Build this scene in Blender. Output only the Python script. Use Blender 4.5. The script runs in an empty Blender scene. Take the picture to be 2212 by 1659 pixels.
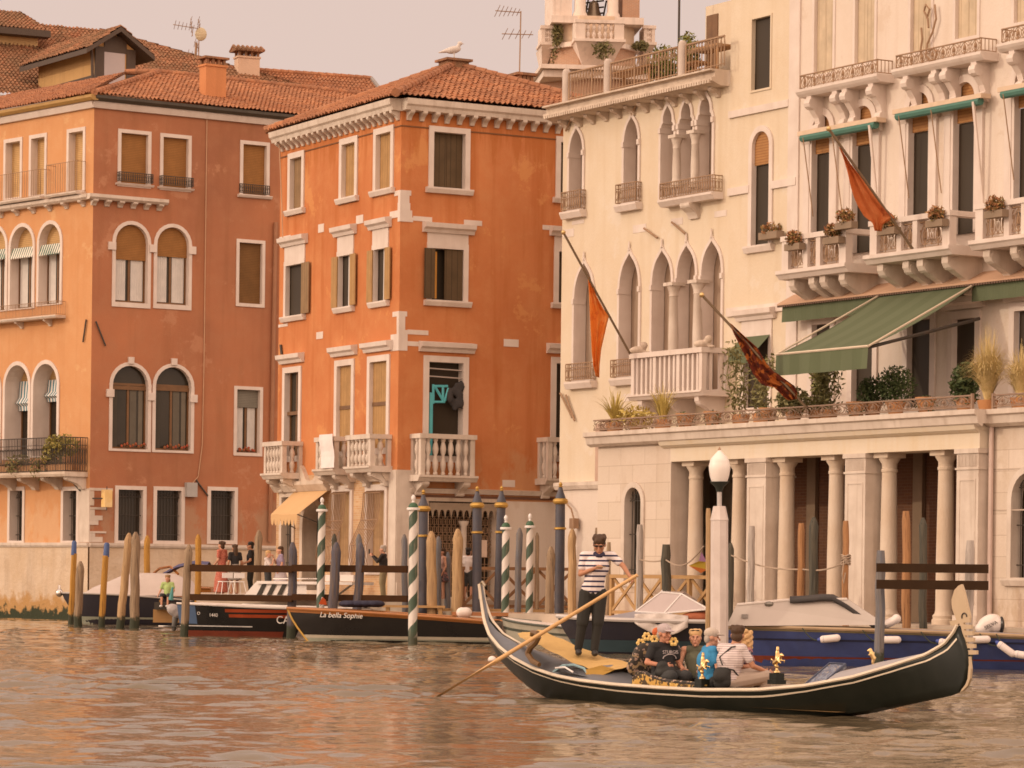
import bpy, bmesh, math, random
import numpy as np
from mathutils import Vector, Matrix
from mathutils.geometry import tessellate_polygon
R = math.radians
random.seed(7)
SC = bpy.context.scene
C = SC.collection

# ------------------------------------------------------------------ camera
W, F, HC, CU, CV, ROLL = 2212.0, 7000.0, 1.92, 1106.0, 1250.0, 0.012
cd = bpy.data.cameras.new("camera"); cam = bpy.data.objects.new("camera", cd); C.objects.link(cam)
cd.sensor_width = 36; cd.lens = 36 * F / W; cd.shift_y = (CV - 829.5) / W
cd.clip_start = 0.5; cd.clip_end = 6000
cam.matrix_world = Matrix.Translation((0, 0, HC)) @ Matrix.Rotation(R(90), 4, 'X') @ Matrix.Rotation(ROLL, 4, 'Z')
SC.camera = cam

# ------------------------------------------------------------------ sun, sky, exposure
SUN_EL = R(21); SUN_XY = Vector((-0.97, -0.20)).normalized()
sd = bpy.data.lights.new("sun", 'SUN'); sd.energy = 2.0; sd.angle = R(0.55); sd.color = (1.0, 0.84, 0.61)
sun = bpy.data.objects.new("sun", sd); C.objects.link(sun); sun.location = (-60, 20, 60)
sdir = Vector((SUN_XY.x * math.cos(SUN_EL), SUN_XY.y * math.cos(SUN_EL), math.sin(SUN_EL)))
sun.rotation_euler = (-sdir).to_track_quat('-Z', 'Y').to_euler()
wd = bpy.data.worlds.new("World"); SC.world = wd; wd.use_nodes = True
nt = wd.node_tree; nt.nodes.clear()
wo = nt.nodes.new('ShaderNodeOutputWorld'); bg = nt.nodes.new('ShaderNodeBackground')
sky = nt.nodes.new('ShaderNodeTexSky'); sky.sky_type = 'NISHITA'; sky.sun_disc = False
sky.sun_elevation = SUN_EL; sky.sun_rotation = math.atan2(SUN_XY.x, SUN_XY.y)
sky.dust_density = 4.0
bw = nt.nodes.new('ShaderNodeRGBToBW'); nt.links.new(sky.outputs[0], bw.inputs[0])
ma = nt.nodes.new('ShaderNodeMath'); ma.operation = 'MULTIPLY_ADD'
nt.links.new(bw.outputs[0], ma.inputs[0]); ma.inputs[1].default_value = 0.25; ma.inputs[2].default_value = 10.5
# sky behind the camera brightened and warmed as added fill for shaded walls
tc = nt.nodes.new('ShaderNodeTexCoord'); sx = nt.nodes.new('ShaderNodeSeparateXYZ'); nt.links.new(tc.outputs['Generated'], sx.inputs[0])
mr = nt.nodes.new('ShaderNodeMapRange'); nt.links.new(sx.outputs[1], mr.inputs[0])
for i, v in enumerate((0.85, -0.6, 0.0, 1.0)): mr.inputs[i + 1].default_value = v
m3 = nt.nodes.new('ShaderNodeMath'); m3.operation = 'MULTIPLY_ADD'; nt.links.new(mr.outputs[0], m3.inputs[0]); m3.inputs[1].default_value = 1.7; m3.inputs[2].default_value = 1.0
m2 = nt.nodes.new('ShaderNodeMath'); m2.operation = 'MULTIPLY'; nt.links.new(ma.outputs[0], m2.inputs[0]); nt.links.new(m3.outputs[0], m2.inputs[1])
tn = nt.nodes.new('ShaderNodeMix'); tn.data_type = 'RGBA'; nt.links.new(mr.outputs[0], tn.inputs[0]); tn.inputs[6].default_value = (1.0, 0.772, 0.68, 1); tn.inputs[7].default_value = (1.0, 0.72, 0.545, 1)
mc = nt.nodes.new('ShaderNodeMix'); mc.data_type = 'RGBA'; mc.blend_type = 'MULTIPLY'; mc.inputs[0].default_value = 1
nt.links.new(tn.outputs[2], mc.inputs[6]); nt.links.new(m2.outputs[0], mc.inputs[7])
nt.links.new(mc.outputs[2], bg.inputs[0]); bg.inputs[1].default_value = 0.15
nt.links.new(bg.outputs[0], wo.inputs[0])
SC.view_settings.view_transform = 'Standard'; SC.view_settings.look = 'None'
SC.view_settings.exposure = -1.13; SC.view_settings.gamma = 1
SC.cycles.use_denoising = True; SC.cycles.filter_width = 1.65
SC.cycles.max_bounces = 6; SC.cycles.diffuse_bounces = 3; SC.cycles.glossy_bounces = 3

# ------------------------------------------------------------------ pixel rays and frames
def unroll(u, v):
    du, dv = u - CU, v - CV; c, s = math.cos(ROLL), math.sin(ROLL)
    return (du * c + dv * s) / F, (-du * s + dv * c) / F
def at(u, v, Y):
    x, y = unroll(u, v); return Vector((x * Y, Y, HC - y * Y))
def on_z(u, v, z=0.0):
    x, y = unroll(u, v); Y = (HC - z) / y; return Vector((x * Y, Y, z))
class Frame:
    """a vertical plane: s along d, dd out along n, z up"""
    def __init__(f, O, d, n=None):
        f.O = Vector((O[0], O[1])); f.d = Vector((d[0], d[1])).normalized()
        f.n = Vector(n).normalized() if n else Vector((f.d.y, -f.d.x))
    def P(f, s, dd, z):
        q = f.O + f.d * s + f.n * dd; return Vector((q.x, q.y, z))
    def sz(f, u, v, dd=0.0):
        x, y = unroll(u, v); r = Vector((x, 1.0)); t = (f.O.dot(f.n) + dd) / r.dot(f.n)
        return (r * t - f.O).dot(f.d), HC - y * t
    def rect(f, u0, v0, u1, v1, dd=0.0):
        uc, vc = (u0 + u1) / 2, (v0 + v1) / 2
        return f.sz(u0, vc, dd)[0], f.sz(u1, vc, dd)[0], f.sz(uc, v1, dd)[1], f.sz(uc, v0, dd)[1]
def frame_xy(x, y, ang): return Frame((x, y), (math.cos(ang), math.sin(ang)))

# ------------------------------------------------------------------ objects
ORG = {}
def props(o, label, cat, group, kind):
    if label: o['label'] = label
    if cat: o['category'] = cat
    if group: o['group'] = group
    if kind: o['kind'] = kind
def thing(name, label, cat, loc, group=None):
    o = bpy.data.objects.new(name, None); o.empty_display_size = 0.2; C.objects.link(o)
    o.location = loc; ORG[o] = Vector(loc); props(o, label, cat, group, None); return o
class MB:
    def __init__(b): b.v = []; b.f = []
    def add(b, vs, fs):
        k = len(b.v); b.v += [Vector(x) for x in vs]; b.f += [tuple(i + k for i in q) for q in fs]; return b
    def poly(b, pts): return b.add(pts, [tuple(range(len(pts)))])
    def box(b, fr, s0, s1, d0, d1, z0, z1):
        P = fr.P
        vs = [P(s0,d0,z0),P(s1,d0,z0),P(s1,d1,z0),P(s0,d1,z0),P(s0,d0,z1),P(s1,d0,z1),P(s1,d1,z1),P(s0,d1,z1)]
        return b.add(vs, [(0,1,2,3),(4,7,6,5),(0,4,5,1),(1,5,6,2),(2,6,7,3),(3,7,4,0)])
    def prof(b, fr, s0, s1, pts):
        """closed (d,z) profile swept from s0 to s1"""
        n = len(pts); vs = [fr.P(s0, d, z) for d, z in pts] + [fr.P(s1, d, z) for d, z in pts]
        fs = [(i, (i + 1) % n, n + (i + 1) % n, n + i) for i in range(n)] + [tuple(range(n))[::-1], tuple(range(n, 2 * n))]
        return b.add(vs, fs)
    def ext(b, fr, loop, d0, d1):
        """closed (s,z) loop extruded from d0 to d1"""
        n = len(loop); vs = [fr.P(s, d0, z) for s, z in loop] + [fr.P(s, d1, z) for s, z in loop]
        fs = [(i, (i + 1) % n, n + (i + 1) % n, n + i) for i in range(n)] + [tuple(range(n))[::-1], tuple(range(n, 2 * n))]
        return b.add(vs, fs)
    def tube(b, pts, r, seg=6, cap=True):
        pts = [Vector(p) for p in pts]; n = len(pts); rr = r if isinstance(r, (list, tuple)) else [r] * n
        vs = []; prev = None
        for i, p in enumerate(pts):
            t = (pts[min(i + 1, n - 1)] - pts[max(i - 1, 0)])
            t = t.normalized() if t.length > 1e-9 else Vector((0, 0, 1))
            a = prev - t * prev.dot(t) if prev is not None else (Vector((1, 0, 0)) if abs(t.x) < .8 else Vector((0, 1, 0)))
            a = (a - t * a.dot(t)).normalized(); prev = a; c = t.cross(a)
            for k in range(seg):
                q = 2 * math.pi * k / seg; vs.append(p + (a * math.cos(q) + c * math.sin(q)) * rr[i])
        fs = [(i*seg+k, i*seg+(k+1)%seg, (i+1)*seg+(k+1)%seg, (i+1)*seg+k) for i in range(n-1) for k in range(seg)]
        if cap: fs += [tuple(range(seg))[::-1], tuple(range((n-1)*seg, n*seg))]
        return b.add(vs, fs)
    def lathe(b, c, pts, seg=12, axis=None, sx=1.0, sy=1.0):
        """(r,z) profile about a vertical axis through c, or along axis"""
        c = Vector(c); ax = Vector(axis).normalized() if axis else Vector((0, 0, 1))
        a = Vector((1, 0, 0)) if abs(ax.x) < .8 else Vector((0, 1, 0)); a = (a - ax * a.dot(ax)).normalized(); e = ax.cross(a)
        n = len(pts); vs = []
        for r, z in pts:
            for k in range(seg):
                q = 2 * math.pi * k / seg; vs.append(c + ax * z + a * (r * sx * math.cos(q)) + e * (r * sy * math.sin(q)))
        fs = [(i*seg+k, i*seg+(k+1)%seg, (i+1)*seg+(k+1)%seg, (i+1)*seg+k) for i in range(n-1) for k in range(seg)]
        fs += [tuple(range(seg))[::-1], tuple(range((n-1)*seg, n*seg))]
        return b.add(vs, fs)
    def ell(b, c, r, rot=None, seg=12, rings=8):
        c = Vector(c); M3 = rot.to_matrix() if rot is not None and hasattr(rot, 'to_matrix') else (rot or Matrix.Identity(3))
        vs = []
        for i in range(rings + 1):
            th = math.pi * min(max(i / rings, .01), .99)
            for k in range(seg):
                q = 2 * math.pi * k / seg
                vs.append(c + M3 @ Vector((r[0]*math.sin(th)*math.cos(q), r[1]*math.sin(th)*math.sin(q), r[2]*math.cos(th))))
        fs = [(i*seg+k, (i+1)*seg+k, (i+1)*seg+(k+1)%seg, i*seg+(k+1)%seg) for i in range(rings) for k in range(seg)]
        fs += [tuple(range(seg)), tuple(range(rings*seg, (rings+1)*seg))[::-1]]
        return b.add(vs, fs)
    def cap(b, p0, p1, r0, r1, seg=10):
        """tapered capsule"""
        p0, p1 = Vector(p0), Vector(p1); L = (p1 - p0).length; ax = (p1 - p0) if L > 1e-6 else Vector((0, 0, 1))
        pr = [(r0 * math.sin(a), -r0 * math.cos(a)) for a in (0.08, .5, 1.0, 1.4)] + [(r1 * math.cos(a), L + r1 * math.sin(a)) for a in (.1, .5, 1.0, 1.5)]
        return b.lathe(p0, pr, seg, ax)
    def build(b, name, mat, parent=None, loc=None, smooth=False, label=None, cat=None, group=None, kind=None):
        o3 = ORG[parent] if parent is not None else Vector(loc if loc is not None else (0, 0, 0))
        me = bpy.data.meshes.new(name); me.from_pydata([tuple(p - o3) for p in b.v], [], b.f)
        bm = bmesh.new(); bm.from_mesh(me); bmesh.ops.recalc_face_normals(bm, faces=bm.faces); bm.to_mesh(me); bm.free()
        if smooth: me.polygons.foreach_set('use_smooth', [True] * len(me.polygons))
        me.materials.append(mat); o = bpy.data.objects.new(name, me); C.objects.link(o)
        ORG[o] = o3
        if parent is not None: o.parent = parent
        else: o.location = o3
        if smooth: 
            try: me.set_sharp_from_angle(angle=R(40))
            except Exception: pass
        props(o, label, cat, group, kind); return o
    def blob(b, name, mat, parent=None, loc=None, voxel=.012, it=3, **kw):
        """fuses overlapping closed shapes into one continuous skin"""
        tmp = b.build('tmp', mat, None, (0, 0, 0)); m = tmp.modifiers.new('r', 'REMESH'); m.mode = 'VOXEL'; m.voxel_size = voxel
        if it: s = tmp.modifiers.new('s', 'SMOOTH'); s.factor = .5; s.iterations = it
        dg = bpy.context.evaluated_depsgraph_get(); me = bpy.data.meshes.new_from_object(tmp.evaluated_get(dg))
        old = tmp.data; ORG.pop(tmp); bpy.data.objects.remove(tmp); bpy.data.meshes.remove(old)
        o3 = ORG[parent] if parent is not None else Vector(loc); me.name = name
        me.transform(Matrix.Translation(-o3)); me.polygons.foreach_set('use_smooth', [True] * len(me.polygons))
        if not me.materials: me.materials.append(mat)
        o = bpy.data.objects.new(name, me); C.objects.link(o); ORG[o] = o3
        if parent is not None: o.parent = parent
        else: o.location = o3
        props(o, kw.get('label'), kw.get('cat'), kw.get('group'), kw.get('kind')); return o
def text(body, fr, s, d, z, size, mat, parent, name='lettering', shear=0.0, ext=.004, slope=0.0):
    cu = bpy.data.curves.new('t', 'FONT'); cu.body = body; cu.size = size; cu.extrude = ext; cu.shear = shear; cu.align_x = 'CENTER'; cu.align_y = 'CENTER'
    t = bpy.data.objects.new('t', cu); C.objects.link(t); dg = bpy.context.evaluated_depsgraph_get()
    me = bpy.data.meshes.new_from_object(t.evaluated_get(dg)); bpy.data.objects.remove(t); bpy.data.curves.remove(cu)
    x = Vector((fr.d.x, fr.d.y, slope)).normalized(); nn = Vector((fr.n.x, fr.n.y, 0)); y = nn.cross(x)
    M4 = Matrix((( x.x, y.x, nn.x), (x.y, y.y, nn.y), (x.z, y.z, nn.z))).to_4x4()
    me.transform(Matrix.Translation(fr.P(s, d, z) - ORG[parent]) @ M4); me.materials.clear(); me.materials.append(mat); me.name = name
    o = bpy.data.objects.new(name, me); C.objects.link(o); o.parent = parent; ORG[o] = ORG[parent]; return o

# ------------------------------------------------------------------ materials
MT = {}
def nodes(name):
    m = bpy.data.materials.new(name); m.use_nodes = True; t = m.node_tree; t.nodes.clear()
    o = t.nodes.new('ShaderNodeOutputMaterial'); p = t.nodes.new('ShaderNodeBsdfPrincipled'); t.links.new(p.outputs[0], o.inputs[0])
    tcx = t.nodes.new('ShaderNodeTexCoord'); MT[name] = m; return m, t, p, tcx.outputs['Object']
def N(t, kind, ins=None, **at_):
    n = t.nodes.new(kind)
    for k, v in at_.items(): setattr(n, k, v)
    for k, v in (ins or {}).items():
        if hasattr(v, 'links') or isinstance(v, bpy.types.NodeSocket): t.links.new(v, n.inputs[k])
        else: n.inputs[k].default_value = v
    return n
def noise(t, vec, scale, detail=4, stretch=None, rough=.55, lo=.3, hi=.7):
    if stretch: vec = N(t, 'ShaderNodeMapping', {0: vec, 3: stretch}).outputs[0]
    n = N(t, 'ShaderNodeTexNoise', {'Vector': vec, 'Scale': scale, 'Detail': detail, 'Roughness': rough})
    return N(t, 'ShaderNodeMapRange', {0: n.outputs[0], 1: lo, 2: hi, 3: 0., 4: 1.}).outputs[0]
def mix(t, fac, a, b, mode='MIX'):
    n = t.nodes.new('ShaderNodeMix'); n.data_type = 'RGBA'; n.blend_type = mode
    for i, v in ((0, fac), (6, a), (7, b)):
        if isinstance(v, bpy.types.NodeSocket): t.links.new(v, n.inputs[i])
        elif i == 0: n.inputs[0].default_value = v
        else: n.inputs[i].default_value = (*v, 1)
    return n.outputs[2]
def mul(t, a, k): return N(t, 'ShaderNodeMath', {0: a, 1: k}, operation='MULTIPLY').outputs[0]
def bump(t, p, h, strength=.3, dist=.02):
    b = N(t, 'ShaderNodeBump', {'Strength': strength, 'Distance': dist, 'Height': h}); t.links.new(b.outputs[0], p.inputs['Normal'])
def mat(name, col, rough=.7, col2=None, scale=3.0, fac=.6, bmp=.0, bscale=25, metal=0., spec=.35, streak=0., scol=None):
    if name in MT: return MT[name]
    m, t, p, oc = nodes(name)
    c2 = col2 or tuple(x * .75 for x in col)
    c = mix(t, mul(t, noise(t, oc, scale), fac), col, c2)
    if streak:
        c = mix(t, mul(t, noise(t, oc, 1.0, 3, (4., 4., .35), lo=.5, hi=.8), streak), c, scol or tuple(x * .45 for x in col))
    t.links.new(c, p.inputs['Base Color']); p.inputs['Roughness'].default_value = rough; p.inputs['Metallic'].default_value = metal
    p.inputs['Specular IOR Level'].default_value = spec
    if bmp: bump(t, p, noise(t, oc, bscale, 3), bmp)
    return m
def plaster(name, a, b, c, patch=.35, streak=.35, scol=None, wear=None, base=None, top=None, ashlar=None):
    m, t, p, oc = nodes(name)
    k = mix(t, noise(t, oc, patch, 5, lo=.35, hi=.65), a, b)
    k = mix(t, mul(t, noise(t, oc, 1.3, 6, rough=.65, lo=.45, hi=.75), .55), k, c)
    k = mix(t, mul(t, noise(t, oc, 1.0, 4, (2.2, 2.2, .16), lo=.50, hi=.76), streak), k, scol or tuple(x * .5 for x in c))
    k = mix(t, mul(t, noise(t, oc, 28, 2), .12), k, tuple(x * .6 for x in c))
    if wear: k = mix(t, mul(t, noise(t, oc, .55, 9, rough=.72, lo=.575, hi=.62), wear[1]), k, wear[0])
    z = N(t, 'ShaderNodeSeparateXYZ', {0: oc}).outputs[2]
    for q in (base, top):
        if q:   # damp, peeling band: (level, height, colour, amount)
            g = N(t, 'ShaderNodeMapRange', {0: z, 1: q[0] + q[1], 2: q[0], 3: 0., 4: 1.}).outputs[0]
            h = N(t, 'ShaderNodeMath', {0: g, 1: noise(t, oc, .9, 8, (1, 1, .6) if q is base else (2.5, 2.5, .2), rough=.68, lo=.3, hi=.7)}, operation='MULTIPLY').outputs[0]
            k = mix(t, mul(t, N(t, 'ShaderNodeMapRange', {0: h, 1: .28, 2: .42, 3: 0., 4: 1.}).outputs[0], q[3]), k, q[2])
    if ashlar:
        s = N(t, 'ShaderNodeVectorMath', {0: oc, 1: (ashlar[0], ashlar[1], 0)}, operation='DOT_PRODUCT').outputs['Value']
        br = N(t, 'ShaderNodeTexBrick', {'Vector': N(t, 'ShaderNodeCombineXYZ', {0: s, 1: z}).outputs[0], 'Scale': 1.0, 'Mortar Size': .010, 'Mortar Smooth': .3, 'Brick Width': 1.25, 'Row Height': .52, 'Color1': (1, 1, 1, 1), 'Color2': (.86, .84, .8, 1), 'Mortar': (.62, .56, .5, 1)})
        k = mix(t, .75, k, br.outputs[0], 'MULTIPLY')
    t.links.new(k, p.inputs['Base Color']); p.inputs['Roughness'].default_value = .9; p.inputs['Specular IOR Level'].default_value = .15
    bump(t, p, noise(t, oc, 14, 4), .25, .012); return m
def lined(name, a, b, axis, pitch, rough=.6, width=.25, dirv=None, c=None):
    """slats or planks: dark lines every pitch metres along an axis"""
    m, t, p, oc = nodes(name)
    if dirv: q = N(t, 'ShaderNodeVectorMath', {0: oc, 1: dirv}, operation='DOT_PRODUCT').outputs['Value']
    else: q = N(t, 'ShaderNodeSeparateXYZ', {0: oc}).outputs[axis]
    q = mul(t, q, 1 / pitch); fr_ = N(t, 'ShaderNodeMath', {0: q}, operation='FRACT').outputs[0]
    lt = N(t, 'ShaderNodeMath', {0: fr_, 1: width}, operation='LESS_THAN').outputs[0]
    base = mix(t, noise(t, oc, 2.5, 4), a, c or tuple(x * .78 for x in a))
    t.links.new(mix(t, lt, base, b), p.inputs['Base Color']); p.inputs['Roughness'].default_value = rough
    p.inputs['Specular IOR Level'].default_value = .2; bump(t, p, fr_, .35, .01); return m
def brick(name, a, b, mortar, d, scale=1.0, w=.25, h=.075):
    m, t, p, oc = nodes(name)
    s = N(t, 'ShaderNodeVectorMath', {0: oc, 1: (d[0], d[1], 0)}, operation='DOT_PRODUCT').outputs['Value']
    z = N(t, 'ShaderNodeSeparateXYZ', {0: oc}).outputs[2]
    vec = N(t, 'ShaderNodeCombineXYZ', {0: s, 1: z}).outputs[0]
    br = N(t, 'ShaderNodeTexBrick', {'Vector': vec, 'Color1': (*a, 1), 'Color2': (*b, 1), 'Mortar': (*mortar, 1), 'Scale': scale, 'Mortar Size': .008, 'Brick Width': w, 'Row Height': h})
    k = mix(t, mul(t, noise(t, oc, .8, 5), .5), br.outputs[0], tuple(x * .5 for x in a))
    t.links.new(k, p.inputs['Base Color']); p.inputs['Roughness'].default_value = .9; bump(t, p, br.outputs[1], -.3, .01); return m
def tile_mat(name, a, b, c):
    m, t, p, oc = nodes(name)
    v = N(t, 'ShaderNodeTexVoronoi', {'Vector': oc, 'Scale': 3.2}); sp = N(t, 'ShaderNodeSeparateColor', {0: v.outputs['Color']})
    k = mix(t, sp.outputs[0], a, b); k = mix(t, mul(t, sp.outputs[1], .75), k, c); k = mix(t, mul(t, noise(t, oc, .7, 5, lo=.42, hi=.68), .8), k, c)
    k = mix(t, mul(t, noise(t, oc, 9, 3, lo=.5, hi=.7), .5), k, tuple(x * .45 for x in c))
    t.links.new(k, p.inputs['Base Color']); p.inputs['Roughness'].default_value = .9; p.inputs['Specular IOR Level'].default_value = .2; return m
def wood_pole(name, a, b, wet=.35):
    m, t, p, oc = nodes(name)
    k = mix(t, noise(t, oc, 2.0, 5, (6., 6., .5), lo=.35, hi=.68), a, b)
    k = mix(t, mul(t, noise(t, oc, 3.0, 4, (9., 9., .35), lo=.58, hi=.66), .7), k, tuple(x * .35 for x in b))
    z = N(t, 'ShaderNodeSeparateXYZ', {0: oc}).outputs[2]
    zz = N(t, 'ShaderNodeMath', {0: z, 1: mul(t, noise(t, oc, 6, 3), .25)}, operation='SUBTRACT').outputs[0]
    wt = N(t, 'ShaderNodeMapRange', {0: zz, 1: wet, 2: wet - .15, 3: 0., 4: 1.}).outputs[0]
    k = mix(t, wt, k, (.035, .04, .022))
    t.links.new(k, p.inputs['Base Color']); p.inputs['Roughness'].default_value = .85; bump(t, p, noise(t, oc, 2.0, 4, (12., 12., .6)), .5, .02); return m
def striped_pole(name, a, b, pitch):
    m, t, p, oc = nodes(name); s = N(t, 'ShaderNodeSeparateXYZ', {0: oc})
    an = N(t, 'ShaderNodeMath', {0: s.outputs[1], 1: s.outputs[0]}, operation='ARCTAN2').outputs[0]
    q = N(t, 'ShaderNodeMath', {0: mul(t, an, -1 / (2 * math.pi)), 1: mul(t, s.outputs[2], 1 / pitch)}, operation='ADD').outputs[0]
    fr_ = N(t, 'ShaderNodeMath', {0: q}, operation='FRACT').outputs[0]
    g = N(t, 'ShaderNodeMath', {0: fr_, 1: .5}, operation='GREATER_THAN').outputs[0]
    k = mix(t, g, a, b); k = mix(t, mul(t, noise(t, oc, 5, 5, (3., 3., .5), lo=.55, hi=.75), .6), k, (.32, .27, .2))
    wt = N(t, 'ShaderNodeMapRange', {0: s.outputs[2], 1: .45, 2: .2, 3: 0., 4: 1.}).outputs[0]
    k = mix(t, wt, k, (.05, .055, .03)); t.links.new(k, p.inputs['Base Color']); p.inputs['Roughness'].default_value = .55; return m
def stripes(name, a, b, axis, pitch, width=.5, rough=.9, off=0.0, dirv=None):
    m, t, p, oc = nodes(name)
    if dirv: z = N(t, 'ShaderNodeVectorMath', {0: oc, 1: dirv}, operation='DOT_PRODUCT').outputs['Value']
    else: z = N(t, 'ShaderNodeSeparateXYZ', {0: oc}).outputs[axis]
    z = N(t, 'ShaderNodeMath', {0: z, 1: off}, operation='ADD').outputs[0]
    fr_ = N(t, 'ShaderNodeMath', {0: mul(t, z, 1 / pitch)}, operation='FRACT').outputs[0]
    k = mix(t, N(t, 'ShaderNodeMath', {0: fr_, 1: width}, operation='LESS_THAN').outputs[0], a, b)
    t.links.new(k, p.inputs['Base Color']); p.inputs['Roughness'].default_value = rough; p.inputs['Specular IOR Level'].default_value = .2; return m
def spots(name, a, b, c, scale, rough=.85, lo=.5, hi=.54, metal=0., thin=False):
    m, t, p, oc = nodes(name)
    k = mix(t, noise(t, oc, scale, 3, lo=lo, hi=hi), a, b); k = mix(t, noise(t, oc, scale * 1.7, 2, lo=.6, hi=.63), k, c)
    t.links.new(k, p.inputs['Base Color']); p.inputs['Roughness'].default_value = rough; p.inputs['Metallic'].default_value = metal
    if thin:
        tr = N(t, 'ShaderNodeBsdfTranslucent', {0: k}); mx = N(t, 'ShaderNodeMixShader', {0: .5, 1: p.outputs[0], 2: tr.outputs[0]}); t.links.new(mx.outputs[0], t.nodes['Material Output'].inputs[0])
    return m
def foliage(name, a, b, c):
    m, t, p, oc = nodes(name); k = mix(t, noise(t, oc, 9, 2, lo=.35, hi=.65), a, b); k = mix(t, noise(t, oc, 17, 2, lo=.55, hi=.7), k, c)
    t.links.new(k, p.inputs['Base Color']); p.inputs['Roughness'].default_value = .7; p.inputs['Specular IOR Level'].default_value = .25
    p.inputs['Subsurface Weight'].default_value = 0.0; return m

STONE = mat('istrian_stone', (.66, .57, .49), .8, (.50, .41, .34), 1.6, .75, .15, 12, streak=.55, scol=(.36, .27, .2))
STONE_D = mat('weathered_stone', (.66, .55, .45), .85, (.45, .35, .27), 1.2, .8, .3, 9, streak=.5, scol=(.28, .2, .14))
TRIM = mat('white_trim', (.70, .61, .55), .75, (.58, .48, .42), 1.4, .7, streak=.35, scol=(.5, .39, .31))
DARK = mat('dark_interior', (.036, .024, .013), .6, (.045, .032, .02), .8)
GLASS = mat('window_glass', (.032, .026, .018), .2, (.055, .042, .028), .7, spec=.22)
IRON = mat('wrought_iron', (.05, .045, .04), .6, (.09, .06, .04), 6)
IRON_R = mat('rusty_iron', (.36, .23, .14), .7, (.25, .15, .09), 5)
WOODF = mat('window_wood', (.19, .095, .038), .5, (.12, .06, .025), 4)
CURTAIN = mat('net_curtain', (.62, .58, .54), .9, (.48, .46, .44), 3)
GOLD = mat('gilt', (.72, .52, .25), .3, (.6, .4, .16), 8, metal=1.0)
WHITE_P = mat('white_paint', (.78, .74, .72), .4, (.66, .62, .60), 2)
# ------------------------------------------------------------------ architecture helpers
def rect_loop(s0, s1, z0, z1): return [(s0, z0), (s1, z0), (s1, z1), (s0, z1)]
def arch_loop(s0, s1, z0, z1, n=12):
    r = (s1 - s0) / 2; h = min(r, z1 - z0); c = (s0 + s1) / 2; zs = z1 - h
    return [(s0, z0), (s1, z0)] + [(c + r * math.cos(math.pi * k / n), zs + h * math.sin(math.pi * k / n)) for k in range(n + 1)]
OGEE = [(1, 0), (.985, .16), (.93, .34), (.82, .51), (.66, .66), (.46, .78), (.27, .865), (.13, .925), (.045, .97), (0, 1)]
TREF = [(1, 0), (1.0, .12), (.95, .26), (.84, .36), (.68, .40), (.70, .50), (.64, .64), (.48, .77), (.27, .87), (.10, .945), (0, 1)]
def gothic_loop(s0, s1, z0, z1, tab=OGEE, rise=1.5):
    w = (s1 - s0) / 2; c = (s0 + s1) / 2; H = 2 * w * rise * .62; zs = z1 - H
    rt = [(c + w * x, zs + H * y) for x, y in tab]; lf = [(c - w * x, zs + H * y) for x, y in tab[:-1]][::-1]
    return [(s0, z0), (s1, z0)] + rt + lf
def offset_loop(lp, w, wb=None):
    n = len(lp); out = []; zb = min(z for s, z in lp)
    for i in range(n):
        a, b, c = Vector(lp[i - 1]), Vector(lp[i]), Vector(lp[(i + 1) % n])
        e1 = (b - a); e2 = (c - b)
        if e1.length < 1e-6: e1 = e2
        if e2.length < 1e-6: e2 = e1
        e1.normalize(); e2.normalize()
        n1 = Vector((e1.y, -e1.x)); n2 = Vector((e2.y, -e2.x)); m = n1 + n2
        m = m.normalized() if m.length > 1e-6 else n1
        k = w / max(.45, m.dot(n1)); q = b + m * k
        if wb is not None and b.y <= zb + 1e-6: q.y = b.y - wb
        out.append((q.x, q.y))
    return out
def clip(lp, lo=-1e9, hi=1e9):
    def cut(poly, f):
        out = []
        for i in range(len(poly)):
            a, b = poly[i - 1], poly[i]; fa, fb = f(a), f(b)
            if (fa >= 0) != (fb >= 0):
                t = fa / (fa - fb); out.append((a[0] + (b[0] - a[0]) * t, a[1] + (b[1] - a[1]) * t))
            if fb >= 0: out.append(b)
        return out
    lp = cut(lp, lambda p: p[1] - lo)
    return cut(lp, lambda p: hi - p[1]) if lp else lp
def ring(mb, fr, inner, outer, p, r, back=-.03):
    n = len(inner); P = fr.P
    vs = [P(s, p, z) for s, z in inner] + [P(s, p, z) for s, z in outer] + [P(s, back, z) for s, z in outer] + [P(s, -r, z) for s, z in inner]
    fs = []
    for i in range(n):
        j = (i + 1) % n
        fs += [(i, j, n + j, n + i), (n + i, n + j, 2*n + j, 2*n + i), (i, 3*n + i, 3*n + j, j)]
    mb.add(vs, fs)
def wall(fr, root, outline, mtl, d=0.0, extra=None, name='wall', holes=None):
    hs = holes if holes is not None else getattr(fr, 'holes', [])
    loops = [outline] + hs; flat = [q for l in loops for q in l]
    tris = tessellate_polygon([[Vector((s, z, 0)) for s, z in l] for l in loops])
    mb = MB(); mb.add([fr.P(s, d, z) for s, z in flat], [tuple(t) for t in tris])
    o = mb.build(name, mtl, root)
    nn = Vector((fr.n.x, fr.n.y, 0)); me = o.data
    bm = bmesh.new(); bm.from_mesh(me)
    for f in bm.faces:
        if f.normal.dot(nn) < 0: f.normal_flip()
    bm.to_mesh(me); bm.free()
    return o
BLIND = lined('roll_blind', (.34, .16, .05), (.20, .09, .03), 2, .07, .7, .22)
BLIND_S = lined('pale_blind', (.60, .38, .17), (.36, .21, .09), 2, .08, .7, .2)
SHUT = lined('dark_shutter_boards', (.115, .075, .04), (.05, .035, .02), 0, .21, .7, .1, dirv=(.87, .493, 0))
SHUT_Y = lined('ochre_shutter_boards', (.44, .26, .11), (.25, .14, .06), 0, .18, .75, .08, dirv=(.47, -.883, 0))
SHUT_C = lined('cream_shutter_boards', (.60, .48, .34), (.40, .30, .2), 0, .30, .7, .07, dirv=(.513, -.859, 0))
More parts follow.
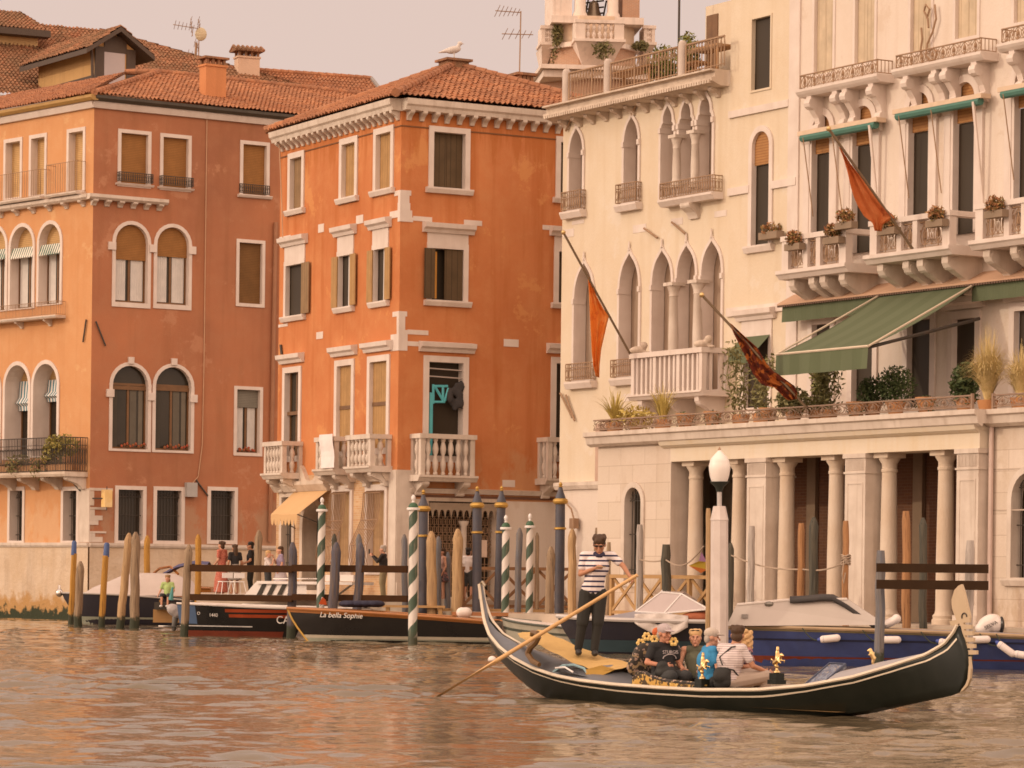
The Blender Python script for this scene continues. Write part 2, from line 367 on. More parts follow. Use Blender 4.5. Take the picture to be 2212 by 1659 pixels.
SHUT_W = lined('brown_shutter_boards', (.30, .19, .10), (.16, .1, .05), 0, .18, .75, .1, dirv=(.47, -.883, 0))
def window(fr, root, shape, px, fw=.13, r=.3, p=.05, fill='blind', split=None, mtl=None, wb=None, sill=0., lintel=0., tab=OGEE, rise=1.5,
           label=None, blind=None, hole_pad=.5, dd=0.0, sz=None):
    s0, s1, z0, z1 = sz or fr.rect(*px, dd)
    lp = {'rect': rect_loop, 'arch': arch_loop}[shape](s0, s1, z0, z1) if shape != 'gothic' else gothic_loop(s0, s1, z0, z1, tab, rise)
    ol = offset_loop(lp, fw, wb); mb = MB(); ring(mb, fr, lp, ol, p, r); mtl = mtl or TRIM
    w = mb.build('window', mtl, root, label=label)
    if not hasattr(fr, 'holes'): fr.holes = []
    fr.holes.append(offset_loop(lp, fw * hole_pad, None if wb is None else wb * hole_pad))
    bl = blind or BLIND
    zs = z0 + (z1 - z0) * split if split is not None else z0
    if fill in ('blind', 'blind_glass', 'blind_curtain', 'blind_dark'):
        MB().ext(fr, clip(offset_loop(lp, .02), lo=zs), -r + .02, -r + .06).build('blind', bl, w)
    if fill in ('blind_glass', 'glass', 'blind_curtain', 'curtain'):
        l2 = clip(offset_loop(lp, .02), hi=zs) if split is not None else offset_loop(lp, .02)
        MB().ext(fr, l2, -r - .06, -r - .03).build('pane', GLASS, w)
        zt = zs if split is not None else z1; m = MB(); c = (s0 + s1) / 2; zz = min(zt, z1 - (s1 - s0) * .5 if shape == 'arch' else zt)
        m.box(fr, c - .05, c + .05, -r - .03, -r + .01, z0, zz)
        for a in (s0, s1 - .07): m.box(fr, a, a + .07, -r - .03, -r + .01, z0 + .08, zz)
        m.box(fr, s0, s1, -r - .03, -r + .008, z0, z0 + .08)
        if shape == 'arch' and split is None: m.box(fr, s0, s1, -r - .03, -r + .012, zz, zz + .1)
        m.build('casement', WOODF, w)
        if 'curtain' in fill:
            for k, (a, b) in enumerate(((s0 + .1, c - .08), (c + .08, s1 - .1))):
                nn = 14; m = MB(); vs = []
                for i in range(nn + 1):
                    s = a + (b - a) * i / nn * (.86 if k == 0 else 1); dz = .018 * math.sin(i * 2.2)
                    vs += [fr.P(s, -r - .012 + dz * .5, z0 + .1), fr.P(s, -r - .012 + dz * .5, zt)]
                m.add(vs, [(2*i, 2*i+1, 2*i+3, 2*i+2) for i in range(nn)]); m.build('curtain', CURTAIN, w)
    if fill in ('dark', 'blind_dark', 'grille'):
        MB().ext(fr, clip(offset_loop(lp, .02), hi=zs) if split is not None else offset_loop(lp, .02), -r - .05, -r - .02).build('pane', GLASS if fill == 'grille' else DARK, w)
    if fill == 'grille':
        m = MB(); n = max(4, int((s1 - s0) / .14))
        for i in range(1, n):
            s = s0 + (s1 - s0) * i / n; m.tube([fr.P(s, -r + .16, z0), fr.P(s, -r + .16, z1 - (.02 if shape == 'rect' else 0))], .013, 4)
        for k in (.12, .5, .86): z = z0 + (z1 - z0) * k; m.tube([fr.P(s0, -r + .16, z), fr.P(s1, -r + .16, z)], .014, 4)
        for i in range(n):
            s = s0 + (s1 - s0) * (i + .5) / n; z = z0 + (z1 - z0) * .9
            m.tube([fr.P(s + .05 * math.cos(a), -r + .15, z + .07 * math.sin(a)) for a in [x * math.pi / 4 for x in range(9)]], .009, 4)
        m.build('grille', IRON, w)
    if fill == 'shutter':
        c = (s0 + s1) / 2
        for a, b in ((s0, c - .006), (c + .006, s1)): MB().box(fr, a, b, -r + .02, -r + .08, z0, z1).build('shutter', bl, w)
    if sill: MB().prof(fr, s0 - fw - .10, s1 + fw + .10, [(-.02, z0 - sill), (.10, z0 - sill), (.16, z0 - sill * .35), (.16, z0 - .02), (-.02, z0 - .02)]).build('sill', mtl, w)
    if lintel:
        zb = z1 + fw + lintel
        MB().prof(fr, s0 - fw - .18, s1 + fw + .18, [(-.02, zb), (.10, zb), (.14, zb + .1), (.24, zb + .16), (.26, zb + .30), (-.02, zb + .34)]).build('hood_mould', mtl, w)
        if lintel > .2: MB().box(fr, s0 - fw + .01, s1 + fw - .01, -.02, .035, z1 + fw * .5, zb).build('lintel_panel', mtl, w)
    w['_geo'] = (s0, s1, z0, z1); return w
def geo(w): return tuple(w['_geo'])
def railing(fr, parent, s0, s1, z0, z1, dout, mtl=None, pitch=.12, scroll=False, sides=(True, True), r=.012, name='railing', back=0.0):
    m = MB(); P = fr.P; path = []
    if sides[0]: path.append((s0, back))
    path += [(s0, dout), (s1, dout)]
    if sides[1]: path.append((s1, back))
    for z, rr in ((z1, r * 1.5), (z0 + .04, r * 1.2)) + (((z1 - (z1 - z0) * .22, r),) if scroll else ()):
        for a, b in zip(path, path[1:]): m.tube([P(a[0], a[1], z), P(b[0], b[1], z)], rr, 5)
    for a, b in zip(path, path[1:]):
        L = math.hypot(b[0] - a[0], b[1] - a[1]); n = max(2, int(L / pitch))
        for i in range(n + 1):
            t = i / n; s, d = a[0] + (b[0] - a[0]) * t, a[1] + (b[1] - a[1]) * t
            m.tube([P(s, d, z0 + .04), P(s, d, z1)], r if i % 6 else r * 1.5, 4, False)
            if scroll and i < n:
                t2 = (i + .5) / n; s2, d2 = a[0] + (b[0] - a[0]) * t2, a[1] + (b[1] - a[1]) * t2; e = ((b[0]-a[0])/L, (b[1]-a[1])/L)
                h = (z1 - z0); w_ = pitch * .42
                m.tube([P(s2 + e[0]*w_*math.cos(q), d2 + e[1]*w_*math.cos(q), z0 + h * .45 + h * .24 * math.sin(q)) for q in [x * math.pi / 4 for x in range(9)]], r * .8, 4, False)
    return m.build(name, mtl or IRON, parent)
def ornate(fr, parent, s0, s1, z0, z1, d, mtl, motif=.55, r=.018, name='railing'):
    """cast iron band: rails with lyre and leaf scrolls"""
    m = MB(); P = fr.P; h = z1 - z0
    for z, k in ((z1, 2.2), (z0, 1.6), (z0 + h * .12, .8)): m.tube([P(s0, d, z), P(s1, d, z)], r * k * .8, 5)
    n = max(1, round((s1 - s0) / motif)); w_ = (s1 - s0) / n
    for i in range(n):
        c = s0 + w_ * (i + .5)
        for sg in (-1, 1):
            m.tube([P(c + sg * w_ * x, d, z0 + h * y) for x, y in ((.03, .1), (.25, .22), (.34, .45), (.28, .68), (.12, .85), (.02, .95))], r, 4, False)
            m.tube([P(c + sg * w_ * x, d, z0 + h * y) for x, y in ((.36, .9), (.47, .75), (.42, .58), (.34, .62), (.38, .74))], r * .8, 4, False)
            m.tube([P(c + sg * w_ * x, d, z0 + h * y) for x, y in ((.02, .15), (.14, .35), (.13, .58), (.0, .8))], r * .9, 4, False)
            m.tube([P(c + sg * w_ * x, d, z0 + h * y) for x, y in ((.5, .1), (.4, .25), (.47, .42), (.5, .55))], r * .8, 4, False)
        m.tube([P(c, d, z0), P(c, d, z1)], r * .8, 4, False)
        m.ell(P(c, d, z0 + h * .5), (.045, .045, h * .17), None, 6, 4)
    return m.build(name, mtl, parent)
BAL = [(.055, 0), (.075, .02), (.075, .06), (.05, .09), (.085, .2), (.10, .29), (.085, .38), (.05, .46), (.06, .5), (.05, .54), (.085, .62), (.10, .71), (.085, .8), (.05, .91), (.075, .94), (.075, 1)]
def corbel(fr, root, s, wd, proj, zt, h, mtl, name='bracket', dbase=0.0, scroll=False):
    pr = [(dbase - .02, zt), (proj, zt), (proj, zt - h * .18), (proj * .93, zt - h * .3), (proj * .72, zt - h * .42), (proj * .45, zt - h * .58), (proj * .28, zt - h * .8), (proj * .2, zt - h), (dbase - .02, zt - h)]
    m = MB(); m.prof(fr, s - wd / 2, s + wd / 2, pr)
    if scroll:
        for k in (0, 1):
            zc, dc, rr = (zt - h * .2, proj * .82, h * .16) if k == 0 else (zt - h * .86, proj * .25, h * .13)
            m.add([fr.P(s + sg * (wd / 2 + .02), dc + rr * math.cos(a), zc + rr * math.sin(a)) for sg in (-1, 1) for a in [x * math.pi / 5 for x in range(10)]],
                  [(i, (i + 1) % 10, 10 + (i + 1) % 10, 10 + i) for i in range(10)] + [tuple(range(10))[::-1], tuple(range(10, 20))])
    return m.build(name, mtl, root)
def stone_balcony(fr, root, s0, s1, proj, zs, zt, nf, ns, mtl=None, square=False, slab=.2, post=.16, brackets=(), bh=.55, bw=.2, wedge=False, label=None):
    """slab, posts, rail and balusters; front along s at dd = proj, sides back to the wall"""
    mtl = mtl or STONE; m = MB()
    m.prof(fr, s0 - .09, s1 + .09, [(-.02, zs - slab), (proj - .02, zs - slab), (proj + .05, zs - slab * .5), (proj + .10, zs - slab * .35), (proj + .10, zs), (-.02, zs)])
    rh = .15
    m.box(fr, s0 - .05, s1 + .05, proj - post - .02, proj + .05, zt - rh, zt)
    for a in (s0, s1 - post): m.box(fr, a - .04, a + post + .04, 0, proj - post - .02, zt - rh + .002, zt - .002)
    for a in (s0, s1 - post): m.box(fr, a, a + post, proj - post, proj, zs, zt - rh); m.box(fr, a + .004, a + post - .004, 0, post * .8, zs, zt - rh)
    if s1 - s0 > 2.2 and not wedge:
        for k in (1/3, 2/3): c = s0 + (s1 - s0) * k; m.box(fr, c - post/2, c + post/2, proj - post + .003, proj - .003, zs, zt - rh)
    b = m.build('balcony', mtl, root, label=label)
    H = zt - rh - zs
    def bal(s, d):
        q = MB()
        if square: q.box(fr, s - .05, s + .05, d - .05, d + .05, zs + .001, zt - rh - .001)
        else: q.lathe(fr.P(s, d, zs), [(rr * 1.0, z * H) for rr, z in BAL], 10)
        q.build('baluster', mtl, b, smooth=not square)
    for i in range(nf): bal(s0 + post + (s1 - s0 - 2 * post) * (i + .5) / nf, proj - post / 2)
    for sd in (s0 + post / 2, s1 - post / 2):
        for i in range(ns): bal(sd, post * .8 + (proj - post * 1.8) * (i + .5) / ns)
    for t in brackets: corbel(fr, b, s0 + (s1 - s0) * t, bw, proj * .92, zs - slab - .002, bh, mtl, scroll=not wedge)
    return b
def tile_roof(root, E0, e, L, g, mtl, xl=(0, 0), xr=None, per=.20, course=.34, amp=.046, name='roof'):
    """pantile slope: eave from E0 along e for L metres, g = full slope vector; xl/xr = (at eave, at ridge) bounds"""
    e = Vector(e).normalized(); g = Vector(g); G = g.length; gh = g.normalized(); nn = e.cross(gh).normalized()
    if nn.z < 0: nn = -nn
    xr = xr or (L, L); nx = int(L / per * 6) + 1; rows = max(2, int(G / course)); V = []; Fc = []
    xs = np.linspace(0, L, nx + 1); ph = xs / per * 2 * math.pi; wv = np.where(np.cos(ph) > 0, np.cos(ph), np.cos(ph) * .7) * amp
    rnd = random.Random(3)
    idx = 0
    jit = [rnd.uniform(-.012, .012) for _ in range(int(L / per) + 3)]
    for q in range(rows):
        t0, t1 = q / rows, (q + 1.08) / rows
        for t, lift in ((t0, .05), (min(t1, 1.0), 0.0)):
            a, b = xl[0] + (xl[1] - xl[0]) * t, xr[0] + (xr[1] - xr[0]) * t
            for i in range(nx + 1):
                x = min(max(xs[i], a), b); jj = jit[int(xs[i] / per + .5)] * (1 if (q % 3) else -1)
                V.append(Vector(E0) + e * x + g * t + gh * jj * 3 + nn * (wv[i] + lift + jj))
        k = idx; m = nx + 1; Fc += [(k + i, k + i + 1, k + m + i + 1, k + m + i) for i in range(nx)]
        if q: Fc += [(k - m + i, k - m + i + 1, k + i + 1, k + i) for i in range(nx)]
        idx += 2 * m
    mb = MB(); mb.v = V; mb.f = Fc
    return mb.build(name, mtl, root)
def ridge_tiles(root, a, b, mtl, r=.13):
    a, b = Vector(a), Vector(b); n = max(1, int((b - a).length / .4)); m = MB()
    for i in range(n): m.tube([a + (b - a) * (i / n), a + (b - a) * ((i + 1.1) / n)], [r * 1.12, r * .9], 8)
    return m.build('ridge_tiles', mtl, root)
def chimney(root, c, w, d, z0, z1, mtl, capm, ang=.53, style='arcade', name='chimney'):
    f = frame_xy(c[0], c[1], ang); m = MB(); m.box(f, -w/2, w/2, -d/2, d/2, z0, z1 - .45); m.box(f, -w/2 - .05, w/2 + .05, -d/2 - .05, d/2 + .05, z1 - .45, z1 - .36)
    ch = m.build(name, mtl, root); q = MB()
    n = 4
    for i in range(n):
        s = -w/2 + .08 + (w - .16) * i / (n - 1)
        for dd in (-d/2 + .07, d/2 - .07): q.box(f, s - .06, s + .06, dd - .06, dd + .06, z1 - .36, z1 - .12)
    if style == 'tile':
        q.prof(f, -w/2 - .18, w/2 + .18, [(-d/2 - .18, z1 - .12), (d/2 + .18, z1 - .12), (d/2 + .18, z1 - .06), (0, z1 + .16), (-d/2 - .18, z1 - .06)])
        for i in range(7): s = -w/2 - .15 + (w + .3) * i / 6; q.tube([f.P(s, d/2 + .22, z1 - .06), f.P(s, 0, z1 + .18)], .07, 6); q.tube([f.P(s, -d/2 - .22, z1 - .06), f.P(s, 0, z1 + .18)], .07, 6)
    else: q.box(f, -w/2 - .1, w/2 + .1, -d/2 - .1, d/2 + .1, z1 - .12, z1 - .03)
    q.build('chimney_cap', capm, ch if False else root); return ch
def bar(fr, root, p0, p1, d=.06, r=.035, name='wall_anchor', mtl=None):
    a, b = fr.sz(*p0, d), fr.sz(*p1, d); return MB().tube([fr.P(a[0], d, a[1]), fr.P(b[0], d, b[1])], r, 5).build(name, mtl or IRON, root)
def slabpx(fr, root, u0, v0, u1, v1, d0, d1, mtl, name):
    s0, s1, z0, z1 = fr.rect(u0, v0, u1, v1, 0); return MB().box(fr, s0, s1, d0, d1, z0, z1).build(name, mtl, root)
# ================================================================== BUILDING A : salmon palazzo on the left
TILE = tile_mat('roof_tiles', (.42, .17, .08), (.52, .25, .13), (.30, .14, .08))
TILE2 = tile_mat('weathered_roof_tiles', (.36, .15, .08), (.44, .22, .12), (.20, .12, .07))
ZB0 = 3.6
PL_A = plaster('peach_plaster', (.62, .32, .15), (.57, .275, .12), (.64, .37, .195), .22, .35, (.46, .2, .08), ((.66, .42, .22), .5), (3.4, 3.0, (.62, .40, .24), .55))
PL_AR = plaster('shaded_red_plaster', (.47, .19, .095), (.30, .13, .075), (.42, .20, .11), .13, .5, (.27, .115, .055), ((.48, .24, .14), .6), (3.2, 3.2, (.40, .24, .15), .8))  # darker, redder than the peach plaster; shaded facade's tone put in the colour
PL_M = plaster('orange_plaster', (.57, .215, .085), (.49, .172, .065), (.60, .28, .12), .3, .7, (.40, .115, .03), ((.62, .29, .11), .6), (4.5, 2.5, (.55, .32, .17), .5), (16.6, -2.2, (.40, .13, .035), .55))
PL_B = plaster('cream_plaster', (.68, .58, .45), (.65, .53, .39), (.71, .62, .51), .3, .45, (.56, .43, .28), ((.68, .60, .51), .6))
PL_W = plaster('white_plaster', (.70, .605, .525), (.66, .56, .475), (.72, .63, .56), .3, .4, (.56, .43, .33), ((.58, .46, .36), .5))
PL_P = plaster('ashlar_stone', (.68, .58, .49), (.63, .52, .43), (.70, .61, .53), .4, .5, (.5, .38, .29), ((.57, .46, .36), .6), (.9, 2.2, (.5, .38, .28), .7), None, (.513, -.859))
def base_stone():
    m, t, p, oc = nodes('water_stained_stone')
    k = mix(t, noise(t, oc, .9, 5), (.62, .50, .38), (.52, .38, .25)); k = mix(t, mul(t, noise(t, oc, 1, 4, (2, 2, .3), lo=.5, hi=.75), .6), k, (.36, .27, .2))
    z = N(t, 'ShaderNodeSeparateXYZ', {0: oc}).outputs[2]
    zz = N(t, 'ShaderNodeMath', {0: z, 1: mul(t, noise(t, oc, 2.2, 5), .7)}, operation='SUBTRACT').outputs[0]
    k = mix(t, N(t, 'ShaderNodeMapRange', {0: zz, 1: .75, 2: .35, 3: 0., 4: 1.}).outputs[0], k, (.42, .24, .09))
    k = mix(t, N(t, 'ShaderNodeMapRange', {0: zz, 1: .12, 2: -.05, 3: 0., 4: 1.}).outputs[0], k, (.025, .032, .012))
    t.links.new(k, p.inputs['Base Color']); p.inputs['Roughness'].default_value = .9; bump(t, p, noise(t, oc, 7, 4), .4, .03); return m
BASE = base_stone()
pa = at(198, 700, 134); KA = Vector((pa.x, pa.y))
AL = Frame(KA, (.664, -.748)); AR = Frame(KA, (.830, .557))
A = thing('palazzo', 'salmon plastered palazzo with arched double windows rising straight from the canal', 'building', (KA.x, KA.y, 0))
zE = AR.sz(205, 233)[1]; zS = AR.sz(191, 1172)[1]; LA, RA = -15.0, 38.0
# right facade
for px, kw in (((261, 289, 319, 397), dict(sill=.1)), ((352, 298, 406, 405), dict(sill=.1)), ((524.5, 313, 575, 421), dict(sill=.14))):
    w = window(AR, A, 'rect', px, .15, .22, .04, 'blind', **kw); s0, s1, z0, z1 = geo(w)
    railing(AR, w, s0 - .15, s1 + .15, z0 + .02, z0 + .42, .22 if px[0] < 500 else .05, pitch=.1, scroll=True)
for px, sp in (((249, 485, 318.5, 654), .55), ((338.5, 491, 407, 658), .62)):
    window(AR, A, 'arch', px, .15, .22, .04, 'blind_curtain', split=sp, wb=.2)
for px in ((242.5, 790, 319, 970), (335.5, 793, 412, 973)):
    w = window(AR, A, 'arch', px, .15, .2, .04, 'glass', wb=.1); s0, s1, z0, z1 = geo(w)
    for a, b_, dk in ((.56, .74, .22), (.80, .92, .3), (.05, .2, .12)): MB().box(AR, s0 + (s1 - s0) * a, s0 + (s1 - s0) * b_, -.225, -.215, z0 + .1, z1 - .9).build('curtain', mat('dim_curtain%d' % (dk * 100), (dk * .6, dk * .52, dk * .4), .9), w)
    MB().box(AR, s0, s1, -.2, -.16, z1 - 1.0, z1 - .84).build('transom', WOODF, w)
    MB().box(AR, (s0+s1)/2 - .13, (s0+s1)/2 + .13, -.02, .10, z1 + .08, z1 + .36).build('keystone', TRIM, w)
    m = MB()
    for k in range(9): m.ell(AR.P(s0 + (s1 - s0) * (.3 + .08 * k), -.08, z0 + .12 + .05 * (k % 3)), (.06, .06, .07), None, 6, 4)
    m.build('window_flowers', mat('red_geranium', (.45, .06, .04), .8, (.1, .12, .03), 9, .9), w)
s0 = AR.sz(233, 880)[0]
for u, v in ((241, 531), (329.5, 537), (414, 541), (237, 1090 - 250 + 9), (326, 857), (417, 861)):
    s, z = AR.sz(u, v); MB().box(AR, s - .17, s + .17, -.02, .10, z - .16, z + .16).build('impost', TRIM, A)
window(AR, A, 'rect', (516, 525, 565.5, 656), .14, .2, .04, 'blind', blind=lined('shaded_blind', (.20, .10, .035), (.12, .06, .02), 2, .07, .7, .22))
w = window(AR, A, 'rect', (511, 842, 560.5, 978), .14, .22, .04, 'blind_curtain', split=.72, blind=lined('grey_blind', (.24, .22, .18), (.13, .12, .1), 2, .07, .7, .22)); s0, s1, z0, z1 = geo(w)
m = MB()
for k in range(12): m.ell(AR.P(s0 + (s1 - s0) * (.15 + .7 * random.random()), -.1, z0 + .1 + .12 * random.random()), (.06, .06, .06), None, 6, 4)
m.build('window_flowers', MT['red_geranium'], w)
for px in ((255, 1058, 308, 1168), (338, 1059.5, 391, 1168), (454.5, 1060, 505.5, 1167)):
    window(AR, A, 'rect', px, .16, .3, .04, 'grille')
# left facade
for px in ((13, 307, 44, 427), (68, 298, 97, 421), (149.5, 285, 180, 412)):
    window(AL, A, 'rect', px, .16, .36, .04, 'blind', blind=BLIND_S)
for px in ((-34, 494, 13, 672), (24, 490, 72, 666), (85.5, 484, 131, 657)):
    w = window(AL, A, 'arch', px, .16, .4, .05, 'blind_curtain', split=.66, wb=.05, blind=BLIND_S); s0, s1, z0, z1 = geo(w)
    za = z0 + (z1 - z0) * .62; m = MB(); n = 10; vs = []
    for i in range(n * 2 + 1):
        s = s0 + (s1 - s0) * i / (n * 2); dz = .07 * abs(math.sin(i * math.pi / 2 + .01))
        vs += [AL.P(s, -.08, za + .45), AL.P(s, .1, za + dz - .05)]
    m.add(vs, [(2*i, 2*i+1, 2*i+3, 2*i+2) for i in range(n * 2)]); m.build('valance', stripes('green_white_canvas', (.74, .68, .6), (.08, .16, .13), 0, .17, .5, dirv=(.664, -.748, 0)), w)
for px in ((-55, 796, -1, 998), (12, 789, 62, 990), (73, 786, 124, 985)):
    w = window(AL, A, 'arch', px, .17, .8, .05, 'blind_glass', split=.72, wb=.05, blind=BLIND_S); s0, s1, z0, z1 = geo(w)
    zb = z0 + (z1 - z0) * (.52 if px[0] < 40 else .60); m = MB(); vs = []; n = 8
    for i in range(n + 1):
        for k, (fz, fd) in enumerate(((1, 0), (.45, .05), (.25, .22), (.15, .06), (0, .04))):
            vs.append(AL.P(s0 + .08 + (s1 - s0 - .16) * i / n, -.66 + fd + .02 * math.sin(i * 2), zb + (z0 + (z1 - z0) * .84 - zb) * fz))
    m.add(vs, [(i*5+k, i*5+k+1, i*5+k+6, i*5+k+5) for i in range(n) for k in range(4)])
    m.build('striped_curtain', stripes('blue_white_canvas', (.74, .70, .66), (.06, .20, .26), 0, .2, .45, dirv=(.664, -.748, 0)), w)
for px in ((22, 1060, 49, 1168), (137.5, 1060, 166, 1168)): window(AL, A, 'rect', px, .17, .45, .04, 'grille')
# balconies of the left facade
def iron_balcony(fr, root, u0, u1, vt, vb, proj, mtl, slabh=.12, nb=3, pitch=.11):
    s0, s1 = fr.sz(u0, vb)[0], fr.sz(u1, vb)[0]; z0, z1 = fr.sz(u1, vb)[1], fr.sz(u1, vt)[1]
    b = MB().prof(fr, s0, s1, [(-.02, z0 - slabh), (proj + .02, z0 - slabh), (proj + .07, z0 - slabh * .4), (proj + .07, z0), (-.02, z0)]).build('balcony', STONE, root)
    railing(fr, b, s0 + .04, s1 - .04, z0, z1, proj, mtl, pitch, scroll=False, r=.009)
    for i in range(nb): corbel(fr, b, s0 + (s1 - s0) * (i + .5) / nb, .16, proj * .85, z0 - slabh - .002, .28, STONE)
    return b
iron_balcony(AL, A, -12, 108, 367, 425, .45, IRON_R, nb=0, pitch=.17); iron_balcony(AL, A, 118, 186, 349, 414, .45, IRON_R, nb=0, pitch=.17)
iron_balcony(AL, A, -40, 142, 651, 681, .45, IRON_R)
z0 = AL.sz(186, 1020)[1]; zt = AL.sz(186, 946)[1]; s0, s1 = LA + 1, AL.sz(190, 1010)[0]
b = MB().prof(AL, s0, s1, [(-.02, z0 - .2), (1.1, z0 - .2), (1.15, z0 - .1), (1.15, z0), (-.02, z0)]).build('balcony', STONE_D, A)
railing(AL, b, s0 + .1, s1 - .05, z0, zt, 1.08, IRON, .12, scroll=True, r=.014)
for k in range(6): corbel(AL, b, s1 - .25 - 1.75 * k, .28, .95, z0 - .202, .5, STONE)
m = MB()
for k in range(5): m.box(AL, s1 - .1 - 2.05 * k - 1.9, s1 - .1 - 2.05 * k, .72, 1.02, z0 + .03, z0 + .32)
m.build('planter_box', mat('terracotta_trough', (.50, .27, .13), .85, (.4, .2, .09), 3), b)
# string courses, ledge, quoins, gutter
def shelf(fr, root, s0, s1, z, proj=.34, h=.22, n=0, name='string_course', mtl=None):
    o = MB().prof(fr, s0, s1, [(-.02, z), (proj * .7, z), (proj, z + h * .4), (proj, z + h), (-.02, z + h * 1.1)]).build(name, mtl or STONE, root)
    for i in range(n): corbel(fr, o, s0 + (s1 - s0) * (i + .5) / n, .22, proj * .85, z - .002, .24, STONE)
    return o
zq = AR.sz(200, 431)[1]; shelf(AR, A, -.3, AR.sz(357, 445)[0], zq, n=6); shelf(AL, A, LA, -.02, zq, n=12)
for fr, a, b in ((AR, 0, RA), (AL, LA, 0)):
    MB().prof(fr, a - .02, b + .02, [(-.02, zS - .18), (.10, zS - .18), (.14, zS - .1), (.14, zS), (-.02, zS)]).build('ledge', STONE, A)
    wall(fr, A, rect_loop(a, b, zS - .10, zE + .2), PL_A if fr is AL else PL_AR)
    wall(fr, A, rect_loop(a, b, -1.5, zS - .1), BASE, .05, name='water_base', holes=[])
    MB().prof(fr, a - .1, b + .1, [(-.02, zE), (.12, zE), (.2, zE + .2), (.2, zE + .27), (-.02, zE + .27)]).build('cornice', TRIM, A)
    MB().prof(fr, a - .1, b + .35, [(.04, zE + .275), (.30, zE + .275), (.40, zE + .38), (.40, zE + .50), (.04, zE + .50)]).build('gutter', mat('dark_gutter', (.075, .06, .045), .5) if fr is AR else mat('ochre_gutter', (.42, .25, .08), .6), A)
m = MB()
for v0, v1, u1 in ((1055, 1061, 243), (1061, 1092, 203), (1096, 1101, 230), (1101, 1114, 204), (1114, 1124, 221), (1124, 1134, 212), (1148, 1152, 229), (1152, 1160, 205), (1160, 1171, 221)):
    s, z1 = AR.sz(u1, v0); _, z2 = AR.sz(u1, v1); m.box(AR, -.02, s, -.02, .03, z2, z1)
m.box(AL, -.75, .02, -.02, .03, AL.sz(190, 1171)[1], AL.sz(190, 1055)[1]); m.build('quoin', STONE, A)
for a, b in (((207, 694), (228, 747)), ((423, 1036), (449, 1071))): bar(AR, A, a, b)
bar(AL, A, (186, 690), (179, 739)); bar(AL, A, (160, 1045), (173, 1060))
s, z = AR.sz(410, 1058); MB().box(AR, s - .25, s + .25, 0, .22, z - .3, z + .3).build('meter_box', mat('grey_box', (.42, .4, .38), .5), A)
def px_line(fr, pts, d): return [fr.P(fr.sz(u, v, d)[0], d, fr.sz(u, v, d)[1]) for u, v in pts]
MB().tube(px_line(AR, [(447, 250), (444, 500), (441, 760), (437, 960), (428, 1030), (410, 1050)], .05), .022, 5).build('cable', mat('pale_cable', (.55, .33, .2), .6), A)
MB().tube(px_line(AR, [(596, 480), (590, 800), (583, 1170)], .12), .09, 8).build('downpipe', mat('copper_pipe', (.36, .17, .09), .5), A)
# hanging lamp by the corner
s, z = AR.sz(220, 1077); L0 = thing('wall_lantern', 'small boxy yellow lantern on an iron bracket at the corner of the salmon palazzo', 'lantern', AR.P(s, .3, z - .4))
MB().tube([AR.P(s - .45, 0, z), AR.P(s - .12, .45, z)], .03, 5).tube([AR.P(s, .45, z + .5), AR.P(s, .45, z - .5)], .02, 5).build('bracket', IRON, L0)
MB().box(AR, s - .17, s + .17, .28, .62, z - .36, z + .36).build('lantern_body', mat('amber_glass', (.75, .48, .16), .35, (.8, .66, .4), 3), L0)
# roof
apx = at(298, 153, 141.5); zt = apx.z; ze = zE + .52; up = zt - ze
rA = lambda fr, inn: Vector((inn[0], inn[1], 0))
w_in = 5.7; inR = Vector((-AR.n.x, -AR.n.y)) ; inL = Vector((-AL.n.x, -AL.n.y))
e0 = AR.P(-.25, .45, ze); tile_roof(A, e0, (AR.d.x, AR.d.y, 0), RA, (inR.x * 6.1, inR.y * 6.1, up), TILE, xl=(0, 6.2))
e1 = AL.P(LA, .45, ze); tile_roof(A, e1, (AL.d.x, AL.d.y, 0), -LA + .25, (inL.x * 6.1, inL.y * 6.1, up), TILE, xr=(-LA + .25, -LA - 5.9))
ap = AR.P(-.25 + 6.2, -5.65, zt + .05); ridge_tiles(A, AR.P(-.2, .4, ze + .06), ap, TILE); ridge_tiles(A, ap, AR.P(RA, -5.65, zt + .05), TILE)
ridge_tiles(A, ap, AL.P(-5.9, -5.65, zt + .05), TILE)
m = MB()   # rear slopes and rear walls close the volume
m.poly([ap, AR.P(RA, -5.65, zt), AR.P(RA, -11, ze), AR.P(8, -11, ze)]).poly([AR.P(RA, 0, -1), AR.P(RA, -11, -1), AR.P(RA, -11, ze), AR.P(RA, 0, ze)]).poly([AR.P(0, -.02, ze - .1), AR.P(RA, -.02, ze - .1), AR.P(RA, -11, ze - .1), AR.P(0, -11, ze - .1)])
m.build('rear_wall', PL_A, A)
def on_frame(fr, u, v, dd): s, z = fr.sz(u, v, dd); return fr.P(s, dd, z)
c = on_frame(AR, 459, 226, -1.6); zc = on_frame(AR, 459, 123, -1.6).z
chimney(A, (c.x, c.y), .98, .6, c.z - .6, zc, plaster('chimney_plaster', (.62, .27, .12), (.56, .23, .1), (.52, .22, .1), .5), TILE2, math.atan2(AR.d.y, AR.d.x))
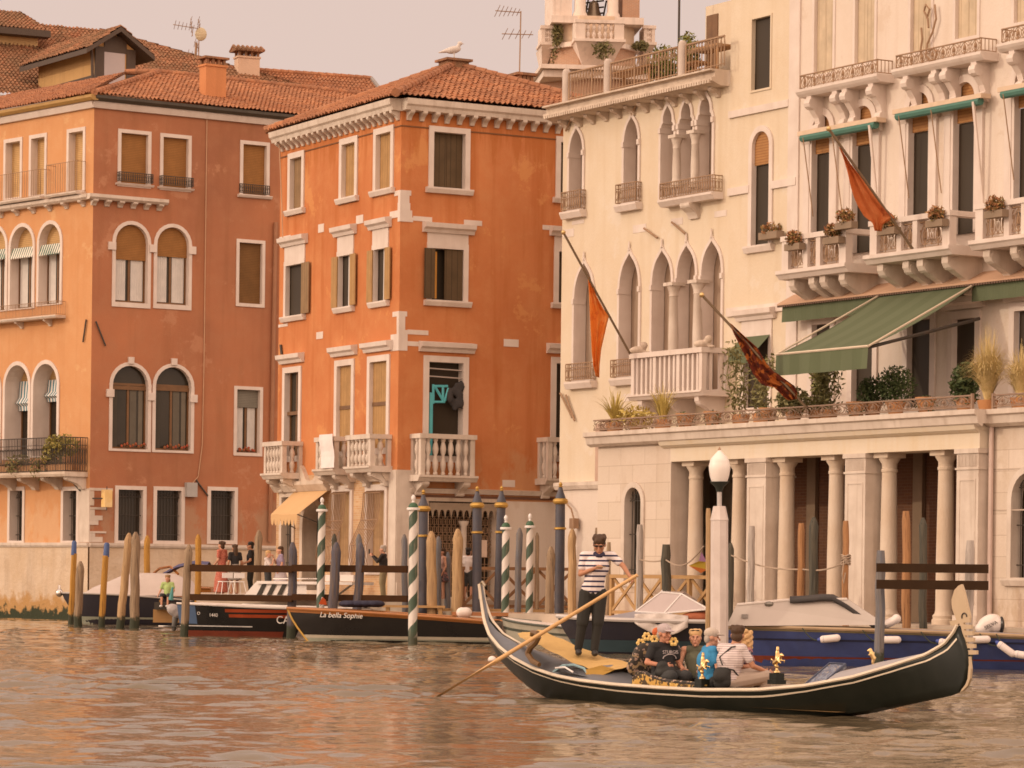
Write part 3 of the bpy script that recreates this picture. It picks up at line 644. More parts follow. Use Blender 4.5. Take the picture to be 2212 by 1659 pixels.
# ================================================================== houses behind
PL_Y = plaster('ochre_plaster', (.58, .36, .16), (.52, .31, .13), (.5, .3, .14), .3)
RH = Frame(at(433, 600, 158).xy, (.93, .37))
rh = thing('rear_house', 'house seen only as a second tiled roof behind the salmon palazzo', 'building', (*RH.O, 0))
zr = RH.sz(560, 154, -4)[1]; sR = RH.sz(800, 168, -4)[0]
tile_roof(rh, RH.P(-4, 0, zr - 2.3), (RH.d.x, RH.d.y, 0), sR + 4, (-RH.n.x * 4, -RH.n.y * 4, 2.3), TILE)
ridge_tiles(rh, RH.P(-4, -4, zr + .05), RH.P(sR, -4, zr + .05), TILE)
MB().ext(RH, [(-4, 0), (sR, 0), (sR, zr - 2.32), (-4, zr - 2.32)], -8, -.02).build('wall', PL_A, rh)
MB().poly([RH.P(-4, -4, zr), RH.P(sR, -4, zr), RH.P(sR, -8, zr - 2.3), RH.P(-4, -8, zr - 2.3)]).build('rear_slope', TILE, rh)
MB().prof(RH, sR - .05, sR + .12, [(.3, zr - 2.5), (.3, zr - 2.2), (-4, zr + .15), (-4.2, zr - .1)]).build('verge_board', mat('grey_lead', (.30, .27, .25), .5), rh)
c = on_frame(RH, 533, 180, -3.2); chimney(rh, (c.x, c.y), 1.12, .7, c.z - .8, RH.sz(533, 108, -3.2)[1], plaster('pale_pink_plaster', (.66, .48, .36), (.6, .42, .3), (.56, .4, .3), .5), TILE2, .38, 'tile')
# --- house with the dormer
CH = Frame(at(60, 600, 152).xy, (.90, .436))
ch = thing('dormer_house', 'tall house with weathered roof tiles and a gabled dormer rising behind the salmon palazzo', 'building', (*CH.O, 0))
sL, s1 = CH.sz(-60, 150)[0], CH.sz(184, 181)[0]
ze = CH.sz(60, 207)[1]; zr = CH.sz(60, 30, -7)[1]
tile_roof(ch, CH.P(sL, 0, ze), (CH.d.x, CH.d.y, 0), 22 - sL, (-CH.n.x * 9, -CH.n.y * 9, (CH.sz(200, 62, -9)[1] - ze)), TILE2, xr=(22 - sL, CH.sz(215, 70, -9)[0] - sL))
MB().ext(CH, [(sL, 0), (22, 0), (22, ze - .05), (sL, ze - .05)], -9, -.02).build('wall', PL_Y, ch)
MB().box(CH, sL, 22, -.02, .12, ze - .9, ze - .06).build('eaves_board', mat('pale_board', (.5, .42, .38), .6), ch)
# ridge running right behind the dormer
tile_roof(ch, CH.P(CH.sz(280, 180, -6)[0], -6, CH.sz(300, 186, -6)[1]), (CH.d.x, CH.d.y, 0), CH.sz(480, 150, -6)[0] - CH.sz(280, 180, -6)[0], (-CH.n.x * 4, -CH.n.y * 4, CH.sz(300, 116, -10)[1] - CH.sz(300, 186, -6)[1]), TILE2, name='ridge_roof')
# upper storey at far left with its own roof
sa = CH.sz(82, 70, -6)[0]
MB().box(CH, sL, sa, -12, -6, CH.sz(40, 130, -6)[1], CH.sz(40, 66, -6)[1]).build('upper_wall', plaster('yellow_plaster', (.70, .47, .24), (.64, .42, .2), (.6, .4, .2), .4), ch)
zu = CH.sz(40, 65, -6)[1]; tile_roof(ch, CH.P(sL, -5.4, zu), (CH.d.x, CH.d.y, 0), sa - sL + .4, (-CH.n.x * 3, -CH.n.y * 3, CH.sz(20, 24, -8.4)[1] - zu), TILE2, xr=(sa - sL + .4, CH.sz(40, 24, -8.4)[0] - sL), name='upper_roof')
MB().box(CH, sL, sa + .4, -5.9, -5.2, zu - .35, zu - .04).build('eaves_board', mat('dark_board', (.085, .06, .045), .6), ch)
# dormer
DF = Frame(at(247, 140, 149).xy, (.83, .557)); DKW = MT['dark_board']
dm = MB(); sA, sB = DF.sz(206, 150)[0], DF.sz(290, 150)[0]; zb, zt = DF.sz(247, 182)[1], DF.sz(247, 104)[1]; za = DF.sz(255, 62)[1]; sc = (sA + sB) / 2
d = MB().ext(DF, [(sA, zb), (sB, zb), (sB, zt), (sc, zt + (za - zt) * .7), (sA, zt)], -6, 0).build('dormer', PL_Y, ch)
MB().box(DF, sA - .03, sA + .42, -.05, .06, zb, zt).box(DF, sB - .42, sB + .03, -.05, .06, zb, zt).box(DF, sA + .42, sB - .42, -.05, .05, zt - .22, zt + .55).box(DF, sA - .05, sA + .02, -6, -.1, zb, zb + .35).build('timber_frame', DKW, d)
MB().box(DF, DF.sz(219, 140)[0], DF.sz(269, 140)[0], 0, .04, zb, DF.sz(247, 113)[1]).build('pane', mat('sky_pane', (.42, .36, .36), .15, (.36, .31, .32), .6, spec=.6), d)
ov = .75
for sg, sE in ((-1, sA - ov), (1, sB + ov)):
    ze2 = zt - .25; m = MB()
    m.add([DF.P(sc, .6, za), DF.P(sE, .6, ze2), DF.P(sE, -6.5, ze2), DF.P(sc, -6.5, za), DF.P(sc, .6, za - .22), DF.P(sE, .6, ze2 - .22), DF.P(sE, -6.5, ze2 - .22), DF.P(sc, -6.5, za - .22)],
          [(0,1,2,3), (4,7,6,5), (0,4,5,1), (1,5,6,2), (2,6,7,3)]); m.build('dormer_soffit', DKW, d)
    g = DF.P(sc, 0, za) - DF.P(sE, 0, ze2)
    tile_roof(ch, DF.P(sE, -6.5, ze2 + .05), (DF.n.x, DF.n.y, 0), 7.1, g, TILE2, name='dormer_roof')
MB().tube(px_line(DF, [(197, 106), (199, 122), (200, 180)], .15), .07, 6).build('downpipe', DKW, ch)
# --- aerials on the roofs
def aerial(label, u, vb, vt, Y, bars, lean=0):
    b = at(u, vb, Y); t = thing('tv_aerial', label, 'aerial', b); top = at(u + lean, vt, Y)
    MB().tube([b, top], .026, 5).build('mast', IRON_R, t)
    for (ua, va, ub, vb2, k) in bars:
        a, c_ = at(ua, va, Y), at(ub, vb2, Y); m = MB().tube([a, c_], .017, 4)
        for i in range(k): q = a + (c_ - a) * ((i + .5) / k); m.tube([q + Vector((.1, -.5, .12)) * (1 - .5 * i / k), q - Vector((.1, -.5, .12)) * (1 - .5 * i / k)], .012, 4)
        m.build('crossbar', IRON_R, t)
    return t
ta = aerial('crooked rooftop aerial with several antennas and a small dish above the salmon palazzo', 429, 126, 58, 152, [(374, 53, 430, 62, 7), (412, 40, 416, 78, 4), (428, 42, 432, 60, 3), (402, 115, 426, 122, 3), (420, 90, 430, 108, 4)], 1)
MB().ell(at(434, 74, 152), (.28, .12, .32), None, 8, 6).build('dish', mat('pale_dish', (.55, .46, .3), .5), ta)
MB().tube([at(422, 126, 152), at(424, 92, 152)], .06, 5).build('mast', IRON_R, ta)
aerial('tall thin aerial mast with two crossbars on the chimney beside the bell tower', 1122, 160, 24, 116, [(1070, 23, 1124, 27, 6), (1084, 73, 1152, 75, 5)], 3)
# ================================================================== BELL TOWER
TY = 185.; TF = Frame(at(1290, 700, TY).xy, (.995, .1)); ppm = F / TY
TW = thing('bell_tower', 'octagonal brick and white stone bell tower with a balustraded gallery behind the rooftops', 'tower', (*TF.O, 0))
tz = lambda v: TF.sz(1290, v)[1]; ts = lambda u: TF.sz(u, 90)[0]
TBR = brick('tower_brick', (.50, .27, .16), (.46, .27, .18), (.54, .42, .32), (1, .1)); TWH = mat('tower_stone', (.76, .65, .57), .85, (.62, .50, .42), 1.2, .8, .2, 8, streak=.4)
def octa(r, z0, z1, r1=None, rot=22.5):
    r1 = r1 or r; m = MB(); cc = TF.P(ts(1291), -3, 0)
    vs = [cc + Vector((q * math.cos(R(rot + 45 * k) + .1), q * math.sin(R(rot + 45 * k) + .1), z)) for z, q in ((z0, r), (z1, r1)) for k in range(8)]
    return m.add(vs, [(k, (k+1) % 8, 8 + (k+1) % 8, 8 + k) for k in range(8)] + [tuple(range(8))[::-1], tuple(range(8, 16))])
k_ = (ts(1391) - ts(1190)) / 2; cs = ts(1291)
octa(k_ * 1.22, 0, tz(158)).build('shaft', TBR, TW)
MB().box(TF, ts(1165), ts(1420), -8, 1.0, tz(156), tz(147)).box(TF, ts(1172), ts(1412), -7.6, .6, tz(172), tz(157)).build('cornice', TWH, TW)
octa(k_ * .98, tz(149), tz(96)).build('drum', TBR, TW); octa(k_ * 1.08, tz(97), tz(87)).build('string_course', TWH, TW)
octa(k_ * .96, tz(88), tz(30)).build('gallery_wall', mat('tower_render', (.70, .55, .42), .9, (.60, .42, .28), 1.1, .8, streak=.3), TW)
for u0, u1, d0, d1, nb in ((1243.7, 1348, -1.0, .8, 5), (1170, 1197, -3.6, -1.6, 2), (1391, 1415, -3.6, -1.6, 2)):
    s0, s1 = TF.sz(u0, 70, d1)[0], TF.sz(u1, 70, d1)[0]; v0, v1 = (43, 90) if nb == 5 else (55, 97); f2 = lambda v: TF.sz((u0 + u1) / 2, v, d1)[1]
    m = MB(); m.box(TF, s0 - .1, s1 + .1, d0, d1 + .1, f2(v1), f2(v1 - 6)).box(TF, s0 - .06, s1 + .06, d1 - .35, d1 + .06, f2(v0 + 7), f2(v0))
    pw = (s1 - s0) * (.2 if nb == 5 else .3)
    m.box(TF, s0, s0 + pw, d1 - .3, d1, f2(v1 - 6), f2(v0 + 7)).box(TF, s1 - pw, s1, d1 - .3, d1, f2(v1 - 6), f2(v0 + 7))
    for a in (s0, s1 - .3): m.box(TF, a + .004, a + .296, d0, d1 - .3, f2(v1 - 6), f2(v0 + 1))
    b = m.build('balcony', TWH, TW)
    for i in range(nb): MB().lathe(TF.P(s0 + pw + (s1 - s0 - 2 * pw) * (i + .5) / nb, d1 - .15, f2(v1 - 6)), [(rr * 1.25, z * (f2(v0 + 7) - f2(v1 - 6))) for rr, z in BAL], 8).build('baluster', TWH, b, smooth=True)
    vb_ = 140 if nb == 5 else 135; mid = (s0 + s1) / 2
    q = MB(); w1 = (s1 - s0) / 2; w2 = w1 * (.55 if nb == 5 else .35)
    q.add([TF.P(mid - w1, d1, f2(v1)), TF.P(mid + w1, d1, f2(v1)), TF.P(mid + w1, d0 - 1, f2(v1)), TF.P(mid - w1, d0 - 1, f2(v1)), TF.P(mid - w2, d0 + .3, f2(vb_)), TF.P(mid + w2, d0 + .3, f2(vb_)), TF.P(mid + w2, d0 - 1, f2(vb_)), TF.P(mid - w2, d0 - 1, f2(vb_))],
          [(0,1,2,3), (4,7,6,5), (0,4,5,1), (1,5,6,2), (3,2,6,7), (0,3,7,4)]); q.build('corbel', TWH, TW)
# belfry: brick piers and paired columns carrying an entablature above the frame
for u0, u1, mm in ((1199, 1240, TWH), (1350, 1387, TBR)): MB().box(TF, ts(u0), ts(u1), -5.6, -1.2, tz(31), tz(-160)).build('pier', mm, TW)
MB().box(TF, ts(1194), ts(1394), -6, -.7, tz(46), tz(31)).build('plinth', TWH, TW)
for u in (1258, 1329): MB().lathe(TF.P(ts(u), -1.3, tz(31)), [(.42, 0), (.42, .2), (.33, .35), (.31, 3.6), (.4, 3.9), (.45, 4.1)], 14).build('column', TWH, TW, smooth=True)
m = MB()
for i in range(5): s = ts(1274 + i * 10); m.tube([TF.P(s, -3, tz(32)), TF.P(s + .25 * (-1) ** i, -3, tz(-20))], .05, 4)
for z in (tz(15), tz(2), tz(-12)): m.tube([TF.P(ts(1270), -3, z), TF.P(ts(1318), -3, z + .2)], .05, 4)
m.build('bell_frame', IRON, TW); MB().lathe(TF.P(ts(1294), -2.6, tz(24)), [(.5, 0), (.46, .15), (.34, .5), (.28, .9), (.1, 1.05)], 14).build('bell', mat('bronze', (.28, .22, .16), .4, metal=.6), TW, smooth=True)
MB().box(TF, ts(1190), ts(1398), -6.2, -.5, tz(-165), tz(-200)).build('entablature', TWH, TW)
BUSH = foliage('wall_weeds', (.12, .12, .05), (.20, .17, .07), (.28, .2, .1))
def tuft(mb, c, r, n, rng, leaf=.07):
    for _ in range(n):
        v = Vector((rng.gauss(0, 1), rng.gauss(0, 1), rng.gauss(0, 1))); v = v.normalized() * (rng.random() ** .45)
        p = Vector(c) + Vector((v.x * r[0], v.y * r[1], v.z * r[2])); a = Vector((rng.gauss(0, 1), rng.gauss(0, 1), rng.gauss(0, 1))).normalized(); b_ = a.orthogonal().normalized()
        l = leaf * (.6 + .8 * rng.random()); mb.add([p - a * l, p + b_ * l * .45, p + a * l, p - b_ * l * .45], [(0, 1, 2, 3)])
rg = random.Random(5); m = MB()
for u, v, dd, rx, rz in ((1328 - 25, 108, .9, .7, .6), (1204, 78, -1.3, .35, .9), (1201, 115, -2.0, .3, .8), (1384, 99, -1.2, .5, .3), (1202, 140, -2.2, .3, .4)):
    tuft(m, on_frame(TF, u, v, dd), (rx, .4, rz), 220, rg, .13)
m.build('wall_weeds', BUSH, TW)

# ================================================================== BUILDING M : orange house in the middle
pm = at(863, 620, 104); KM = Vector((pm.x, pm.y)); ML = Frame(KM, (.47, -.883)); MRf = Frame(KM, (.870, .493))
Mh = thing('corner_house', 'bright orange corner house with white window surrounds, stone balconies and a pyramid tiled roof', 'building', (KM.x, KM.y, 0))
zT = MRf.sz(872, 236)[1]; zG = MRf.sz(857, 1016)[1]; QZ = 1.25; LM = ML.sz(602, 700)[0]; RM = 8.3
# right facade windows
window(MRf, Mh, 'rect', (936, 287, 1004, 406), .18, .25, .05, 'shutter', blind=SHUT, sill=.2)
window(MRf, Mh, 'rect', (1210, 309, 1268, 428), .18, .25, .05, 'shutter', blind=SHUT, sill=.2)
w = window(MRf, Mh, 'rect', (932, 538, 1000, 649), .18, .3, .05, 'dark', sill=.2, lintel=.32); s0, s1, z0, z1 = geo(w)
MB().box(MRf, s0 - .32, s0 + .05, .10, .15, z0 + .02, z1 - .02).box(MRf, s0 + .49, s1 - .01, -.05, .0, z0 + .02, z1).build('shutter', SHUT, w)
MB().box(MRf, s0 + .18, s0 + .25, -.18, -.10, z0 + .05, z1 - .1).build('casement', mat('lit_frame', (.6, .28, .05), .5), w)
window(MRf, Mh, 'rect', (1206, 545, 1268, 655), .18, .3, .05, 'shutter', blind=SHUT, sill=.2, lintel=.32)
w = window(MRf, Mh, 'rect', (925, 783, 999, 985), .2, .3, .05, 'dark', lintel=.12, hole_pad=.5); s0, s1, z0, z1 = geo(w)
def on(u, v): return MRf.sz(u, v)
BLUE = mat('turquoise_paint', (.10, .45, .50), .5, (.08, .36, .42), 4)
m = MB(); m.box(MRf, s0 + .05, s0 + .17, -.1, 0, z0, on(935, 848)[1])
zt_, zb_ = on(950, 833)[1], on(950, 870)[1]
for a, b in (((936, 834), (968, 834)), ((936, 868), (962, 868)), ((937, 830), (937, 872)), ((940, 834), (960, 868)), ((958, 832), (958, 868)), ((962, 866), (970, 838))):
    p, q = on(*a), on(*b); m.tube([MRf.P(p[0], -.04, p[1]), MRf.P(q[0], -.04, q[1])], .045, 5)
m.build('gate_frame', BLUE, w)
m = MB(); rg = random.Random(9)
for k in range(14): s, z = on(975 + rg.uniform(-9, 24), 846 + rg.uniform(-14, 20)); m.ell(MRf.P(s, .04 + rg.uniform(-.06, .06), z - .004 * k * k), (.12, .05, .17), None, 8, 6)
m.blob('hanging_cloth', mat('black_sheet', (.05, .045, .045), .9), w, voxel=.04)
m = MB()
for v in (795, 812): s, z = on(926, v); m.tube([MRf.P(s0, -.05, z), MRf.P(s1, -.05, z - .03)], .025, 5)
m.build('rail_bar', mat('grey_metal', (.45, .38, .34), .5), w)
window(MRf, Mh, 'rect', (1200, 786, 1262, 985), .2, .3, .05, 'dark', lintel=.12)
# left facade windows
for px, fl, bl in (((628.5, 341, 653, 451), 'shutter', SHUT_W), ((740, 310, 768, 425), 'shutter', SHUT_Y), ((814, 288, 845.5, 408), 'shutter', SHUT_Y)):
    window(ML, Mh, 'rect', px, .2, .2, .05, fl, blind=bl, sill=.2)
for px in ((619, 572, 655, 681), (733.5, 552, 760, 662), (809.5, 538, 835, 650)):
    w = window(ML, Mh, 'rect', px, .16, .12, .05, 'dark', sill=.2, lintel=.5); s0, s1, z0, z1 = geo(w); wd_ = (s1 - s0) / 2
    MB().box(ML, s1 + .03, s1 + wd_ * .92, .06, .10, z0, z1).build('shutter', SHUT_W if px[0] < 700 else SHUT_Y, w)
    if px[0] > 700: MB().box(ML, s0 - wd_ * .95, s0 - .02, .06, .10, z0, z1).build('shutter', SHUT_Y, w); MB().box(ML, s0 + wd_ * 1.0, s0 + wd_ * 1.45, -.11, -.10, z0, z1).build('curtain', CURTAIN, w)
for px in ((616.5, 805, 646, 985), (729, 790, 760, 975), (800, 781, 836.5, 968)):
    w = window(ML, Mh, 'rect', px, .2, .17, .05, 'glass' if px[0] < 700 else 'shutter', lintel=.12, blind=SHUT_Y if px[0] > 700 else None); s0, s1, z0, z1 = geo(w)
    MB().box(ML, s0 + .02, s1 - .02, -.14, -.06, (z0 + z1) / 2 - .02, (z0 + z1) / 2 + .1).build('transom', WOODF, w)
# balconies
def mbal(fr, u0, u1, vt, vb, dproj, nf, ns):
    s0 = fr.sz(u0, (vt + vb) / 2, dproj)[0]; s1 = fr.sz(u1, (vt + vb) / 2, dproj)[0]; uc = (u0 + u1) / 2
    return stone_balcony(fr, Mh, s0, s1, dproj, fr.sz(uc, vb, dproj)[1], fr.sz(uc, vt, dproj)[1], nf, ns, STONE, brackets=(.12, .88), bh=.45, bw=.24)
b1 = mbal(ML, 570, 610, 954, 1022, .75, 5, 1); b2 = mbal(ML, 682, 722, 944, 1013, .75, 5, 1); b3 = mbal(ML, 750, 800, 939, 1007, .75, 5, 1)
mbal(MRf, 909, 1026, 938, 1027, .7, 6, 1); mbal(MRf, 1184, 1290, 946, 1035, .7, 6, 1)
# white sheet hung over the middle balcony
m = MB(); s0, s1 = ML.sz(685, 975, .95)[0], ML.sz(715, 975, .95)[0]; zt_, zb_ = ML.sz(700, 938, .95)[1], ML.sz(700, 1011, .95)[1]
vs = []
for i in range(9):
    for k in range(7): vs.append(ML.P(s0 + (s1 - s0) * i / 8 + .03 * k, .88 + .02 * math.sin(i) + .02 * math.sin(k * 1.3), zt_ + (zb_ - zt_) * k / 6))
m.add(vs, [(i*7+k, i*7+k+1, i*7+k+8, i*7+k+7) for i in range(8) for k in range(6)])
m.build('hanging_sheet', mat('white_sheet', (.82, .74, .72), .9), None, ML.P((s0+s1)/2, .9, zb_), label='white sheet hung over the middle stone balcony of the orange house', cat='sheet')
# cornice, brackets and dark line
for fr, a, b, n in ((ML, LM, 0, 22), (MRf, 0, RM, 18)):
    MB().prof(fr, a - .1 * (fr is ML), b + .45 * (fr is ML) * 0 + .0, [(-.02, zT - .06), (.31, zT - .04), (.34, zT + .08), (.41, zT + .14), (.44, zT + .32), (-.02, zT + .34)]).build('cornice', STONE, Mh)
    for i in range(n): corbel(fr, Mh, a + (b - a) * (i + .55) / n, .16, .31, zT - .04, .30, STONE)
    MB().box(fr, a, b + .01, -.02, .025, zT - .55, zT - .51).build('string_line', mat('dark_brown_line', (.2, .09, .04), .9), Mh)
    wall(fr, Mh, rect_loop(a, b, zG, zT + .1), PL_M)
# stone blocks left bare in the plaster
def blocks(fr, rects, pr=.015):
    for (u0, v0, u1, v1) in rects: s0, s1, z0, z1 = fr.rect(u0, v0, u1, v1); MB().box(fr, s0, s1, -.02, pr, z0, z1).build('stone_block', TRIM, Mh)
blocks(MRf, [(1002, 476, 1041, 487), (1172, 487, 1203, 497), (1088, 733, 1120, 749), (892, 468, 933, 478), (880, 713, 925, 723), (880, 738, 922, 748), (1085, 1037, 1112, 1052)])
blocks(ML, [(688, 484, 700, 502), (770, 465, 785, 483), (684, 717, 698, 732), (604, 510, 628, 516), (602, 700, 622, 706)])
def corner_block(vL, uL, uR):
    v0, v1 = vL; z1, z0 = MRf.sz(863, v0)[1], MRf.sz(863, v1)[1]; sL_, sR_ = ML.sz(uL, v0)[0], MRf.sz(uR, v0)[0]
    m = MB().box(MRf, -.02, sR_, -.05, .018, z0, z1); m.box(ML, sL_, .02, -.05, .018, z0, z1); m.build('quoin', TRIM, Mh)
for a in (((410, 421), 853, 888), ((421, 437), 861, 884), ((437, 453), 860, 886), ((453, 468), 843, 890), ((468, 478), 860, 892), ((672, 683), 849, 879), ((683, 712), 858, 875), ((712, 721), 858, 880), ((721, 757), 845, 880)): corner_block(*a)
# ground floor : stone pillar, brick and stone wall with bellied grilles
pz0, pz1 = QZ, zG
MB().box(MRf, -.02, MRf.sz(893, 1150)[0], -.3, .06, pz0, pz1 + .02).box(ML, ML.sz(842, 1150)[0], .04, -.3, .06, pz0, pz1 + .02).box(MRf, -.03, MRf.sz(897, 1150)[0], -.3, .12, pz0, pz0 + .5).build('corner_pillar', STONE, Mh)
BRM = brick('weathered_brick', (.55, .30, .14), (.62, .42, .24), (.62, .48, .33), (.47, -.883)); fG = Frame(KM, (.47, -.883)); fG.holes = []
GW = []
for px in ((724, 1062, 757, 1230), (796, 1060, 832, 1228)):
    w = window(fG, Mh, 'rect', px, .2, .25, .06, 'shutter', blind=lined('buff_shutter', (.50, .32, .17), (.3, .18, .09), 0, .2, .8, .08, dirv=(.47, -.883, 0))); s0, s1, z0, z1 = geo(w); GW.append(w); m = MB(); n = 11
    for i in range(n):
        s = s0 + (s1 - s0) * i / (n - 1); m.tube([fG.P(s, dd, z0 + (z1 - z0) * t) for t, dd in ((1, .05), (.97, .2), (.8, .22), (.62, .28), (.45, .48), (.3, .66), (.15, .7), (.0, .6))], .02, 4)
    for t, dd in ((.97, .2), (.62, .28), (.5, .42), (.3, .66), (.04, .64)): m.tube([fG.P(s0, dd, z0 + (z1 - z0) * t), fG.P(s1, dd, z0 + (z1 - z0) * t)], .018, 4)
    m.build('bellied_grille', IRON_R, w)
    zp = z1 + .3; m = MB()
    m.prof(fG, s0 - .35, s1 + .35, [(-.02, zp), (.15, zp), (.3, zp + .2), (.3, zp + .32), (-.02, zp + .34)])
    c_, hw = (s0 + s1) / 2, (s1 - s0) / 2 + .3
    m.ext(fG, [(c_ + hw * x, zp + .33 + .55 * y) for x, y in ((1, 0), (.7, .12), (.45, .5), (.2, .85), (0, 1), (-.2, .85), (-.45, .5), (-.7, .12), (-1, 0))], -.02, .16); m.build('pediment', STONE_D, w)
w = window(fG, Mh, 'arch', (655, 1085, 695, 1275), .22, .5, .05, 'dark', mtl=STONE_D)
w = window(fG, Mh, 'rect', (610, 1074, 632, 1235), .2, .3, .05, 'grille', mtl=STONE_D)
m = MB(); s0, s1 = fG.sz(601, 1055)[0], fG.sz(716, 1055)[0]; zp = fG.sz(660, 1062)[1]
m.prof(fG, s0, s1, [(-.02, zp), (.15, zp), (.32, zp + .22), (.32, zp + .34), (-.02, zp + .36)]); m.build('frieze', STONE_D, Mh)
wall(fG, Mh, rect_loop(LM, 0, 0, zG), BRM, name='ground_wall', holes=fG.holes)
for uc_ in (615, 655, 700):
    c_ = fG.sz(uc_, 1045)[0]; MB().ext(fG, [(c_ + .75 * x, zp + .35 + .55 * y) for x, y in ((1, 0), (.7, .12), (.45, .5), (.2, .85), (0, 1), (-.2, .85), (-.45, .5), (-.7, .12), (-1, 0))], -.02, .16).build('scroll_gable', STONE_D, Mh)
# buff canvas awning
mw = mat('buff_canvas', (.62, .40, .20), .9, (.56, .35, .17), 2.0)
sa, sb = fG.sz(642, 1058)[0], fG.sz(716, 1056)[0]; za = fG.sz(680, 1058)[1]; dA = 1.25
pl_ = [fG.P(sa, .06, za), fG.P(sb, .06, za), on_frame(fG, 642, 1111, dA), on_frame(fG, 585, 1111, dA)]
aw = MB().add(pl_, [(0, 1, 2, 3)]).build('awning', mw, Mh); n = 8; m = MB()
for i in range(n):
    a = pl_[3] + (pl_[2] - pl_[3]) * (i / n); b = pl_[3] + (pl_[2] - pl_[3]) * ((i + 1) / n); dn = Vector((0, 0, -1))
    m.add([a, b, b + dn * .16, (a + b) / 2 + (b - a) * .3 + dn * .32, (a + b) / 2 + dn * .38, (a + b) / 2 - (b - a) * .3 + dn * .32, a + dn * .16], [(0, 1, 2, 3, 4, 5, 6)])
m.build('valance', mw, aw)
for q, s in ((2, sb + .1), (3, sa)): MB().tube([pl_[q], fG.P(s, .05, za - 1.3)], .02, 5).build('awning_arm', IRON, aw)
# right ground floor : shop opening, frieze, stone wall
fR = Frame(KM, (.870, .493)); fR.holes = []
w = window(fR, Mh, 'rect', (924, 1084, 1070, 1290), .12, .5, .04, 'dark', mtl=STONE_D); s0, s1, z0, z1 = geo(w)
m = MB()
for i in range(16):
    s = s0 + (s1 - s0) * (i + .5) / 16; m.tube([fR.P(s, -.3, z0), fR.P(s, -.3, z1 - .5)], .016, 4)
    for k in range(7): zc = z0 + 1.4 + k * .26; m.tube([fR.P(s + .1 * math.cos(q), -.28, zc + .11 * math.sin(q)) for q in [x * math.pi / 3 for x in range(7)]], .012, 4, False)
for k in range(8): m.tube([fR.P(s0, -.3, z0 + .2 + k * .22), fR.P(s1, -.3, z0 + .2 + k * .22)], .012, 4)
m.build('grille', IRON_R, w); sc_ = fR.sz(1003, 1150)[0]
MB().lathe(fR.P(sc_, -.05, z0), [(.16, 0), (.14, .1), (.11, .2), (.10, z1 - z0 - .8), (.16, z1 - z0 - .7), (.18, z1 - z0 - .62)], 10).build('column', STONE, w, smooth=True)
m = MB(); n = 11; zv = z1 - .05
for i in range(n):
    a, b = s0 + (s1 - s0) * i / n, s0 + (s1 - s0) * (i + 1) / n; c_ = (a + b) / 2
    m.ext(fR, [(a, zv - .22), (c_ - .05, zv - .25), (c_, zv - .5), (c_ + .05, zv - .25), (b, zv - .22), (b, zv), (a, zv)], .08, .11)
m.build('shop_valance', mat('grey_canvas', (.34, .26, .19), .9), w)
s, z = on(1050, 1185); MB().box(fR, s - .16, s + .16, -.26, -.22, z - .28, z + .28).build('notice', mat('paper_notice', (.72, .56, .46), .8), w)
wall(fR, Mh, rect_loop(0, RM, 0, zG + .001), PL_W, name='ground_wall', holes=fR.holes)
wall(MRf, Mh, rect_loop(.5, RM, fR.sz(960, 1079)[1], zG + .003), PL_M, .006, name='orange_band', holes=[])
MB().prof(fR, .45, RM, [(-.02, z1 + .25), (.1, z1 + .25), (.16, z1 + .4), (-.02, z1 + .42)]).build('string_course', STONE, Mh)
MB().box(fR, .45, RM, -.02, .05, z1 + .12, z1 + .20).build('cable_tray', mat('dark_tray', (.16, .08, .05), .7), Mh)
# rear closure and pyramid roof
B1, B2 = ML.P(LM, 0, 0), MRf.P(RM, 0, 0); B3 = B1 + (B2 - Vector((KM.x, KM.y, 0))); zz = Vector((0, 0, zT + .3))
MB().poly([B1, B3, B3 + zz, B1 + zz]).poly([B3, B2, B2 + zz, B3 + zz]).poly([B1 + zz, Vector((KM.x, KM.y, 0)) + zz, B2 + zz, B3 + zz]).build('rear_wall', PL_M, Mh)
zr0 = zT + .38; K0 = Vector((KM.x, KM.y, zr0)); dl = Vector((ML.d.x, ML.d.y, 0)); dr = Vector((MRf.d.x, MRf.d.y, 0)); nl = Vector((ML.n.x, ML.n.y, 0)); nr = Vector((MRf.n.x, MRf.n.y, 0)); ov = .45
E0 = K0 + nl * ov + nr * ov * 1.0; E1 = E0 + dl * (LM - .8); E2 = E0 + dr * (RM + 1.2); ap = (E1 + E2) / 2; ap.z = at(974, 142, 110.3).z
tile_roof(Mh, E1, dl, -LM + .8, (ap - E0).dot(-nl) * -nl + Vector((0, 0, ap.z - zr0)), TILE, xl=(0, (-LM + .8) / 2), xr=(-LM + .8, (-LM + .8) / 2))
tile_roof(Mh, E0, dr, RM + 1.2, (ap - E0).dot(-nr) * -nr + Vector((0, 0, ap.z - zr0)), TILE, xl=(0, (RM + 1.2) / 2), xr=(RM + 1.2, (RM + 1.2) / 2))
ridge_tiles(Mh, E0 + Vector((0, 0, .06)), ap + Vector((0, 0, .06)), TILE); ridge_tiles(Mh, E1 + Vector((0, 0, .06)), ap + Vector((0, 0, .06)), TILE); ridge_tiles(Mh, E2 + Vector((0, 0, .06)), ap + Vector((0, 0, .06)), TILE)
E3 = E1 + (E2 - E0); MB().poly([E1, ap, E3]).poly([E3, ap, E2]).build('rear_slope', TILE, Mh)
MB().box(frame_xy(ap.x, ap.y, .51), -.4, .4, -.35, .35, ap.z - .2, ap.z + .12).box(frame_xy(ap.x, ap.y, .51), -.5, .5, -.45, .45, ap.z + .121, ap.z + .2).build('roof_cap', TILE2, Mh)
c = at(1128, 190, 113); chimney(Mh, (c.x, c.y), .62, .62, c.z - 1.2, at(1128, 158, 113).z, PL_A, TILE2, .5)
bar(ML, Mh, (606, 745), (608, 765), .05, .05, 'wall_bracket')
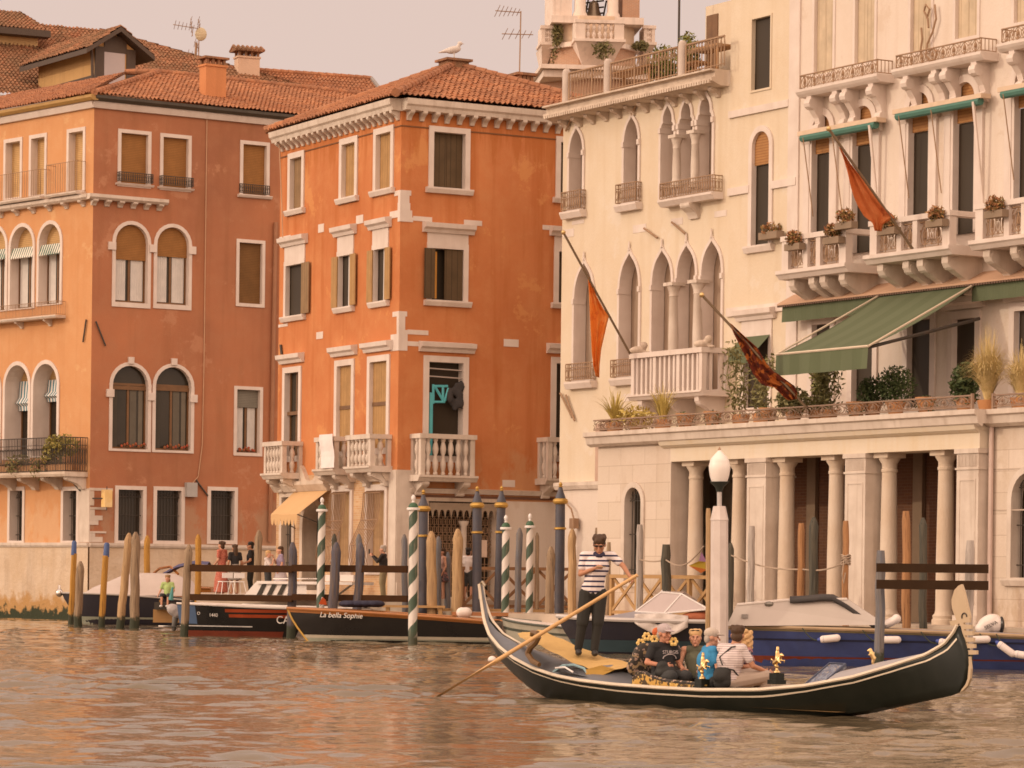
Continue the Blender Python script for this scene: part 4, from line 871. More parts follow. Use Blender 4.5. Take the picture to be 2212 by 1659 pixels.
MB().tube(px_line(ML, [(603, 300), (608, 420), (611, 520)], .2), .02, 4).build('cable', MT['pale_cable'], Mh)
# gull on the cap
gp = Vector((ap.x, ap.y, ap.z + .2)); g = MB(); ux = Vector((1, 0, 0)); up_ = Vector((0, 0, 1))
g.ell(gp + up_ * .34 + ux * -.02, (.27, .12, .13), Matrix.Rotation(R(-12), 3, 'Y')).ell(gp + up_ * .56 + ux * .2, (.09, .07, .075)).cap(gp + up_ * .40 + ux * .12, gp + up_ * .55 + ux * .19, .09, .055)
g.cap(gp + up_ * .32 + ux * -.2, gp + up_ * .24 + ux * -.52, .09, .02).cap(gp + up_ * .56 + ux * .26, gp + up_ * .54 + ux * .36, .025, .008)
g.cap(gp + up_ * .26 + Vector((0, .05, 0)), gp + Vector((.02, .05, 0)), .024, .022).cap(gp + up_ * .26 + Vector((0, -.05, 0)), gp + Vector((.02, -.05, 0)), .024, .022)
g.blob('seagull', mat('gull_feathers', (.52, .46, .42), .8, (.66, .6, .55), 4), None, gp, .015, 2, label='seagull standing on the peak of the orange house roof', cat='bird')
# ================================================================== BUILDING B1 : cream gothic palace
pb = at(1212, 700, 102); BD = (.513, -.859)
BF = Frame(pb.xy, BD); G1 = thing('gothic_palace', 'narrow cream palace with pointed gothic windows and a roof terrace behind an iron railing', 'building', (*BF.O, 0))
BQ = .9
s15 = BF.sz(1575, 400)[0]; SE = BF.sz(2620, 700)[0]
INT = mat('white_reveal', (.74, .66, .60), .9, (.62, .53, .48), 2)
zc0 = BF.sz(1240, 238)[1]; zc0 = BF.sz(1400, 208)[1]
def gwin(px, tab, rise=1.75, rail=None, r=.40):
    w = window(BF, G1, 'gothic', px, .11, r, .05, 'back', tab=tab, rise=rise, mtl=TRIM); s0, s1, z0, z1 = geo(w)
    MB().ext(BF, [(s0 - .03, z0 - .03), (s1 + .03, z0 - .03), (s1 + .03, z1), (s0 - .03, z1)], -r - .05, -r - .02).build('pane', mat('tan_inner_shutter', (.36, .26, .19), .8, (.28, .2, .14), 2, streak=.5), w); MB().box(BF, s0 + (s1 - s0) * .86, s1 + .01, -r - .01, -r + .03, z0, z1 - .5).build('casement', WOODF, w)
    zq = z1 - (s1 - s0) * 1.05; MB().box(BF, s0 - .1, s0 + .02, -r + .05, .09, zq - .08, zq + .08).build('impost', TRIM, w); MB().box(BF, s1 - .02, s1 + .1, -r + .05, .09, zq - .08, zq + .08).build('impost', TRIM, w)
    c = (s0 + s1) / 2; MB().tube([BF.P(c, .05, z1 + .08), BF.P(c, .05, z1 + .35)], [.05, .02], 6).build('finial', TRIM, w)
    if rail:
        zt = z0 + rail; railing(BF, w, s0 - .16, s1 + .16, z0 - .05, zt, .22, IRON_R, .11, scroll=True, r=.012)
        MB().prof(BF, s0 - .22, s1 + .22, [(-.02, z0 - .28), (.18, z0 - .28), (.26, z0 - .12), (.26, z0 - .06), (-.02, z0 - .06)]).build('sill', TRIM, w)
    return w
gwin((1232, 277, 1260, 452), OGEE, rail=.55); gwin((1350, 252, 1380, 436), OGEE, rail=.55)
gwin((1242, 568, 1283, 820), OGEE, rail=.5); gwin((1339.5, 547, 1381, 812), OGEE, rail=.5)
for px in ((1429.5, 228, 1457, 424), (1468.5, 215, 1498, 419), (1508.5, 203, 1540, 413)): gwin(px, TREF, 2.0)
for px in ((1410, 541, 1451, 860), (1463.5, 530, 1503, 850), (1516.5, 520, 1559, 842)): gwin(px, OGEE, 1.6)
def column(fr, root, u, v0, v1, r, d=.0, mtl=STONE, cap=True, zb=None):
    s, z1 = fr.sz(u, v0, d); z0 = zb if zb is not None else fr.sz(u, v1, d)[1]; H = z1 - z0
    m = MB().lathe(fr.P(s, d, z0), [(r * 1.45, 0), (r * 1.45, .07), (r * 1.2, .10), (r * 1.3, .16), (r * 1.02, .22), (r, .3), (r * 1.01, H * .4), (r * .88, H - .42), (r * .98, H - .40), (r * .9, H - .36), (r * 1.0, H - .26), (r * 1.35, H - .12), (r * 1.4, H - .1)], 16)
    o = m.build('column', mtl, root, smooth=True)
    MB().box(fr, s - r * 1.5, s + r * 1.5, d - r * 1.5, d + r * 1.5, z1 - .1, z1).build('abacus', mtl, o); return o
for u in (1462.5, 1502.5): column(BF, G1, u, 292 if u < 1490 else 282, 405, .13, .04)
for u in (1456.5, 1509): column(BF, G1, u, 611 if u < 1480 else 605, 800, .16, .04)
# small iron balcony of the upper triple window
s0, s1 = BF.sz(1424, 410, .35)[0], BF.sz(1541, 395, .35)[0]; z0 = BF.sz(1480, 424, .35)[1]
b = MB().prof(BF, s0, s1, [(-.02, z0 - .2), (.3, z0 - .2), (.42, z0 - .06), (.42, z0), (-.02, z0)]).build('balcony', TRIM, G1); railing(BF, b, s0 + .05, s1 - .05, z0, BF.sz(1480, 388, .35)[1], .36, IRON_R, .12, scroll=True)
corbel(BF, b, (s0 + s1) / 2, .5, .4, z0 - .2, .45, STONE, 'bracket')
# main stone balcony
DB = 1.0; s0, s1 = BF.sz(1363, 810, DB)[0], BF.sz(1516, 800, DB)[0]
gb = stone_balcony(BF, G1, s0, s1, DB, BF.sz(1440, 848, DB)[1], BF.sz(1440, 757, DB)[1], 14, 2, TRIM, square=True, slab=.16, brackets=(.1, .5, .9), bh=.75, bw=.22)
for k, (a, dd) in enumerate(((s0 + .2, DB - .1), (s1 - .15, DB - .1))):
    p = BF.P(a, dd, BF.sz(1440, 757, DB)[1]); m = MB().ell(p + Vector((0, 0, .1)), (.26, .14, .12)).ell(p + Vector((.18, -.05, .24)), (.12, .11, .12)).cap(p + Vector((.2, -.08, .03)), p + Vector((.34, -.12, .03)), .05, .04)
    m.blob('stone_lion', STONE_D, None, p, .03, 2, label=('small stone lion on the far corner of the gothic balcony rail', 'small stone lion on the near corner of the gothic balcony rail')[k], cat='sculpture', group='lions on the balcony rail')
for px in ((2270 * .576, 800 * .576, 0, 0),): pass
blk = [(1236, 436 + 40, 1262, 484), (1368, 485, 1396, 502), (1450, 471, 1475, 486), (1544, 455, 1570, 468), (1348, 850, 1378, 866), (1217, 495, 1240, 512)]
for u0, v0, u1, v1 in blk: a0, a1, q0, q1 = BF.rect(u0, v0, u1, v1); MB().box(BF, a0, a1, -.02, .012, q0, q1).build('stone_block', TRIM, G1)
for a, b_ in (((1391, 493), (1420, 514)), ((1451, 480), (1480, 505)), ((1364, 247), (1377, 220)), ((1222, 283), (1236, 250)), ((1210, 849), (1236, 902)), ((1222, 853), (1241, 909))): bar(BF, G1, a, b_, .08, .035, 'wall_anchor', IRON_R)
# terrace cornice, posts and railing
DT = .62; zt = BF.sz(1390, 181, DT)[1]; zl = BF.sz(1390, 206, DT)[1]; sA, sB = -.12, s15
MB().prof(BF, sA - .1, sB - .06, [(-.3, zl - .12), (DT - .35, zl - .12), (DT, zl), (DT, zl + .1), (DT - .12, zl + .12), (DT - .12, zt - .07), (DT + .05, zt - .05), (DT + .05, zt), (-.3, zt)]).build('terrace_cornice', STONE_D, G1)
m = MB(); n = 70
for i in range(n): s = sA + (sB - sA - .1) * i / n; m.box(BF, s, s + .09, DT - .3, DT + .04, zl - .06, zl + .04)
m.build('dentils', STONE_D, G1)
for i in range(12): corbel(BF, G1, sA + .4 + (sB - sA - .6) * i / 11.5, .20, DT - .28, zl - .12, .26, STONE_D)
zp = BF.sz(1390, 104, DT)[1]
for u in (1221, 1311, 1472):
    s = BF.sz(u, 300 - (u - 1210) * .35, DT - .2)[0]; MB().lathe(BF.P(s, DT - .22, zt), [(.13, 0), (.13, zp - zt - .1), (.11, zp - zt - .04), (.07, zp - zt)], 12).build('terrace_post', mat('grey_post', (.55, .46, .40), .8), G1, smooth=True)
for ua, ub in ((1228, 1303), (1318, 1462), (1480, 1563)):
    a, c_ = BF.sz(ua, 200, DT - .2)[0], BF.sz(ub, 150, DT - .2)[0]; m = MB(); zr = zp - .15
    m.tube([BF.P(a, DT - .22, zr), BF.P(c_, DT - .22, zr)], .035, 5).tube([BF.P(a, DT - .22, zt + .12), BF.P(c_, DT - .22, zt + .12)], .02, 5); n = max(3, int((c_ - a) / .16))
    for i in range(n + 1): s = a + (c_ - a) * i / n; m.tube([BF.P(s, DT - .22, zt + .05), BF.P(s, DT - .22, zr)], .016 if i % 8 else .03, 4)
    for i in range(n): s = a + (c_ - a) * (i + .5) / n; w_ = (c_ - a) / n; m.tube([BF.P(s - w_, DT - .22, zr - .3), BF.P(s - w_ * .6, DT - .22, zr - .1), BF.P(s, DT - .22, zr - .02), BF.P(s + w_ * .6, DT - .22, zr - .1), BF.P(s + w_, DT - .22, zr - .3)], .011, 4, False)
    m.build('terrace_railing', IRON_R, G1)
wall(BF, G1, rect_loop(0, s15, BQ - 1.9, zl - .05), PL_B)
MB().poly([BF.P(0, 0, 0), BF.P(0, -9, 0), BF.P(0, -9, zl), BF.P(0, 0, zl)]).poly([BF.P(0, -.01, zt - .02), BF.P(s15, -.01, zt - .02), BF.P(s15, -9, zt - .02), BF.P(0, -9, zt - .02)]).poly([BF.P(0, -9, 0), BF.P(s15, -9, 0), BF.P(s15, -9, zl), BF.P(0, -9, zl)]).build('side_wall', PL_B, G1)
# things on the roof terrace
def terrace_pt(u, v, d): s, z = BF.sz(u, v, d); return BF.P(s, d, zt)
WOOD = mat('weathered_teak', (.40, .22, .10), .7, (.3, .16, .07), 5)
def table(p, L_, w_, h, label, ang=-1.03):
    t = thing('terrace_table', label, 'table', p); f = frame_xy(p.x, p.y, ang); MB().box(f, -L_/2, L_/2, -w_/2, w_/2, p.z + h - .06, p.z + h).build('tabletop', WOOD, t)
    for a in (-1, 1):
        for c_ in (-1, 1): MB().box(f, a * (L_/2 - .1) - .04, a * (L_/2 - .1) + .04, c_ * (w_/2 - .08) - .03, c_ * (w_/2 - .08) + .03, p.z, p.z + h - .06).build('leg', WOOD, t)
table(terrace_pt(1375, 150, -.4), 2.6, .8, .75, 'long wooden table behind the middle panel of the terrace railing'); table(terrace_pt(1500, 120, -.2), 1.0, .6, .5, 'low wooden bench table by the tall terrace planter')
table(terrace_pt(1540, 100, -.8), 1.6, .8, 1.0, 'high wooden table beside the terrace doorway')
LEAF = foliage('terrace_leaves', (.10, .13, .03), (.24, .22, .05), (.34, .28, .08)); POT = mat('terracotta_pot', (.50, .24, .10), .8, (.4, .18, .08), 4)
def potted(p, h, rx, rz, label, name='potted_plant', leafm=None, n=500, leaf=.08, pot=True, seed=1, group=None):
    t = thing(name, label, 'plant', p, group); rng = random.Random(seed); m = MB()
    if pot: MB().lathe(p, [(.16, 0), (.24, .34), (.27, .36), (.27, .42), (.2, .42)], 10).build('pot', POT, t, smooth=True)
    tuft(m, p + Vector((0, 0, h - rz * .4)), (rx, rx, rz), n, rng, leaf)
    for k in range(7): a = rng.random() * 6.28; m.tube([p + Vector((0, 0, .35)), p + Vector((rx * .5 * math.cos(a), rx * .5 * math.sin(a), h + rz * .2 * rng.random()))], [.02, .008], 4)
    m.build('foliage', leafm or LEAF, t); return t
potted(terrace_pt(1432, 132, -.6), 1.0, .55, .7, 'bushy yellow green shrub behind the roof terrace railing', seed=3, n=900); potted(terrace_pt(1487, 120, -.5), 1.1, .4, .8, 'leafy shrub against the second last post of the roof terrace', seed=4, n=600)
MB().tube([terrace_pt(1466, 108, -.6), terrace_pt(1466, 108, -.6) + Vector((0, 0, 3.2))], .035, 6).build('terrace_pole', IRON, None, terrace_pt(1466, 108, -.6), label='bare dark pole standing on the roof terrace', cat='pole')
# ================================================================== BUILDING B2 : white palace on the right
G2 = thing('white_palace', 'tall white and cream palace with arched balcony windows and a green awning', 'building', (*BF.P(s15, 0, 0),)); B2 = Frame(BF.O, BD); B2.holes = []
s17 = B2.sz(1704, 400)[0]; ZTOP = B2.sz(1700, -160)[1]; zlow = BQ - 1.5
hC, hW = [], []
B2.holes = hC
window(B2, G2, 'rect', (1625, 38, 1665, 192), .06, .10, .03, 'dark', mtl=PL_B)
w = window(B2, G2, 'arch', (1626, 284, 1663, 528), .17, .12, .05, 'blind_dark', split=.71, sill=.22, mtl=TRIM, blind=lined('orange_blind', (.42, .21, .08), (.25, .11, .04), 2, .08, .7, .22))
w = window(B2, G2, 'rect', (1609, 726, 1661, 880), .16, .12, .05, 'dark', mtl=TRIM, lintel=.3); s0, s1, z0, z1 = geo(w)
GRN = mat('green_canvas', (.095, .115, .062), .85, (.115, .135, .075), 1.2, .5); p_ = [B2.P(s0 - .1, .05, z1), B2.P(s1 + .1, .05, z1), B2.P(s1 + .1, .5, z1 - .45), B2.P(s0 - .1, .5, z1 - .45)]
MB().add(p_ + [q + Vector((0, 0, -.35)) for q in p_[2:]], [(0, 1, 2, 3), (3, 2, 4, 5)]).build('awning', GRN, w)
B2.holes = hW; OB = MT['orange_blind']
ARCH = []
for px, sp in (((1756, 249, 1794, 560), .74), ((1844, 229, 1885, 545), .74), ((1965, 200, 2008, 520), .74), ((2062, 178, 2107, 505), .74), ((2194, 140, 2240, 485), .74)):
    w = window(B2, G2, 'arch', px, .2, .14, .06, 'blind_dark', split=sp, mtl=TRIM, wb=0, blind=OB); ARCH.append(w); s0, s1, z0, z1 = geo(w)
    zi = z1 - (s1 - s0) / 2 - .35; m = MB()
    for a in (s0 - .42, s1 + .04): m.prof(B2, a, a + .38, [(-.02, zi), (.08, zi), (.16, zi + .14), (.18, zi + .22), (-.02, zi + .24)]); m.box(B2, a + .06, a + .32, -.02, .08, z0, zi + .002)
    m.build('pilaster', TRIM, w)
for px in ((1761, -120, 1801, 158), (1849, -130, 1891, 134), (1969, -140, 2013, 110), (2066, -150, 2113, 80), (2193, -170, 2240, 45)):
    window(B2, G2, 'rect', px, .10, .16, .03, 'shutter', mtl=TRIM, blind=SHUT_C)
for px in ((1756, 700, 1795, 885), (1843, 690, 1887, 875), (1962, 690, 2011, 880), (2059, 688, 2108, 872), (2193, 670, 2250, 850)):
    window(B2, G2, 'rect', px, .2, .12, .06, 'dark', mtl=TRIM, lintel=.05)
# canopies rolled above the arched windows
TUR = mat('turquoise_canvas', (.065, .17, .135), .7, (.09, .2, .16), 3)
for u0, v0, u1, v1 in ((1722, 300, 1893, 264), (1927, 251, 2119, 215), (2154, 202, 2330, 172)):
    sA_, zA = B2.sz(u0, v0, .45); sB_, zB = B2.sz(u1, v1, .45); z = (zA + zB) / 2
    cs_ = MB().box(B2, sA_, sB_, .12, .45, z + .05, z + .17).build('awning_cassette', mat('cream_cassette', (.66, .50, .36), .6), G2)
    MB().tube([B2.P(sA_ + .12, .36, z - .02), B2.P(sB_ - .12, .36, z - .02)], .11, 8).build('rolled_canvas', TUR, cs_)
    for t in (.08, .45, .92): s = sA_ + (sB_ - sA_) * t; MB().tube([B2.P(s, .46, z - .02), B2.P(s + .05, .12, z - (2.8 if t > .9 else 2.2))], .016 if t < .9 else .045, 4).build('awning_arm', IRON_R if t < .9 else TRIM, cs_)
# upper iron balconies with scroll brackets
DU = .55
for u0, u1, vt_, vb_, nb in ((1726, 1892, 146, 176, 4), (1933, 2116, 101, 130, 4), (2161, 2330, 45, 76, 3)):
    sA_, sB_ = B2.sz(u0, vb_, DU)[0], B2.sz(u1, vb_, DU)[0]; uc = (u0 + u1) / 2; zb, zt2 = B2.sz(uc, vb_, DU)[1], B2.sz(uc, vt_, DU)[1]
    b = MB().prof(B2, sA_ - .1, sB_ + .1, [(-.02, zb - .22), (DU - .08, zb - .22), (DU, zb - .15), (DU + .05, zb - .08), (DU + .05, zb - .01), (-.02, zb - .01)]).build('balcony', TRIM, G2)
    ornate(B2, b, sA_, sB_, zb, zt2, DU - .04, IRON_R, .42, .013)
    for sx_ in (sA_, sB_): railing(B2, b, sx_ - .001, sx_, zb, zt2, DU - .05, IRON_R, .12, sides=(True, False))
    for k in range(nb): corbel(B2, b, sA_ + .35 + (sB_ - sA_ - .7) * (0, .42, .58, 1)[k], .22, DU - .08, zb - .222, 1.0, TRIM, scroll=True)
zcrs = B2.sz(1640, 235)[1]
for v, hh, a, e_ in ((236, .2, s15, s17), (405, .22, s15, B2.sz(1621, 400)[0]), (405, .22, B2.sz(1668, 400)[0], s17 + .4), (668, .25, s15, s17 + .2)): z = B2.sz(1640, v)[1]; MB().box(B2, a + .01, e_, -.02, .07, z - hh / 2, z + hh / 2).build('string_course', TRIM, G2)
MB().box(B2, s17, s17 + .5, -.02, .05, zlow, ZTOP).build('corner_pilaster', TRIM, G2)
# swirling iron scroll fixed between the upper windows
m = MB()
for pts in ([(2019, 10), (2022, 40), (2014, 70), (2003, 95), (2000, 118), (2008, 132), (2020, 128), (2024, 112), (2016, 104), (2006, 110)], [(1990, 60), (1992, 85), (1988, 110), (1994, 135), (2006, 146), (2020, 140)], [(2002, 40), (2008, 20), (2000, 10), (1996, 24), (2004, 40), (2006, 60)]):
    m.tube(px_line(B2, pts, .12), .03, 5)
m.build('wall_scroll', IRON_R, G2)
# main balconies : stone piers with iron panels, slabs on scrolled brackets
DMB = 1.25; BAL_S = []
for u0, u1, vt_, vb_, nb in ((1690, 1826, 502, 577, 4), (1880, 2050, 466, 541, 4), (2108, 2290, 428, 508, 4)):
    sA_, sB_ = B2.sz(u0, vb_, DMB)[0], B2.sz(u1, vb_, DMB)[0]; uc = (u0 + u1) / 2; zb, zt2 = B2.sz(uc, vb_, DMB)[1], B2.sz(uc, vt_, DMB)[1]; BAL_S.append((sA_, sB_, zb, zt2)); m = MB()
    m.prof(B2, sA_ - .15, sB_ + .15, [(-.02, zb - .24), (DMB, zb - .24), (DMB + .08, zb - .14), (DMB + .14, zb - .1), (DMB + .14, zb), (-.02, zb)])
    m.box(B2, sA_ - .06, sB_ + .06, DMB - .24, DMB + .04, zt2 - .14, zt2)
    for q in (sA_, sB_ - .24): m.box(B2, q - .03, q + .27, 0, DMB - .24, zt2 - .138, zt2 - .002)
    nP = 4
    for k in range(nP):
        c_ = sA_ + .13 + (sB_ - sA_ - .26) * (0, .36, .58, 1)[k]; hw = .15 if k in (0, 3) else .1; m.box(B2, c_ - hw, c_ + hw, DMB - .22, DMB + .01, zb, zt2 - .14)
    b = m.build('balcony', TRIM, G2)
    for a, c_ in ((0, .36), (.36, .58), (.58, 1)):
        x0, x1 = sA_ + .26 + (sB_ - sA_ - .52) * a + .04, sA_ + .26 + (sB_ - sA_ - .52) * c_ - .04; ornate(B2, b, x0, x1, zb + .04, zt2 - .2, DMB - .1, IRON_R, .5, .016, 'iron_panel')
    for k in range(nb): corbel(B2, b, sA_ + .3 + (sB_ - sA_ - .6) * (0, .40, .62, 1)[k], .26, DMB - .1, zb - .242, 1.0, STONE, scroll=True)
# terracotta hood and green valances
zH = B2.sz(1950, 626, .6)[1]; sH = B2.sz(1680, 660, .6)[0]
MB().prof(B2, sH, SE, [(.0, zH + .32), (.62, zH), (.62, zH - .05), (.0, zH + .25)]).build('awning_hood', mat('terracotta_hood', (.52, .33, .22), .8, (.45, .28, .18), 2), G2)
m = MB(); n = 160
for i in range(n): s = sH + (SE - sH) * i / n; m.box(B2, s, s + .07, .58, .625, zH - .10, zH - .045)
m.build('scalloped_edge', mat('dark_fringe', (.16, .1, .07), .8), G2)
for u0, u1, v0, v1 in ((1690, 1905, 655, 690), (2100, 2330, 612, 642)):
    sA_, sB_ = B2.sz(u0, 672, .5)[0], B2.sz(u1, 630, .5)[0]; zv = B2.sz((u0 + u1) / 2, (v0 + v1) / 2 + 13, .5)[1]; m = MB(); vs = []; n = 40
    for i in range(n + 1): s = sA_ + (sB_ - sA_) * i / n; vs += [B2.P(s, .5, zH - .06), B2.P(s, .52 + .025 * math.sin(i * 1.1), zv)]
    m.add(vs, [(2*i, 2*i+1, 2*i+3, 2*i+2) for i in range(n)]); m.build('valance', GRN, G2)
DA = 3.9; a0, a1 = B2.sz(1902, 640, .5)[0], B2.sz(2106, 616, .5)[0]; ztop = B2.sz(2000, 628, .5)[1]; zbt = B2.sz(1735, 762, DA)[1]
GRN2 = stripes('green_awning_canvas', (.105, .125, .070), (.118, .138, .080), 0, .9, .5, .85, dirv=(.513, -.859, 0))
m = MB(); vs = []; n = 8
for i in range(n + 1):
    t = i / n; sag = -.10 * math.sin(math.pi * t)
    vs += [B2.P(a0, .5 + (DA - .5) * t, ztop + (zbt - ztop) * t + sag), B2.P(a1, .5 + (DA - .5) * t, ztop + (zbt - ztop) * t + sag)]
m.add(vs, [(2*i, 2*i+1, 2*i+3, 2*i+2) for i in range(n)]); aw = m.build('awning', GRN2, G2)
m = MB(); vs = []
for i in range(25): s = a0 + (a1 - a0) * i / 24; vs += [B2.P(s, DA + .005, zbt), B2.P(s, DA + .03 + .03 * math.sin(i * .9), zbt - .55)]
m.add(vs, [(2*i, 2*i+1, 2*i+3, 2*i+2) for i in range(24)]); m.build('valance', GRN2, aw)
MB().tube([B2.P(a0, DA, zbt + .02), B2.P(a1, DA, zbt + .02)], .035, 6).tube([B2.P(a1, .5, ztop + .03), B2.P(a1, DA, zbt + .02)], .03, 6).tube([B2.P(a0, .5, ztop + .03), B2.P(a0, DA, zbt + .02)], .03, 6).build('awning_edge', mat('cream_edge', (.62, .52, .4), .7), aw)
for q in (a1 - .1, a0 + .1): MB().tube([B2.P(q, DA - .02, zbt - .02), B2.P(q + .05, .3, zbt + .9)], .05, 6).build('awning_arm', IRON, aw)
wall(B2, G2, rect_loop(s15, s17, BQ - 1.9, ZTOP), PL_B, name='cream_wall', holes=hC)
wall(B2, G2, rect_loop(s17, SE, BQ - 1.9, ZTOP), PL_W, holes=hW)
# parapet house seen at the top edge between the terrace and the frame
MB().poly([B2.P(s15, 0, zt), B2.P(s15, -9, zt), B2.P(s15, -9, ZTOP), B2.P(s15, 0, ZTOP)]).build('side_wall', PL_B, G2)
fp = Frame(B2.P(s15, -2.2, 0).xy, (-.859 * -1, -.513 * -1), None)
MB().box(B2, B2.sz(1524, 60, -1.6)[0], s15 + .01, -4.5, -1.6, zt, ZTOP - 1.2).build('terrace_house', PL_B, G2)
sd_, zd_ = B2.sz(1540, 32, -1.6); MB().box(B2, sd_ - .3, sd_ + .3, -1.62, -1.57, zt, zd_).build('door', WOODF, G2)
# ================================================================== PORTICO in front of the white palace
PO = 3.2; PF = Frame(BF.P(0, PO, 0).xy, BD); PF.holes = []
PT = thing('portico', 'white stone portico of paired round columns and square piers carrying a terrace', 'building', (*PF.P(PF.sz(1700, 900)[0], 0, 0).xy, 0))
ps = lambda u, v=1150: PF.sz(u, v)[0]
sP0, sP1, sP2 = ps(1292, 1000), ps(2114), ps(2610)
zCt = PF.sz(1700, 908, .35)[1]; zCb = PF.sz(1700, 936, .3)[1]; zAb = PF.sz(1728, 985)[1]
zB_ = BQ
for a, b_, dd in ((sP0, sP1, 0.0), (sP1 + .02, sP2, -.35)):
    MB().prof(PF, a - .25 * (dd == 0), b_ + .25 * (dd == 0), [(dd - 2.8, zCt), (dd + .38, zCt), (dd + .38, zCt - .12), (dd + .30, zCt - .16), (dd + .26, zCt - .34), (dd + .12, zCt - .42), (dd + .1, zCb), (dd - 2.8, zCb)]).build('cornice', STONE, PT)
sW = ps(1447)
window(PF, PT, 'arch', (1351, 1053, 1386, 1255), .16, .3, .05, 'grille', mtl=STONE)
wall(PF, PT, rect_loop(sP0, sW, -1.5, zCb + .01), PL_P, name='wall', holes=PF.holes)
MB().box(PF, sW, sP1, -.95, -.0, zAb, zCb - .002).box(PF, sW + .6, sP1 + .03, -.3, .05, zAb + .45, zAb + .52).build('architrave', PL_B if False else mat('cream_stone', (.65, .55, .41), .85, (.68, .59, .49), .8, .9, .15, 10, streak=.3, scol=(.6, .42, .2)), PT)
MB().prof(PF, sW - .35, sP1 + .02, [(0.0, zCb - .002), (.22, zCb - .002), (.16, zCb - .14), (.06, zCb - .2), (.0, zCb - .22)]).build('bed_mould', MT['cream_stone'], PT)
COLM = mat('column_stone', (.56, .44, .33), .85, (.64, .54, .44), .9, .9, .25, 14, streak=.35, scol=(.45, .28, .14))
for u in (1502.5, 1597, 1699, 1805.5, 1920, 2042):
    r = .225; s = PF.sz(u, 1150, -.45)[0]; H = zAb - zB_
    o = MB().lathe(PF.P(s, -.45, zB_), [(r * 1.42, 0), (r * 1.42, .12), (r * 1.28, .15), (r * 1.34, .22), (r * 1.1, .28), (r * 1.02, .36), (r * 1.0, H * .4), (r * .86, H - .5), (r * .95, H - .48), (r * .95, H - .42), (r * .87, H - .4), (r * .88, H - .28), (r * 1.2, H - .17), (r * 1.25, H - .13)], 24).build('column', COLM, PT, smooth=True)
    MB().box(PF, s - r * 1.3, s + r * 1.3, -.45 - r * 1.3, -.45 + r * 1.3, zAb - .13, zAb - .002).build('abacus', COLM, o)
for ua, ub in ((1612, 1653), (1824, 1868), (2065, 2112)):
    a, b_ = ps(ua), ps(ub); m = MB().box(PF, a, b_, -.95, .0, zB_, zAb - .002)
    m.box(PF, a - .05, b_ + .05, -1.0, .05, zAb - .12, zAb - .003).box(PF, a - .03, b_ + .03, -.98, .03, zAb - .52, zAb - .47).box(PF, a - .05, b_ + .05, -1., .05, zB_, zB_ + .25)
    n = 14
    for i in range(n): s = a + .04 + (b_ - a - .08) * i / n; m.box(PF, s, s + (b_ - a) / n * .5, -.02, .018, zAb - .44, zAb - .16)
    for q0, q1 in ((a + .1, a + .14), (b_ - .14, b_ - .1)): m.box(PF, q0, q1, -.02, .014, zB_ + .5, zAb - .75)
    m.box(PF, a + .14, b_ - .14, -.02, .014, zAb - .79, zAb - .75); m.build('pier', STONE, PT)
MB().box(PF, sW - .45, sW + .02, -.95, -.001, zB_, zAb).build('pier', STONE, PT)
# brick back wall with stone piers, side wall on the right
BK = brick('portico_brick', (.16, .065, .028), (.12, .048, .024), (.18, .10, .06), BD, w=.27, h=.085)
zz0 = PF.sz(2300, 1010, -.35)[1]
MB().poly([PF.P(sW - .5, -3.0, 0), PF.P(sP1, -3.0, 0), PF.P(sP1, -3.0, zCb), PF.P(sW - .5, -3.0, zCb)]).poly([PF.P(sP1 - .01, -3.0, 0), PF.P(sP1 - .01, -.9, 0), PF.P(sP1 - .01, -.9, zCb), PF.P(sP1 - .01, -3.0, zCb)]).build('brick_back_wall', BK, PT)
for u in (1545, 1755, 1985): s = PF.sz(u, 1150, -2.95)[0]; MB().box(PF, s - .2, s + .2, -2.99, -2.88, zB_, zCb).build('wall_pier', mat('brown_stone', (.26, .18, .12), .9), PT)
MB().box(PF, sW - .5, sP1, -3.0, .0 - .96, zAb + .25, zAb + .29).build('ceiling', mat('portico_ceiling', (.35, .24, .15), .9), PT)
s, z = PF.sz(1630 - 3, 1150, -2.9); 
for u, v in ((1632, 1142), (1637, 1195)): a, q = PF.sz(u, v, -2.98); MB().box(PF, a - .25, a + .2, -2.99, -2.9, q - .35, q + .35).build('wall_plaque', mat('buff_plaque', (.6, .42, .28), .8), PT)
PR = Frame(PF.P(0, -.35, 0).xy, BD); PR.holes = []
window(PR, PT, 'arch', (2187, 1020, 2262, 1248), .16, .3, .05, 'grille', mtl=STONE, sill=.2)
wall(PR, PT, rect_loop(sP1 - .02, sP2, -1.5, zCb + .01), PL_P, name='side_bay_wall', holes=PR.holes)
for z_ in (zz0, zz0 - 1.0): MB().box(PR, sP1 + .05, sP2, -.02, .012, z_, z_ + .03).build('string_line', mat('joint_line', (.5, .4, .32), .9), PT)
MB().tube([PR.P(sP1 + .14, .1, zB_), PR.P(sP1 + .14, .1, zCb)], .06, 8).build('downpipe', mat('pink_pipe', (.6, .46, .4), .6), PT)
MB().poly([PF.P(sP0, 0, -1), PF.P(sP0, -PO, -1), PF.P(sP0, -PO, zCt), PF.P(sP0, 0, zCt)]).build('end_wall', PL_W, PT)
